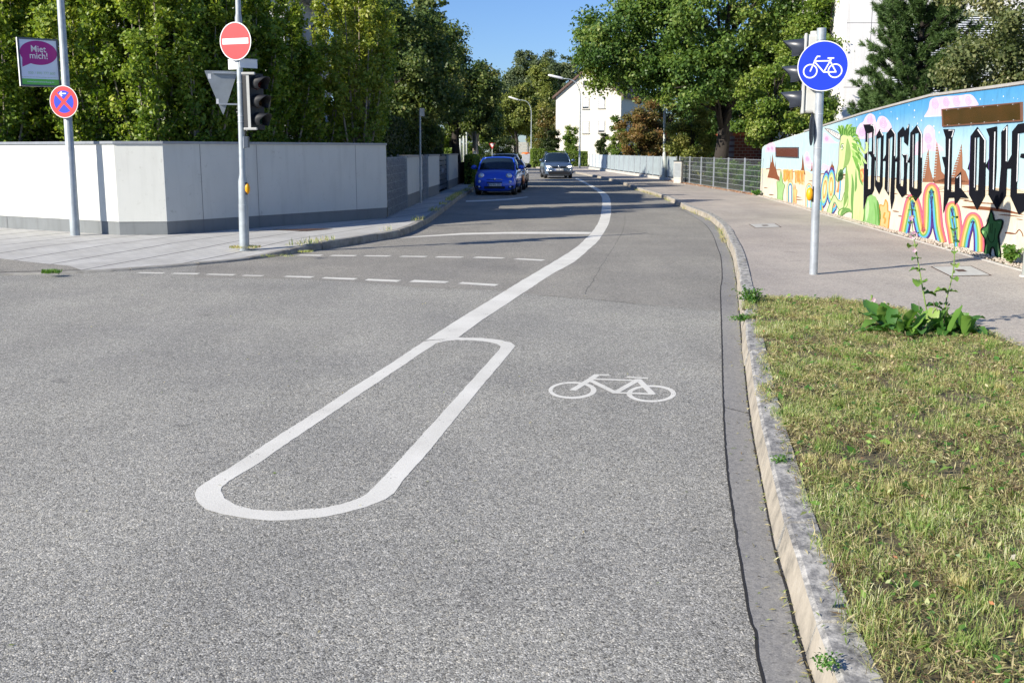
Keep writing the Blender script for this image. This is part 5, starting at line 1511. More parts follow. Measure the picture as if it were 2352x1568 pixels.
# thin sign post by the gabions
B4 = G(966, 466.5, PZ) ; T4 = At(964.5, 252, B4.y)
p4 = empty("sign_post", B4, "thin grey post with a small plate in front of the low pillars", "sign post")
pole_between(p4, B4, T4, 0.03, "pole_grey", n=12)
c = At(969.5, 258, B4.y) - B4
mb = MB(); mb.M = Matrix.Translation(c) @ Rz(R(70)); mb.box(-0.17, 0.17, 0, 0.006, -0.12, 0.12); mb.build("plate", "sign_back", p4)
# utility pole, flag poles, yield sign in the distance
B5 = G(1090.5, 412, PZ); T5 = At(1088, 180, B5.y)
p5 = empty("utility_pole", B5, "weathered grey timber pole just behind the blue parked car", "pole")
pole_between(p5, B5, T5, 0.09, "bark_pale", n=12, profile=[(0, .12), (1, .08)])
c = At(1090.5, 352, B5.y - .13) - B5
mb = MB(); mb.box(c.x - .09, c.x + .09, c.y, c.y + .02, c.z - .12, c.z + .12); mb.build("number_plate", "sign_white", p5)
for i, (x, lab) in enumerate(((1058, "left"), (1065.5, "middle"), (1072, "right"))):
    b_ = At(x, 372, 82.0); b_.z = 0.1
    r = empty("flagpole", b_, "pale green flagpole behind the hedge, %s of the three" % {"left": "the left one", "middle": "the middle one", "right": "the right one"}[lab], "flagpole", "three pale flagpoles")
    mb = MB(); mb.tube([Vector((0, 0, 0)), Vector((0, 0, 4.6 - .25 * i))], 0.085 if i < 2 else 0.06, 12); mb.build("shaft", "pole_pale", r, smooth=True)
    mb = MB(); mb.sphere((0, 0, 4.65 - .25 * i), 0.1, 10, 8); mb.build("finial", "pole_pale", r, smooth=True)
b_ = G(1130.7, 379.5); b_.z = 0.06
r = empty("yield_sign", b_, "distant red and white yield sign on a post at the junction", "road sign")
zc = At(1130.7, 335.5, b_.y).z - b_.z
mb = MB(); mb.tube([Vector((0, 0, 0)), Vector((0, 0, zc + .3))], 0.04, 10); mb.build("post", "pole_pale", r)
mb = MB(); s_ = 0.42
mb.add([(-s_, -.05, zc + .36 * 1), (s_, -.05, zc + .36), (0, -.05, zc - .36)], [(0, 1, 2)]); mb.build("red_border", "sign_red", r)
mb = MB(); s_ = 0.27
mb.add([(-s_, -.06, zc + .28), (s_, -.06, zc + .28), (0, -.06, zc - .17)], [(0, 1, 2)]); mb.build("white_field", "sign_white", r)

# street lamps
def lamp(base, x_top, y_top, xh, yh, label, hh):
    r = empty("street_lamp", base, label, "street lamp", "street lamps along the road")
    Y = base.y
    t = At(x_top, y_top, Y) - base; h0 = At(xh, yh, Y) - base
    mb = MB()
    pts = [Vector((0, 0, -.05)), Vector((0, 0, t.z * .5)), Vector((0, 0, t.z - 1.6)), Vector((-0.12, 0, t.z - 0.9)), Vector((-0.45, 0, t.z - .32)), Vector((-1.0, 0, t.z - 0.05)), Vector((t.x - 0.2, 0, t.z))]
    pts = spline(pts, 0.4)
    pts = [Vector((p.x, 0, p.z)) for p in pts]
    mb.tube(pts, [0.1 - 0.055 * min(1, i / (len(pts) * .7)) for i in range(len(pts))], 10)
    mb.build("mast", "pole_grey", r, smooth=True)
    mb = MB(); a = Vector((t.x - .1, 0, t.z)); d = (h0 - a)
    mb.tube([a, a + d * .1, a + d * .9, h0], [.05, .12, .11, .05], 10); mb.build("lamp_head", "sign_white", r, smooth=True)
B6 = G(1331, 387, 0.1); lamp(B6, 1297, 181, 1259, 172.5, "curved street lamp in front of the white gabled house", 0)
B7 = G(1220, 375.5, 0.06); lamp(B7, 1193, 230, 1168, 222.5, "farther curved street lamp in front of the olive trees", 0)
B8 = G(1525.6, 414, PZ); T8 = At(1528, 130, B8.y)
r = empty("lamp_post", B8, "slim pale post with red and white stickers in front of the screened fence", "lamp post")
pole_between(r, B8, T8, 0.06, "pole_pale", n=14, profile=[(0, .11), (.22, .1), (.23, .075), (1, .06)])
for zz in (2.45, 2.6):
    mb = MB(); mb.tube([Vector((0.0, 0, zz)), Vector((0.0, 0, zz + .06))], 0.085, 14); mb.build("sticker", "sign_red", r)
# utility cabinet
B9 = G(1557.5, 421, PZ)
r = empty("utility_cabinet", B9, "small grey utility cabinet with dark lid beside the fence", "cabinet")
hh = At(1557, 369, B9.y).z - PZ
mb = MB(); mb.M = Rz(R(-28)); mb.box(-.2, .2, -.15, .15, .22, hh - .05); mb.build("cabinet_body", "concrete_light", r, bevel=.01)
mb = MB(); mb.M = Rz(R(-28)); mb.box(-.22, .22, -.17, .17, hh - .05, hh); mb.build("lid", "dark_grey_plastic", r)
mb = MB(); mb.M = Rz(R(-28)); mb.box(-.19, .19, -.14, .14, -.05, .22); mb.build("base", "concrete_light", r)
mb = MB(); mb.M = Rz(R(-28)); mb.box(-.17, .17, -.155, -.150, .3, hh - .12); mb.build("door", "sign_back", r)

B10 = G(2355, 637, PZ)
r = empty("sign_post", B10, "pale post foot cut off by the right edge of the picture beside the painted wall", "sign post")
mb = MB(); mb.tube([Vector((0, 0, -.02)), Vector((0, 0, 2.7))], 0.045, 16); mb.build("shaft", "pole_pale", r, smooth=True)
mb = MB(); mb.tube([Vector((0, 0, -.02)), Vector((0, 0, 0.03))], 0.075, 16); mb.build("foot", "concrete_light", r)
# ------------------------------------------------------------------ vegetation
def quads_mesh(name, C, Nrm, U, L, W, tint, mat, parent=None, loc=None, kind=None):
    """many small pointed leaves: centres C, normals, long axes U, lengths, widths (all numpy)"""
    n = len(C)
    V = np.cross(Nrm, U); V /= np.linalg.norm(V, axis=1, keepdims=True) + 1e-9
    L = L[:, None]; W = W[:, None]
    a = C - U * L * 0.5; c = C + U * L * 0.5 - Nrm * L * 0.12
    b = C + V * W * 0.5 + Nrm * W * 0.10; d = C - V * W * 0.5 + Nrm * W * 0.10
    vs = np.stack([a, b, c, d], axis=1).reshape(-1, 3).astype(np.float32)
    me = bpy.data.meshes.new(name)
    me.vertices.add(4 * n); me.vertices.foreach_set('co', vs.ravel())
    me.loops.add(4 * n); me.loops.foreach_set('vertex_index', np.arange(4 * n, dtype=np.int32))
    me.polygons.add(n); me.polygons.foreach_set('loop_start', np.arange(0, 4 * n, 4, dtype=np.int32))
    me.polygons.foreach_set('loop_total', np.full(n, 4, dtype=np.int32))
    at = me.attributes.new("tint", 'FLOAT', 'POINT'); at.data.foreach_set('value', np.repeat(tint, 4).astype(np.float32))
    me.materials.append(MATS[mat]); me.update(calc_edges=True)
    o = bpy.data.objects.new(name, me); COL.objects.link(o)
    if parent: o.parent = parent
    if loc is not None: o.location = loc
    return o
def unit(a): return a / (np.linalg.norm(a, axis=1, keepdims=True) + 1e-9)

def crown_points(rg, lobes):
    """lobes: (centre, radii, n clumps, clump radius, shell) -> clump centres, radii, lobe centre"""
    cs = []; rs = []; oc = []
    for c, r, n, cr, shell in lobes:
        d = unit(rg.normal(size=(n, 3)))
        k = (shell + (1 - shell) * rg.random(n) ** 0.6)[:, None]
        k = k * rg.uniform(0.86, 1.14, (n, 1))
        p = np.array(c) + d * np.array(r) * k
        cs.append(p); rs.append(cr * rg.uniform(0.65, 1.35, n)); oc.append(np.tile(c, (n, 1)))
    return np.concatenate(cs), np.concatenate(rs), np.concatenate(oc)

def tree(label, base, lobes, leaves, leaf, mat, trunk_r, seed, cat="tree", name="tree", group=None, stretch=(1, 1, 0.7), up=0.5, th=None, bark="bark", upright=False, tint_shift=0.0, limbs=26, stems=1, trunk_top=None):
    rg = np.random.default_rng(seed)
    root = empty(name, base, label, cat, group)
    cs, rs, oc = crown_points(rg, lobes)
    w = rs ** 2; w = w / w.sum()
    idx = rg.choice(len(cs), size=leaves, p=w)
    d = unit(rg.normal(size=(leaves, 3)))
    k = (np.abs(rg.normal(0.0, 0.55, leaves)) + .08); k = np.where(k > 1.12, rg.uniform(.2, 1.05, leaves), k)[:, None]
    st_ = np.array(stretch)
    P = cs[idx] + d * k * rs[idx][:, None] * st_
    out = unit(P - oc[idx] + 1e-6)
    Nn = unit(rg.normal(size=(leaves, 3)) * 0.8 + np.array([0, 0, up]) + out * 0.45 + d * 0.35)
    if upright: U0 = rg.normal(size=(leaves, 3)) * 0.7 + np.array([0, 0, 1.0]) + out * 0.4
    else: U0 = rg.normal(size=(leaves, 3)) + out * 0.5 - np.array([0, 0, 0.5])
    U = U0 - Nn * (U0 * Nn).sum(1, keepdims=True); U = unit(U)
    L = leaf * rg.uniform(0.7, 1.3, leaves); W = L * rg.uniform(0.5, 0.75, leaves)
    ct = rg.normal(0.0, 0.15, len(cs))
    tint = np.clip(0.42 + tint_shift + ct[idx] + rg.normal(0, 0.16, leaves), 0, 1)
    keep = P[:, 2] > 0.03
    quads_mesh("crown", P[keep], Nn[keep], U[keep], L[keep], W[keep], tint[keep], mat, root)
    # trunk and limbs
    mb = MB(); rr = random.Random(seed)
    zc = lobes[0][0][2]; top = trunk_top or (zc + lobes[0][1][2] * 0.35)
    for s in range(stems):
        a = rr.uniform(0, 6.28); o_ = 0.0 if stems == 1 else rr.uniform(0.15, 0.4)
        cx = lobes[0][0][0] * (1.0 if stems == 1 else 1.0); cy = lobes[0][0][1]
        p0 = Vector((math.cos(a) * o_ * .4, math.sin(a) * o_ * .4, -0.1)); p3 = Vector((cx * .6 + math.cos(a) * o_ * 2, cy * .6 + math.sin(a) * o_ * 2, top))
        pts = [p0] + [p0.lerp(p3, t) + Vector((rr.uniform(-1, 1), rr.uniform(-1, 1), 0)) * trunk_r * 0.6 for t in (.2, .4, .6, .8)] + [p3]
        r0 = trunk_r / (1 if stems == 1 else 1.6)
        mb.tube(pts, [r0 * 1.25, r0, r0 * .85, r0 * .7, r0 * .5, r0 * .2], 9)
        for q in range(limbs // stems):
            i = rr.randrange(len(cs)); tgt = Vector(cs[i])
            f = rr.uniform(0.3, 0.85); st0 = p0.lerp(p3, f)
            if st0.z > tgt.z + .3: st0.z = max(0.3, tgt.z - 0.3)
            mid = st0.lerp(tgt, .5) + Vector((0, 0, (tgt - st0).length * (0.1 if not upright else -0.05)))
            mb.tube([st0, mid, tgt], [r0 * .38, r0 * .2, r0 * .05], 6)
    mb.build("trunk", bark, root, smooth=True)
    return root

def bx(x, Y, z=0.09):            # foot of a plant seen at picture column x, Y metres out
    return Vector(((x - 1176) / F * Y * 1.0, Y, z))
HB = "hornbeams behind the white wall"
def hornbeam(label, x, Y, h, r, seed, mat="leaf_hornbeam", ts=0.0, leaves=26000):
    rg = np.random.default_rng(seed * 7); rk = random.Random(seed * 13)
    root = empty("hornbeam_tree", bx(x, Y), label, "tree", HB)
    mb = MB(); tw = []
    for i in range(17):
        a = 2.4 * i + rk.uniform(-.4, .4); u = ((i + .5) / 17) ** .55
        R_ = r * u * rk.uniform(.85, 1.15); H_ = h * (1.06 - .36 * u ** 2) * rk.uniform(.86, 1.06)
        pt = lambda t: Vector((math.cos(a) * R_ * (1 - (1 - t) ** 1.7), math.sin(a) * R_ * (1 - (1 - t) ** 1.7), .15 + H_ * t ** .92))
        P = [pt(k / 8) for k in range(9)]
        mb.tube(P, [.045 * (1 - .88 * k / 8) for k in range(9)], 6)
        for j in range(11):
            t0 = .16 + .82 * (j + rk.random()) / 11; p = pt(t0)
            b_ = a + rk.uniform(-1.3, 1.3); L_ = rk.uniform(.30, .72) * (1.05 - .55 * t0) * (r / 1.1)
            e = p + Vector((math.cos(b_) * L_ * .75, math.sin(b_) * L_ * .75, L_ * rk.uniform(.45, 1.0)))
            tw.append((p, e, .55 + .75 * t0)); mb.tube([p, p.lerp(e, .5) - Vector((0, 0, .03)), e], [.012, .008, .003], 4)
        tw.append((pt(.86), pt(1.0) + Vector((0, 0, .12)), 1.1))
    mb.build("trunk", "bark_pale", root, smooth=True)
    A = np.array([tuple(p) for p, _, _ in tw]); B = np.array([tuple(e) for _, e, _ in tw]); w = np.array([q for _, _, q in tw]); w = w / w.sum()
    n = int(leaves * 1.05); idx = rg.choice(len(tw), size=n, p=w)
    t = rg.random(n)[:, None] ** .8; D = unit(B - A)[idx]
    P = A[idx] + (B - A)[idx] * t + rg.normal(size=(n, 3)) * np.array([.085, .085, .075]) * (r / 1.1)
    out = unit(P * np.array([1, 1, 0]) + 1e-6)
    Nn = unit(rg.normal(size=(n, 3)) * .7 + np.array([0, 0, .55]) + out * .5); U = rg.normal(size=(n, 3)) * .6 + D * .9 + out * .3
    U = unit(U - Nn * (U * Nn).sum(1, keepdims=True)); L = .098 * rg.uniform(.65, 1.3, n)
    ct = rg.normal(0, .1, len(tw)); top_light = np.clip((P[:, 2] / h - .55) * .35, -.1, .18)  # tint rises with height: sunlight on the upper leaves painted in
    quads_mesh("crown", P, Nn, U, L, L * .6, np.clip(.42 + ts + ct[idx] + top_light + rg.normal(0, .14, n), 0, 1), mat, root)
    return root
rr = random.Random(3)
hornbeam("hornbeam at the left edge of the picture behind the poster frame", 20, 23.2, 5.5, 1.15, 1, ts=.08)
hornbeam("hornbeam between the poster and the leaning lamp post, behind the wall", 128, 24.3, 5.7, 1.05, 2)
hornbeam("hornbeam right of the leaning lamp post, tallest yellow-green one", 255, 23.2, 5.7, 1.25, 3, ts=.08, leaves=30000)
hornbeam("hornbeam behind the bright chamfered corner of the wall", 372, 22.8, 5.5, 1.15, 4, ts=.05)
hornbeam("hornbeam directly behind the yield sign back", 470, 23.2, 5.5, 1.05, 5)
hornbeam("shaded hornbeam behind the no-entry pole", 565, 24.2, 5.3, 1.1, 6, ts=-.08)  # leaf tint lowered to paint in shade from the neighbouring trees
hornbeam("dark hornbeam right of the black traffic light", 645, 25.6, 5.2, .9, 7, ts=-.08)  # darker tint again, painted shade of the trees beside it
hornbeam("small pointed hornbeam below the roof corner", 728, 26.6, 4.0, 0.8, 8, ts=.1, leaves=12000)
hornbeam("bright yellow hornbeam near the end of the white wall", 828, 27.4, 6.3, 1.05, 9, "leaf_hornbeam_yellow", .0, 22000)
hornbeam("dark hornbeam just past the end of the white wall", 846, 31.5, 6.0, 1.0, 10, ts=-.05)
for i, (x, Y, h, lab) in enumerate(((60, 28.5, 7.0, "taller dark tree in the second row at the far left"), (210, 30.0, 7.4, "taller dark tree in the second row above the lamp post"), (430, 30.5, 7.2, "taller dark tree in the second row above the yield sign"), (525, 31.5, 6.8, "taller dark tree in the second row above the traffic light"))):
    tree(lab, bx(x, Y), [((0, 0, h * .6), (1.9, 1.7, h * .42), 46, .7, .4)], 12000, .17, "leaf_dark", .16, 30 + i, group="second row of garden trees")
# large lindens along the left side of the street
LN = "broad trees along the left side of the street"
tree("broad dark tree overhanging the gabion wall", bx(915, 42), [((0, 0, 5.0), (2.3, 2.4, 2.9), 60, .75, .45), ((.9, 0, 4.2), (1.5, 1.8, 1.8), 26, .55, .4)], 52000, .15, "leaf_linden", .2, 41, group=LN, tint_shift=-.08)
tree("highest linden crown reaching the top of the picture beside the blue sky", bx(948, 50), [((.0, 0, 5.8), (2.3, 2.4, 2.9), 60, .8, .5), ((-1.4, 0, 5.0), (2.1, 2, 3.0), 34, .8, .45), ((1.2, 0, 4.1), (1.6, 2, 2.4), 28, .7, .45), ((1.0, 0, 8.0), (.7, 1.0, .6), 12, .5, .3)], 70000, .16, "leaf_linden", .26, 42, group=LN, tint_shift=.07)
tree("linden with stepped crown sloping down to the street gap", bx(1050, 58), [((-.2, 0, 4.9), (1.8, 2.2, 2.3), 44, .72, .5), ((1.15, 0, 4.4), (1.15, 1.6, 1.5), 26, .6, .45), ((-.9, 0, 6.6), (1.1, 1.4, 1.1), 18, .6, .3), ((1.7, 0, 3.2), (.8, 1.2, .9), 14, .5, .3)], 60000, .16, "leaf_linden", .24, 43, group=LN, tint_shift=.05)
tree("dark tree behind the timber pole with a pale trunk", bx(1096, 78), [((-.2, 0, 5.0), (1.9, 2.2, 2.5), 40, .8, .45), ((.6, 0, 6.6), (1.1, 1.4, 1.2), 16, .6, .3)], 26000, .2, "leaf_linden", .2, 44, group=LN, tint_shift=-.1, bark="bark_pale")
tree("small yellowish tree behind the flagpoles", bx(1040, 92), [((0, 0, 4.0), (3.4, 2.4, 3.4), 50, .9, .4)], 20000, .24, "leaf_hornbeam_yellow", .2, 45, group=LN, tint_shift=-.15)
# far trees
FT = "trees beyond the junction"
def far(label, x, Y, lobes, n, leaf, mat, tr, seed, ts=0, bark="bark"):
    tree(label, bx(x, Y, 0.06), lobes, n, leaf, mat, tr, seed, group=FT, tint_shift=ts, bark=bark)
far("olive-green tree with leaning trunk behind the orange-lidded bin", 1188, 147, [((-.8, 0, 6.9), (3.4, 3, 3.0), 50, 1.0, .4), ((1.8, 0, 7.2), (2.2, 2.5, 3.2), 34, .9, .4), ((-3.8, 0, 6.0), (1.8, 2, 2.0), 20, .8, .3), ((.4, 0, 9), (1.4, 1.6, 1.6), 14, .7, .3)], 42000, .3, "leaf_olive", .28, 51, .08)
far("tall olive tree left of the white gabled house", 1238, 165, [((0, 0, 8.0), (2.6, 2.6, 6.2), 60, 1.1, .4), ((.6, 0, 12.4), (1.6, 2, 2.6), 18, .9, .3)], 34000, .34, "leaf_olive", .3, 52, .02)
far("dark reddish-brown bush tree beside the white gabled house", 1258, 142, [((0, 0, 4.6), (1.9, 2, 3.2), 36, .8, .4)], 14000, .26, "leaf_brown", .2, 53, -.2)
for i, (x, Y, h, r, lab) in enumerate(((1178, 205, 15.5, 4.6, "leftmost haze-tinted tree of the far skyline"), (1212, 215, 22.0, 4.4, "middle haze-tinted tree of the far skyline, rounded top"), (1250, 210, 20.5, 4.0, "far skyline tree just right of the tallest one"), (1290, 195, 18.5, 5.0, "rightmost far skyline tree partly behind the maple"), (1140, 180, 12.0, 4.5, "low dark tree behind the timber pole"))):
    far(lab, x, Y, [((0, 0, h * .6), (r, r, h * .38), 70, 1.35, .45), ((rr.uniform(-2, 2), 0, h * .88), (r * .5, r * .5, h * .12), 18, 1.0, .3)], 26000, .42, "leaf_far_haze", .4, 60 + i)
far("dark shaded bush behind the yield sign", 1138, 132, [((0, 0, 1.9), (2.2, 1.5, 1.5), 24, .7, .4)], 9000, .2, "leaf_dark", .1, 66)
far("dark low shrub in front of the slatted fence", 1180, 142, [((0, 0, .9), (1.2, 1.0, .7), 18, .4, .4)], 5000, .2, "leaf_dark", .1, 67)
far("slim pale-trunked tree behind the parked cars", 1101, 124, [((0, 0, 5.2), (2.4, 2, 2.2), 30, .8, .4)], 12000, .26, "leaf_olive", .16, 68, -.1, "bark_pale")
# right side
tree("huge maple with a dark trunk leaning over the fence", Vector((10.4, 53, .1)),
     [((.4, 0, 8.3), (5.6, 5.0, 3.9), 150, 1.0, .55), ((-4.8, 0, 6.6), (2.6, 3.2, 2.1), 50, .85, .45), ((4.2, 0, 6.8), (2.6, 3.0, 2.4), 46, .85, .4), ((-2.0, -2.0, 4.9), (2.6, 2.2, 1.2), 40, .75, .35), ((1.5, 0, 5.2), (2.4, 2.6, 1.3), 36, .75, .35), ((.4, -1.4, 4.6), (3.0, 1.8, .8), 34, .6, .3), ((-3.9, -.5, 5.2), (2.0, 2, 1.0), 22, .6, .3), ((-6.5, 0, 6.9), (1.1, 1.6, 1.0), 14, .5, .3)],
     165000, .17, "leaf_maple", .34, 71, tint_shift=.03, name="maple_tree", limbs=60, bark="bark", trunk_top=8.5)
tree("brown-tinged bushy tree behind the screened fence", bx(1470, 78, .1), [((0, 0, 3.2), (1.9, 1.6, 2.3), 60, .5, .3), ((1.4, 0, 2.2), (1.3, 1.1, 1.8), 30, .45, .3)], 40000, .14, "leaf_brown", .12, 72, tint_shift=.08)
tree("narrow green shrub left of the brown bushy tree", bx(1418, 92, .1), [((0, 0, 2.4), (1.0, 1.0, 2.4), 50, .36, .25)], 16000, .15, "leaf_hedge", .08, 73)
tree("yellow-green shrub behind the slim lamp post", bx(1580, 57, .1), [((0, 0, 2.0), (1.5, 1.2, 1.9), 36, .45, .4)], 24000, .11, "leaf_olive", .1, 74, tint_shift=.1)
tree("dark green undergrowth tree right of the maple trunk", bx(1700, 60, .1), [((0, 0, 2.8), (2.1, 1.6, 2.6), 44, .6, .35)], 22000, .15, "leaf_maple", .1, 75, tint_shift=-.1)
tree("shaded shrub left of the maple trunk", bx(1612, 63, .1), [((0, 0, 2.8), (1.8, 1.4, 2.6), 36, .6, .35)], 18000, .15, "leaf_maple", .1, 79, tint_shift=-.1)
tree("mixed green tree filling the gap between the gabled house and the maple", bx(1530, 104, .1), [((0, 0, 4.4), (3.2, 2.4, 3.6), 70, .8, .3), ((-2.2, 0, 3.0), (1.8, 2, 2.4), 30, .7, .3)], 34000, .22, "leaf_olive", .2, 90, tint_shift=-.1)
tree("green tree behind the maple trunk beyond the fence", bx(1640, 84, .1), [((0, 0, 4.2), (3.2, 2.4, 3.6), 60, .8, .3)], 26000, .2, "leaf_maple", .2, 91, tint_shift=-.15)
tree("bright drooping tree in front of the red brick wall", Vector(((1762 - 1176) / F * 41, 41, .1)), [((0, 0, 3.6), (1.35, 1.4, 2.1), 50, .42, .4), ((1.3, 0, 2.9), (1.3, 1.3, 1.1), 30, .4, .35), ((-.9, 0, 2.9), (.9, 1, 1.0), 16, .35, .3), ((.6, 0, 5.0), (.9, 1, 1.0), 14, .35, .3)], 38000, .12, "leaf_bright", .1, 76)
tree("broad green tree behind the traffic light on the right", Vector(((1880 - 1176) / F * 46, 46, .1)), [((0, 0, 5.0), (1.7, 1.7, 3.9), 70, .6, .4)], 36000, .14, "leaf_bright", .16, 77, tint_shift=-.15)
tree("pale-leaved tree at the right edge above the painted wall", Vector((11.3, 23, .1)), [((-.2, 0, 4.3), (1.75, 1.6, 2.7), 64, .48, .4), ((-.9, 0, 3.0), (.9, 1, 1.1), 24, .38, .35), ((1.2, 0, 4.8), (1.2, 1.2, 1.8), 24, .45, .35)], 64000, .085, "leaf_pale", .1, 78, tint_shift=.02)
# pine
def pine(base, h, label, seed, wide=1.25):
    rg = np.random.default_rng(seed); rr = random.Random(seed)
    root = empty("pine_tree", base, label, "tree")
    mb = MB(); mb.tube([Vector((0, 0, -.1)), Vector((0.05, 0, h * .5)), Vector((0, 0, h))], [.12, .09, .02], 10)
    tips = []; z = 0.9
    while z < h - .25:
        k = 7; reach = wide * (1 - (z / h) ** 2.2) * rr.uniform(.8, 1.12) + .30
        a0 = rr.uniform(0, 6)
        for i in range(k):
            a = a0 + 2 * math.pi * i / k + rr.uniform(-.3, .3); rl = reach * rr.uniform(.75, 1.12)
            e = Vector((math.cos(a) * rl, math.sin(a) * rl, z + rl * .50)); s0 = Vector((0, 0, z))
            m_ = s0.lerp(e, .55) - Vector((0, 0, .08)); mb.tube([s0, m_, e], [.03, .02, .008], 5)
            for f in (.35, .5, .62, .74, .86, 1.0):
                p = s0.lerp(m_, f * 2) if f < .5 else m_.lerp(e, (f - .5) * 2)
                for s in range(3):
                    q = p + Vector((rr.uniform(-.16, .16), rr.uniform(-.16, .16), rr.uniform(-.02, .12)))
                    tips.append((q, (Vector((math.cos(a), math.sin(a), 1.0)) + Vector((rr.uniform(-.6, .6), rr.uniform(-.6, .6), 0))).normalized()))
        z += .34
    for s in range(10): tips.append((Vector((rr.uniform(-.1, .1), rr.uniform(-.1, .1), h - .3 + s * .05)), Vector((0, 0, 1))))
    mb.build("trunk", "bark", root, smooth=True)
    C = []; U = []
    for p, d in tips:
        m = 95
        dd = unit(rg.normal(size=(m, 3)) * .62 + np.array(d))
        along = rg.uniform(-.13, .06, (m, 1)) * np.array(d)
        C.append(np.array(p) + along + dd * .065); U.append(dd)
    C = np.concatenate(C); U = np.concatenate(U); n = len(C)
    Nn = rg.normal(size=(n, 3)); Nn = unit(Nn - U * (Nn * U).sum(1, keepdims=True))
    quads_mesh("crown", C, Nn, U, rg.uniform(.11, .18, n), np.full(n, .014), np.clip(rg.normal(.5, .2, n), 0, 1), "needles", root)
pine(Vector(((2078 - 1176) / F * 27.5, 27.5, .1)), 7.4, "dark pine with upturned branches in front of the white building", 5)
pine(Vector(((2002 - 1176) / F * 31.0, 31.0, .1)), 3.3, "small low pine left of the big pine behind the wall", 6, .75)

# hedges and shrubs
def hedge(label, x0, x1, y0, y1, h, mat, seed, leaf=.09, dens=420, cat="hedge", z=.1):
    rg = np.random.default_rng(seed); w, d = x1 - x0, y1 - y0
    root = empty("hedge", ((x0 + x1) / 2, (y0 + y1) / 2, z), label, cat)
    mb = MB(); mb.box(-w / 2 + .12, w / 2 - .12, -d / 2 + .12, d / 2 - .12, 0, h - .14); mb.build("inner_twigs", "hedge_core", root)
    area = w * d + 2 * (w + d) * h; n = int(min(40000, area * dens * 1.4))
    P = np.empty((n, 3)); Nn = np.empty((n, 3)); pick = rg.random(n) * area
    a1 = w * d; a2 = a1 + 2 * w * h
    r1, r2 = rg.random(n), rg.random(n); dep = rg.uniform(-.14, .05, n)
    t = pick < a1; f = (pick >= a1) & (pick < a2); s = pick >= a2
    P[t] = np.stack([(r1[t] - .5) * w, (r2[t] - .5) * d, h + dep[t]], 1); Nn[t] = (0, 0, 1)
    sg = np.where(rg.random(n) < .5, -1.0, 1.0)
    P[f] = np.stack([(r1[f] - .5) * w, sg[f] * (d / 2 + dep[f]), r2[f] * h], 1); Nn[f] = np.stack([0 * sg[f], sg[f], 0 * sg[f]], 1)
    P[s] = np.stack([sg[s] * (w / 2 + dep[s]), (r1[s] - .5) * d, r2[s] * h], 1); Nn[s] = np.stack([sg[s], 0 * sg[s], 0 * sg[s]], 1)
    Nn = unit(Nn + rg.normal(size=(n, 3)) * .7); U = rg.normal(size=(n, 3)); U = unit(U - Nn * (U * Nn).sum(1, keepdims=True))
    L = leaf * rg.uniform(.7, 1.3, n)
    quads_mesh("foliage", P, Nn, U, L, L * .65, np.clip(rg.normal(.5, .22, n), 0, 1), mat, root)
plain("hedge_core", (0.012, 0.018, 0.008), 1)
a = G(1087, 410, PZ); hedge("clipped hedge right of the brown gate panel", bx(1072, 52).x, bx(1090, 50).x, 50.5, 58, 1.35, "leaf_hedge", 1, .08)
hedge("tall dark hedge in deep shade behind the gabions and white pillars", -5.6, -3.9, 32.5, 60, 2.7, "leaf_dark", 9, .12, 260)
hedge("long low hedge behind the flagpoles", -9, bx(1078, 88).x, 86, 88, 1.75, "leaf_hedge", 2, .16, 160)
hedge("sunlit clipped hedge at the corner behind the grey car", bx(1219, 112).x, bx(1246, 112).x, 106, 114, 1.75, "leaf_hedge", 3, .13, 260)
hedge("lower hedge running right behind the grey car", bx(1248, 106).x, bx(1350, 106).x, 108, 112, 1.5, "leaf_hedge", 4, .13, 220)
tree("dark cone-shaped bush behind the corner hedge", bx(1262, 121, .1), [((0, 0, 2.3), (1.1, 1.2, 1.8), 50, .42, .2)], 12000, .16, "leaf_dark", .1, 81, cat="bush", name="bush")
tree("bright green bush at the left foot of the gabled house", bx(1311, 120, .1), [((0, 0, 2.3), (.95, 1.2, 2.0), 50, .4, .2)], 13000, .16, "leaf_hedge", .1, 82, cat="bush", name="bush")
tree("dark upright shrub before the right part of the gabled house", bx(1380, 104, .1), [((0, 0, 1.8), (.6, .7, 1.7), 40, .3, .2)], 10000, .13, "leaf_dark", .08, 83, cat="bush", name="bush", tint_shift=.15)
for i, (x, yy, w, h_) in enumerate(((1722, 438, .9, 1.0), (1655, 430, 1.2, 1.1), (1600, 424, 1.2, 1.3))):
    tree("dark low shrub behind the see-through mesh fence, %s of three" % ("nearest the painted wall", "the middle one", "the one by the cabinet")[i], G(x, yy, .1) + Vector((1.5, 0, 0)), [((0, 0, h_ * .5), (w, w, h_ * .45), 30, .3, .3)], 9000, .08, "leaf_hedge", .03, 95 + i, cat="bush", name="bush", tint_shift=-.25, group="shrubs behind the mesh fence")
tree("leafy shrub growing through the mesh fence near the painted wall", G(1708, 440, .1) + Vector((.35, 0, 0)), [((0, 0, .6), (.5, .7, .55), 22, .2, .3)], 6000, .07, "leaf_weed", .02, 84, cat="bush", name="bush", tint_shift=-.15)

leafmat('clip_leaves', [(0.10, 0.15, 0.04), (0.24, 0.30, 0.10), (0.42, 0.46, 0.20), (0.55, 0.50, 0.30)], 0.3)
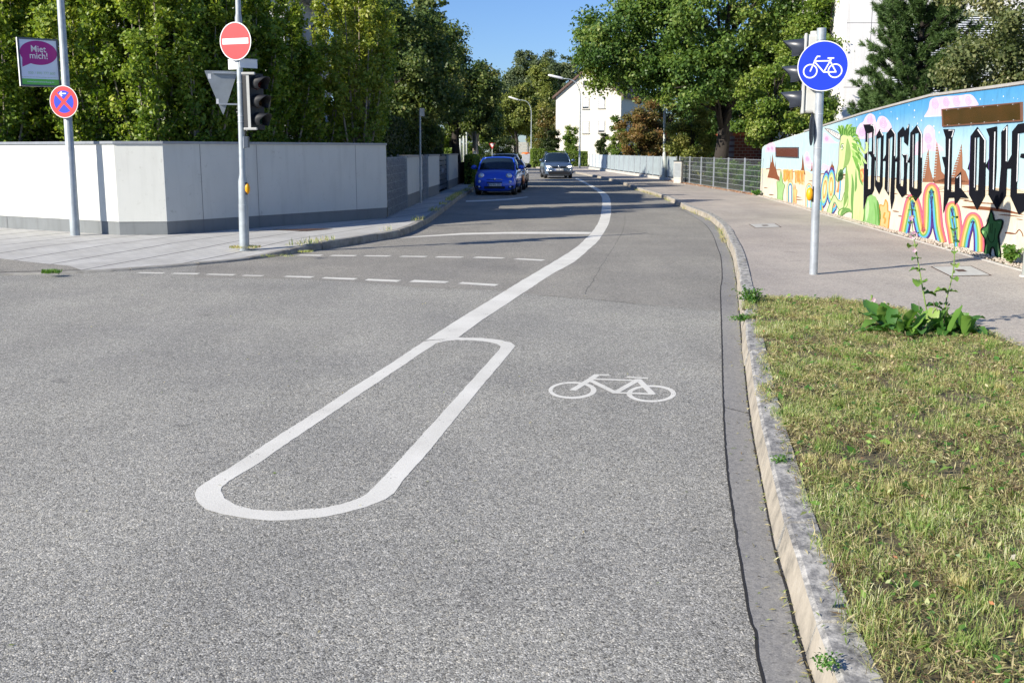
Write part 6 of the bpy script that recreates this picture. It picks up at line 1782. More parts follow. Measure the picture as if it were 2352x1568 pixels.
# grass, weeds and litter ---------------------------------------------------------------
def blades(name, P, h, w, tint, mat, lean=.6, seed=1, kind='stuff'):
    rg = np.random.default_rng(seed); n = len(P)
    a = rg.uniform(0, 2 * np.pi, n); side = np.stack([np.cos(a), np.sin(a), 0 * a], 1)
    b = rg.uniform(0, 2 * np.pi, n); ln = rg.random(n) * lean
    tip = np.stack([np.cos(b) * ln, np.sin(b) * ln, np.sqrt(np.maximum(0.02, 1 - ln ** 2))], 1) * h[:, None]
    mid = tip * .55 + np.stack([0 * a, 0 * a, h * .12], 1)
    ww = w[:, None]
    vs = np.stack([P - side * ww * .5, P + side * ww * .5, P + mid + side * ww * .4, P + mid - side * ww * .4, P + tip], 1).reshape(-1, 3).astype(np.float32)
    me = bpy.data.meshes.new(name); me.vertices.add(5 * n); me.vertices.foreach_set('co', vs.ravel())
    base = np.arange(n)[:, None] * 5
    li = (base + np.array([[0, 1, 2, 3, 3, 2, 4]])).ravel().astype(np.int32)
    me.loops.add(7 * n); me.loops.foreach_set('vertex_index', li)
    ls = (np.arange(n)[:, None] * 7 + np.array([[0, 4]])).ravel().astype(np.int32)
    me.polygons.add(2 * n); me.polygons.foreach_set('loop_start', ls); me.polygons.foreach_set('loop_total', np.tile([4, 3], n).astype(np.int32))
    at = me.attributes.new("tint", 'FLOAT', 'POINT'); at.data.foreach_set('value', np.repeat(tint, 5).astype(np.float32))
    me.materials.append(MATS[mat]); me.update(calc_edges=True)
    o = bpy.data.objects.new(name, me); COL.objects.link(o)
    if kind: o['kind'] = kind
    return o
def inside(P, poly):
    x, y = P[:, 0], P[:, 1]; r = np.zeros(len(P), bool); n = len(poly); j = n - 1
    for i in range(n):
        xi, yi, xj, yj = poly[i].x, poly[i].y, poly[j].x, poly[j].y
        if yi != yj:
            c = ((yi > y) != (yj > y)) & (x < (xj - xi) * (y - yi) / (yj - yi) + xi); r ^= c
        j = i
    return r
rg = np.random.default_rng(42)
def scatter(n, ymin=1.9, margin=0.0):
    P = np.stack([rg.uniform(0.85, 5.2, n), rg.uniform(ymin, 11.6, n), np.full(n, PZ + .018)], 1)
    ed = rg.uniform(-.05, .05, (n, 1)) * np.array([[1, 1, 0]])
    return P[inside(P + ed, LAWN)]
def patch(P, f, s):      # smooth pseudo-random field
    v = np.zeros(len(P))
    r_ = np.random.default_rng(s)
    for k in range(7):
        a, b, c = r_.normal(0, f, 2).tolist() + [r_.uniform(0, 6.28)]
        v += np.sin(P[:, 0] * a + P[:, 1] * b + c)
    return v / 7 ** .5
P = scatter(360000, 2.4)
pf = patch(P, 5.0, 2); pf2 = patch(P, 16.0, 3); pf3 = patch(P, 1.4, 8)
keep = rg.random(len(P)) < np.clip(.40 + .44 * pf2 + .22 * pf, .02, 1)
P, pf, pf2, pf3 = P[keep], pf[keep], pf2[keep], pf3[keep]
n = len(P)
nearg = np.clip((5.0 - P[:, 1]) / 1.6, 0, 1)
tint = np.clip(.48 + .12 * nearg + .22 * pf + .05 * pf3 + rg.normal(0, .22, n), 0.02, 1)
h = np.clip(.022 + .016 * nearg + .010 * pf + .008 * pf2 + rg.gamma(2., .006, n), .01, .10)
blades("grass", P, h, rg.uniform(.0018, .0044, n), tint, "grass_blades", 1.0, 5)
# greener, taller tufts scattered through the mown sward
tc = scatter(330, 2.4); tn = rg.integers(30, 150, len(tc)); ti = np.repeat(np.arange(len(tc)), tn)
rad = rg.uniform(.02, .09, len(tc)); an = rg.uniform(0, 6.28, len(ti)); kk = rg.random(len(ti)) ** .5 * rad[ti]
P = tc[ti] + np.stack([np.cos(an) * kk, np.sin(an) * kk, 0 * an], 1)
th_ = rg.uniform(.03, .085, len(tc)); tt = rg.choice([.55, .62, .7, .3], len(tc))
ok = inside(P, LAWN); P, ti = P[ok], ti[ok]; n = len(P)
blades("grass", P, th_[ti] * rg.uniform(.5, 1.3, n), rg.uniform(.002, .005, n), np.clip(tt[ti] + rg.normal(0, .07, n), 0, 1), "grass_blades", .9, 15)
# mown clippings lying flat
P = scatter(290000, 2.4); cf = patch(P, 11.0, 31); P = P[rg.random(len(P)) < np.clip(.5 + .45 * cf, .06, 1)]; n = len(P); P[:, 2] += rg.uniform(.006, .034, n)
Nn = unit(rg.normal(size=(n, 3)) * .55 + np.array([0, 0, 1])); U = rg.normal(size=(n, 3)); U = unit(U - Nn * (U * Nn).sum(1, keepdims=True))
pfc = patch(P, 6.0, 12)
o = quads_mesh("clippings", P, Nn, U, rg.uniform(.015, .075, n), rg.uniform(.002, .007, n), np.clip(.24 + .2 * pfc + rg.normal(0, .24, n), 0, 1), "grass_blades"); o['kind'] = 'stuff'
P = scatter(5000, 2.4); n = len(P); P[:, 2] += rg.uniform(.02, .045, n)
Nn = unit(rg.normal(size=(n, 3)) * .7 + np.array([0, 0, 1])); U = rg.normal(size=(n, 3)); U = unit(U - Nn * (U * Nn).sum(1, keepdims=True)); L = rg.uniform(.015, .04, n)
o = quads_mesh("clippings", P, Nn, U, L, L * rg.uniform(.25, .5, n), np.clip(rg.normal(.55, .25, n), 0, 1), "clip_leaves"); o['kind'] = 'stuff'
# broad weed leaves among the grass, single dry leaves
P = scatter(9000, 2.4); n = len(P); P[:, 2] += rg.uniform(.015, .04, n)
Nn = unit(rg.normal(size=(n, 3)) * .5 + np.array([0, 0, 1])); U = rg.normal(size=(n, 3)); U = unit(U - Nn * (U * Nn).sum(1, keepdims=True)); L = rg.gamma(2., .010, n) + .010
o = quads_mesh("weed_leaves", P, Nn, U, L, L * .5, np.clip(rg.normal(.5, .25, n), 0, 1), "leaf_weed"); o['kind'] = 'stuff'
P = scatter(500, 2.4); n = len(P); P[:, 2] += rg.uniform(.02, .04, n)
Nn = unit(rg.normal(size=(n, 3)) * .5 + np.array([0, 0, 1])); U = rg.normal(size=(n, 3)); U = unit(U - Nn * (U * Nn).sum(1, keepdims=True)); L = rg.uniform(.012, .035, n)
o = quads_mesh("fallen_leaves", P, Nn, U, L, L * .6, rg.random(n), "litter"); o['kind'] = 'stuff'
# debris in the gutter and on the kerb
def along(path, n, lo, hi, z, y0=0, y1=99):
    idx = rg.integers(0, len(path) - 1, n); t = rg.random(n)
    A = np.array([tuple(p) for p in path]); D = A[idx + 1] - A[idx]; Q = A[idx] + D * t[:, None]
    T_ = unit(D); nn = np.stack([T_[:, 1], -T_[:, 0], 0 * t], 1)
    Q = Q + nn * rg.uniform(lo, hi, n)[:, None]; Q[:, 2] = z
    return Q[(Q[:, 1] > y0) & (Q[:, 1] < y1)]
P = np.stack([rg.uniform(-5, 1.6, 240), 2.6 + 12 * rg.random(240) ** 1.4, np.full(240, .006)], 1); n = len(P)
Nn = unit(rg.normal(size=(n, 3)) * .25 + np.array([0, 0, 1])); U = rg.normal(size=(n, 3)); U = unit(U - Nn * (U * Nn).sum(1, keepdims=True)); L = rg.uniform(.008, .028, n)
o = quads_mesh("road_litter", P, Nn, U, L, L * rg.uniform(.12, .5, n), np.clip(rg.normal(.35, .3, n), 0, 1), "grass_blades"); o['kind'] = 'stuff'
near = [p for p in KR if p.y < 34]
P = np.concatenate([along(near, 900, -.03, 0.0, .010), along(near, 320, -.16, .01, .010), along(near, 260, .04, .15, .138)]); n = len(P)
Nn = unit(rg.normal(size=(n, 3)) * .3 + np.array([0, 0, 1])); U = rg.normal(size=(n, 3)); U = unit(U - Nn * (U * Nn).sum(1, keepdims=True)); L = rg.uniform(.008, .04, n)
o = quads_mesh("gutter_litter", P, Nn, U, L, np.minimum(L * .5, .006), np.clip(rg.normal(.35, .3, n), 0, 1), "grass_blades"); o['kind'] = 'stuff'
farK = [p for p in KR if 14 < p.y < 60]
P = np.concatenate([along(farK, 2600, -.10, .05, .02, 19, 46)]); P = P[patch(P, 1.6, 5) > .25]; n = len(P)
blades("kerb_weeds", P, rg.uniform(.02, .11, n), rg.uniform(.006, .012, n), np.clip(rg.normal(.4, .25, n), 0, 1), "grass_blades", 1.0, 9)
farL = [p for p in KL if p.y > 15]
P = along(farL, 9000, -.28, -.02, .12, 15, 60); P = P[patch(P, 1.3, 6) > (.9 - np.clip((P[:, 1] - 20) / 14, 0, 1.2))]; n = len(P)
blades("kerb_weeds", P, rg.uniform(.03, .14, n), rg.uniform(.006, .014, n), np.clip(rg.normal(.45, .2, n), 0, 1), "grass_blades", 1.0, 10)
def tuft(name, c, r, n, hh, label, seed, mat="grass_blades", t=.5):
    q = np.random.default_rng(seed); a = q.uniform(0, 6.28, n); k = q.random(n) ** .6 * r
    Q = np.stack([c[0] + np.cos(a) * k, c[1] + np.sin(a) * k * .8, np.full(n, c[2])], 1)
    o = blades(name, Q, hh * q.uniform(.5, 1.2, n), q.uniform(.005, .01, n), np.clip(q.normal(t, .2, n), 0, 1), mat, 1.0, seed, kind='stuff')
tuft("grass_tuft", (BP2.x, BP2.y, PZ), .26, 420, .06, "", 11, t=.25); tuft("grass_tuft", G(700, 579, .11), .12, 120, .05, "", 12)
tuft("grass_tuft", G(118, 627, .05), .13, 300, .08, "", 13, "leaf_weed"); tuft("grass_tuft", G(640, 588, .06), .3, 140, .03, "", 15)
# orange leaf litter below the mesh fence, gravel by the painted wall
fd = (FB - FA); m_ = 2600; t = rg.random(m_) * 1.15
P = np.stack([FA.x + fd.x * t, FA.y + fd.y * t, np.full(m_, PZ + .03)], 1); P[:, 0] += rg.normal(-.14, .09, m_); n = m_
Nn = unit(rg.normal(size=(n, 3)) * .6 + np.array([0, 0, 1])); U = rg.normal(size=(n, 3)); U = unit(U - Nn * (U * Nn).sum(1, keepdims=True)); L = rg.uniform(.03, .07, n)
o = quads_mesh("fallen_leaves", P, Nn, U, L, L * .7, np.clip(rg.normal(.55, .2, n), 0, 1), "litter"); o['kind'] = 'stuff'
mb = MB(); rk = random.Random(8)
for i in range(3400):
    s = S0 + (S1 - S0) * (rk.random() ** .75); p = P3(s, PZ + .02, rk.uniform(.02, .16 + .15 * (s - S0) / (S1 - S0)))
    r_ = rk.uniform(.010, .028)
    mb.add([p + Vector((rk.uniform(.6, 1.2) * r_ * dx, rk.uniform(.6, 1.2) * r_ * dy, rk.uniform(.7, 1.1) * r_ * dz)) for dx, dy, dz in ((1, 0, 0), (0, 1, 0), (-1, 0, 0), (0, -1, 0), (0, 0, 1))], [(0, 1, 4), (1, 2, 4), (2, 3, 4), (3, 0, 4)])
o = mb.build("gravel", "gravel"  if "gravel" in MATS else (soil("gravel", (0.30, 0.24, 0.19), (0.62, 0.56, 0.48), 22), "gravel")[1]); o['kind'] = 'stuff'

# flowering weeds -------------------------------------------------------------------------
def leafblade(mb_lists, p, d, L, W, t, droop=.3, cup=.15):
    C, Q = mb_lists
    pass
def big_leaf(mb, p, d, L, W, droop=.35, waves=0):
    """one broad leaf as a bent, folded strip"""
    d = Vector(d).normalized(); sd = d.cross(Vector((0, 0, 1)))
    sd = sd.normalized() if sd.length > .05 else Vector((1, 0, 0))
    k = 7; rows = []
    for i in range(k + 1):
        f = i / k; w = W * math.sin(math.pi * min(.97, f * .86 + .10)) ** .8
        c = Vector(p) + d * L * f + Vector((0, 0, -droop * L * f * f))
        up = Vector((0, 0, w * .22)); wv = math.sin(f * 13 + waves) * w * .12
        rows += [c - sd * w * .5 + up + Vector((0, 0, wv)), c, c + sd * w * .5 + up - Vector((0, 0, wv))]
    mb.add(rows, [(3 * i + j, 3 * i + j + 1, 3 * i + 4 + j, 3 * i + 3 + j) for i in range(k) for j in (0, 1)])
def set_tint(o, seed, mean=.5, sd=.2, per=24):
    q = np.random.default_rng(seed); n = len(o.data.vertices); v = np.clip(q.normal(mean, sd, n // per + 1), 0, 1)
    at = o.data.attributes.new("tint", 'FLOAT', 'POINT'); at.data.foreach_set('value', np.repeat(v, per)[:n].astype(np.float32))
    o.data.polygons.foreach_set('use_smooth', [True] * len(o.data.polygons))
c = G(2135, 770, PZ)
root = empty("broadleaf_weed", c, "large clump of broad green leaves at the back of the mown grass", "plant")
mb = MB(); rk = random.Random(21)
for i in range(96):
    a = rk.uniform(0, 6.28); el = rk.uniform(.35, 1.5) if i < 54 else rk.uniform(0, .3); L = rk.uniform(.13, .33)
    o_ = Vector((rk.uniform(-.42, .38), rk.uniform(-.2, .25), rk.uniform(0, .10)))
    big_leaf(mb, o_, (math.cos(a) * math.cos(el), math.sin(a) * math.cos(el), math.sin(el)), L, L * rk.uniform(.3, .46), rk.uniform(.05, .5), rk.uniform(0, 6))
set_tint(mb.build("leaves", "leaf_weed", root, normals=False), 3, .42, .25)
mb = MB()
for i in range(16):
    p = Vector((rk.uniform(-.2, .15), rk.uniform(-.1, .15), 0)); mb.tube([p, p + Vector((rk.uniform(-.2, .1), rk.uniform(-.1, .1), rk.uniform(.12, .3)))], .0035, 5)
mb.build("dry_stalks", "bark_pale", root)
def hollyhock(base, pts, label, seed, flowers):
    root = empty("hollyhock", base, label, "flower", "tall hollyhocks in the grass")
    P = [At(x, y, base.y + dy) - base for x, y, dy in pts]; P[0] = Vector((0, 0, 0)); P = spline(P, .05)
    mb = MB(); mb.tube(P, [.007 - .004 * i / len(P) for i in range(len(P))], 7); mb.build("stem", "stem_green", root, smooth=True)
    rk = random.Random(seed); mb = MB(); n = len(P)
    for i in range(2, n, 2):
        f = i / n; a = rk.uniform(0, 6.28); s = (.085 * (1 - f) + .035) * rk.uniform(.7, 1.3)
        d = Vector((math.cos(a), math.sin(a), .35)); p = P[i]
        big_leaf(mb, p, d, s * 1.3, s * 1.1, .5, a)
        if rk.random() < .7: big_leaf(mb, p, -d + Vector((0, 0, .5)), s * .8, s * .7, .2, a)
    set_tint(mb.build("leaves", "leaf_weed", root, normals=False), seed, .55, .25)
    mb = MB()
    for i in range(n // 3, n, 3):
        a = rk.uniform(0, 6.28); mb.sphere(P[i] + Vector((math.cos(a) * .015, math.sin(a) * .015, 0)), (.012, .012, .014), 7, 5)
    mb.build("buds", "stem_green", root, smooth=True)
    for (x, y, r_) in flowers: flower(root, At(x, y, base.y - .03) - base, r_, rk)
def flower(root, c, r_, rk):
    mb = MB()
    for k in range(5):
        a = 2 * math.pi * k / 5 + rk.uniform(-.2, .2); d = Vector((math.cos(a), -.25, math.sin(a))); t = Vector((-math.sin(a), 0, math.cos(a)))
        mb.add([c, c + d * r_ * .6 - t * r_ * .42, c + d * r_ - t * r_ * .28, c + d * r_ * 1.02 + t * r_ * .28, c + d * r_ * .6 + t * r_ * .42], [(0, 1, 2, 3, 4)])
    o = mb.build("flower", "petals", root, normals=False); set_tint(o, rk.randrange(99), .5, .3, 5)
plain("stem_green", (0.20, 0.30, 0.07), 0.6)
hollyhock(G(2138, 762, PZ), [(2138, 762, 0), (2124, 690, 0), (2112, 620, 0), (2098, 540, 0), (2090, 455, 0)], "left tall hollyhock stem with pink flowers in front of the painted rainbow", 5, [(2097, 540, .035), (2100, 575, .02), (2092, 500, .022)])
hollyhock(G(2178, 752, PZ), [(2178, 752, 0), (2172, 700, 0), (2186, 640, 0), (2192, 590, 0), (2190, 500, 0)], "right tall hollyhock stem with small leaves near the green painted figure", 6, [])
b_ = G(1999, 742, PZ)
root = empty("foxglove", b_, "short pink flowering stalk at the back edge of the grass", "flower")
P = [Vector((0, 0, 0)), At(2001, 705, b_.y) - b_, At(2004, 678, b_.y) - b_]
mb = MB(); mb.tube(P, .005, 6); mb.build("stem", "stem_green", root)
rk = random.Random(2)
for (x, y, r_) in ((2006, 689, .022), (2000, 712, .02), (1997, 719, .016), (1999, 700, .014)): flower(root, At(x, y, b_.y - .02) - b_, r_, rk)
mb = MB()
for k in range(8): mb.sphere(P[1].lerp(P[2], k / 8) + Vector((rk.uniform(-.012, .012), 0, .01)), .009, 6, 4)
mb.build("buds", "stem_green", root)
def herb(name, c, label, n, spread, hh, seed, leaf=.035, cat="plant", t=.35):
    q = np.random.default_rng(seed); root = empty(name, c, label, cat); rk = random.Random(seed)
    mb = MB(); C = []
    for i in range(n):
        a = rk.uniform(0, 6.28); e = Vector((math.cos(a) * spread * rk.random(), math.sin(a) * spread * rk.random(), hh * rk.uniform(.3, 1)))
        m = e * .5 + Vector((0, 0, hh * .2)); mb.tube([Vector((0, 0, 0)), m, e], .0025, 4)
        for k in range(16):
            f = rk.uniform(.25, 1); p = (m * (f * 2) if f < .5 else m.lerp(e, f * 2 - 1)); C.append(p + Vector((rk.uniform(-.03, .03), rk.uniform(-.03, .03), rk.uniform(-.01, .02))))
    mb.build("stalks", "stem_green", root)
    C = np.array([tuple(p) for p in C]); m_ = len(C); Nn = unit(q.normal(size=(m_, 3)) * .6 + np.array([0, 0, .8])); U = q.normal(size=(m_, 3)); U = unit(U - Nn * (U * Nn).sum(1, keepdims=True)); L = leaf * q.uniform(.6, 1.4, m_)
    quads_mesh("leaves", C, Nn, U, L, L * .55, np.clip(q.normal(t, .2, m_), 0, 1), "leaf_weed", root)
herb("kerb_weed", G(1722, 702, .10), "leafy green weed sprouting over the kerb at the grass corner", 34, .17, .20, 3, .03)
herb("kerb_weed", G(1712, 738, .10), "low spreading weed hanging over the kerb just below the leafy one", 26, .17, .06, 4, .03)
herb("wall_weed", G(2322, 606, .13), "bright green leafy weed growing from the gravel by the painted wall", 34, .17, .26, 6, .07, t=.6)
herb("fence_weed", G(1738, 450, .11), "weed at the foot of the fence beside the far end of the painted wall", 20, .35, .22, 7, .09)
for i, (x, y, lab) in enumerate(((1790, 1060, "pale green weed lying on the kerb top halfway down the grass"), (1895, 1530, "feathery weed in the kerb joint at the bottom edge"))):
    herb("kerb_weed", G(x, y, .13), lab, 7, .05, .03, 20 + i, .014)
# ------------------------------------------------------------------ buildings
def gable_house():
    Y = 128.0
    c0 = At(1277, 380, Y).x; c1 = At(1421, 380, Y).x; W_ = c1 - c0; cx = (c0 + c1) / 2
    ze = At(1277, 221, Y).z; zr = At(1349, 158, Y).z; D = 16.0
    YAW = R(-22); W_ = W_ / math.cos(YAW)
    r = empty("gabled_house", (cx, Y, 0.05), "cream white house with brown gable roof and white roller shutters", "house", None, YAW)
    z = ze - .05; zz = zr - .05; w = W_ / 2
    mb = MB()
    f = [(-w, 0, 0), (w, 0, 0), (w, 0, z), (0, 0, zz), (-w, 0, z)]; b = [(x, D, q) for x, _, q in f]
    mb.add(f + b, [(0, 1, 2, 3, 4), (9, 8, 7, 6, 5), (0, 4, 9, 5), (1, 6, 7, 2)])
    mb.build("wall", "stucco_house", r)
    mb = MB(); o = .35; s = (zz - z) / w
    for sg in (-1, 1):
        a = [(sg * (w + o), -o, z - s * o), (0, -o, zz), (0, D + o, zz), (sg * (w + o), D + o, z - s * o)]
        mb.add(a + [(x, y, q + .28) for x, y, q in a], [(0, 1, 2, 3), (4, 5, 6, 7), (0, 1, 5, 4), (1, 2, 6, 5), (2, 3, 7, 6), (3, 0, 4, 7)])
    mb.build("roof", "roof_brown", r)
    def win(x0, x1, y0, y1, shut=1.0, attic=False):
        a, b_ = At(x0, y1, Y), At(x1, y0, Y)
        X0, X1, Z0, Z1 = (a.x - cx) / math.cos(YAW), (b_.x - cx) / math.cos(YAW), a.z - .05, b_.z - .05
        wr = bpy.data.objects.new("window", None); COL.objects.link(wr); wr.parent = r; wr.location = (X0, 0, Z0)
        w_, h_ = X1 - X0, Z1 - Z0
        mb = MB(); mb.box(0.0, w_, -.012, -.004, 0, h_); mb.build("pane", "glass_dark", wr)
        mb = MB(); fr = .07
        mb.box(-fr, 0, -.06, .02, -fr, h_ + fr); mb.box(w_, w_ + fr, -.06, .02, -fr, h_ + fr); mb.box(0, w_, -.06, .02, h_, h_ + fr); mb.box(-.12, w_ + .12, -.16, .02, -fr - .05, -fr + .02); mb.build("frame", "shutter_frame", wr)
        if not attic:
            mb = MB(); zb = h_ * (1 - shut); k = 16
            for i in range(k): q = zb + (h_ - zb) * i / k; mb.box(0.01, w_ - .01, -.045, -.02, q, q + (h_ - zb) / k - .012)
            mb.build("shutter", "shutter_white", wr)
    win(1339, 1352, 226, 249, .84); win(1374, 1387, 223, 248, 1.0); win(1339, 1352, 280, 305, 1.0); win(1374, 1387, 279, 304, .84); win(1340, 1348, 186, 197, 1, True)
plain("shutter_frame", (0.5, 0.48, 0.44), 0.7)
gable_house()
def side_house():
    # house behind the hornbeams: street-side eave comes into view above them
    H = 6.0; x1 = -6.1; x0 = -17.0; y0, y1 = 29.0, 36.0
    r = empty("garden_house", (x1, y0, .09), "white house with dark eaves and downpipe behind the hornbeams", "house")
    mb = MB(); mb.box(x0 - x1, 0, 0, y1 - y0, 0, H - .1); mb.build("wall", "garden_house_white", r)
    o = .45
    mb = MB(); D = y1 - y0; a = [(x0 - x1 - o, -o), (o, -o), (o, D + o), (x0 - x1 - o, D + o)]; m = (x0 - x1) / 2
    mb.add([(x, y, H + .12) for x, y in a] + [(m - 2, D / 2, H + 3.2), (m + 2, D / 2, H + 3.2)], [(0, 1, 5, 4), (1, 2, 5), (2, 3, 4, 5), (3, 0, 4), (0, 3, 2, 1)])
    mb.build("roof", "roof_dark", r)
    mb = MB()
    mb.box(o - .03, o + .0, -o, D + o, H - .14, H + .115); mb.box(x0 - x1 - o, o - .03, -o, -o + .03, H - .14, H + .115); mb.box(x0 - x1 - o, o - .03, D + o - .03, D + o, H - .14, H + .115)
    mb.build("fascia", "sign_white", r)
    mb = MB(); mb.box(x0 - x1 - o + .03, o - .03, -o + .03, D + o - .03, H - .12, H - .09); mb.build("soffit", "garden_house_white", r)
    mb = MB(); mb.tube([Vector((o + .06, -o, H + .08)), Vector((o + .06, D + o, H + .08))], .07, 10); mb.tube([Vector((o + .06, D * .55, H + .02)), Vector((o - .1, D * .55, H - .25)), Vector((.06, D * .55, H - .7)), Vector((.06, D * .55, 0))], .05, 10)
    mb.build("gutter_pipe", "frame_dark", r, smooth=True)
    for i, (xx, zz) in enumerate(((-3.0, 1.2), (-7.0, 1.2), (-3.0, 3.9), (-7.0, 3.9))):
        wr = bpy.data.objects.new("window", None); COL.objects.link(wr); wr.parent = r; wr.location = (xx, 0, zz)
        mb = MB(); mb.box(-.5, .5, -.01, -.003, 0, 1.2); mb.build("pane", "glass_dark", wr)
        mb = MB(); mb.box(-.56, -.5, -.04, .01, -.06, 1.26); mb.box(.5, .56, -.04, .01, -.06, 1.26); mb.box(-.5, .5, -.04, .01, 1.2, 1.26); mb.box(-.5, .5, -.06, .01, -.06, 0); mb.build("frame", "sign_white", wr)
side_house()
def block():
    Y = 44.0; X0 = At(1931, 300, Y).x; W_ = 22.0; H = 13.0
    r = empty("apartment_block", (X0, Y, .1), "large white concrete building with slatted blinds behind the pine", "building")
    mb = MB(); mb.box(0, W_, 0, 12, 0, H); mb.build("wall", "stucco_block", r)
    mb = MB()
    for z in (1.6, 4.15, 6.7, 9.25): mb.box(0, W_, -.004, .002, z, z + .02)
    for x in (1.0, 8.6): mb.box(x, x + .02, -.005, .001, 0, H)
    mb.build("panel_joint", "joint", r)
    def bl(x0, x1, z0, z1, nm="blind"):
        wr = bpy.data.objects.new("window", None); COL.objects.link(wr); wr.parent = r; wr.location = (x0, 0, z0)
        w_, h_ = x1 - x0, z1 - z0
        mb = MB(); mb.box(0, w_, -.02, -.006, 0, h_); mb.build("pane", "glass_dark", wr)
        mb = MB(); mb.box(-.06, 0, -.06, 0.01, -.06, h_ + .06); mb.box(w_, w_ + .06, -.06, 0.01, -.06, h_ + .06); mb.box(0, w_, -.1, .01, h_, h_ + .22); mb.box(0, w_, -.09, .01, -.3, 0); mb.build("frame", "spandrel_green", wr)
        mb = MB(); k = int(h_ / .085)
        for i in range(k):
            z = h_ * i / k; mb.add([(0, -.05, z + .05), (w_, -.05, z + .05), (w_, -.10, z), (0, -.10, z)], [(0, 1, 2, 3)])
        mb.build("blind", "shutter_white", wr)
    zt = lambda y: At(2100, y, Y).z - .1
    xx = lambda x: At(x, 100, Y).x - X0
    bl(xx(2052), xx(2188), zt(128), zt(38)); bl(xx(2196), xx(2420), zt(128), zt(38))
    bl(xx(2052), xx(2188), zt(255), zt(165)); bl(xx(2196), xx(2420), zt(255), zt(165))
block()
Y = 57.0; x0 = At(1688, 300, Y).x; x1 = At(1790, 300, Y).x
r = empty("brick_annex", (x0, Y, .1), "low red brick building at the left end of the painted wall", "building")
zt = At(1700, 312, Y).z - .1
mb = MB(); mb.box(0, x1 - x0, 0, 5, 0, zt); mb.build("wall", "brick_red", r)
mb = MB(); mb.box(-.1, x1 - x0 + .1, -.1, 5.1, zt, zt + .16); mb.build("roof_edge", "brick_orange", r)
# slatted fence beyond the junction, bin, traffic light in the distance
Y = 168.0; a = At(1161, 370, Y); b_ = At(1237, 370, Y); h = At(1200, 327, Y).z
r = empty("slatted_fence", (a.x, Y, .06), "long pale slatted fence beyond the junction behind the trees", "fence")
mb = MB(); k = 13
for i in range(k): mb.box(0, b_.x - a.x, 0, .05, h * i / k, h * (i + 1) / k - .05)
mb.build("boards", "concrete_light", r)
for i in range(4):
    mb = MB(); x = (b_.x - a.x) * i / 3; mb.box(x - .07, x + .07, -.08, -.003, 0, h + .05); mb.build("post", "sign_back", r)
for i, (x, lab, hh) in enumerate(((1208, "white wheelie bin with orange lid left of the corner hedge", 1.0),)):
    Y = 131.0; c = At(x, 377, Y)
    r = empty("wheelie_bin", (c.x, Y, .08), lab, "bin"); w = .95
    mb = MB(); mb.add([(-w * .42, -.4, .1), (w * .42, -.4, .1), (w * .42, .35, .1), (-w * .42, .35, .1), (-w * .55, -.5, 1.25), (w * .55, -.5, 1.25), (w * .55, .4, 1.25), (-w * .55, .4, 1.25)], [(0, 1, 2, 3), (0, 1, 5, 4), (1, 2, 6, 5), (2, 3, 7, 6), (3, 0, 4, 7), (4, 5, 6, 7)]); mb.build("bin_body", "bin_grey", r, bevel=.03)
    mb = MB(); mb.sphere((0, -.05, 1.27), (w * .58, .5, .2), 14, 8); mb.build("lid", "orange_plastic", r, smooth=True)
    for q in (-.35, .35):
        mb = MB(); mb.tube([Vector((q - .05, .3, .13)), Vector((q + .05, .3, .13))], .13, 12); mb.build("wheel", "tyre", r)
c = At(1182.5, 374, 140.0)
tl = signal("traffic_light", "tiny dark traffic light beside the leaning trunk beyond the junction", Vector((c.x, 140, At(1182, 341, 140).z)), R(10), 1.5, "black_plastic", "black_plastic", "black_plastic")
mb = MB(); mb.tube([Vector((0, .1, -3.0)), Vector((0, .1, 0))], .07, 8); mb.build("post", "pole_grey", tl)

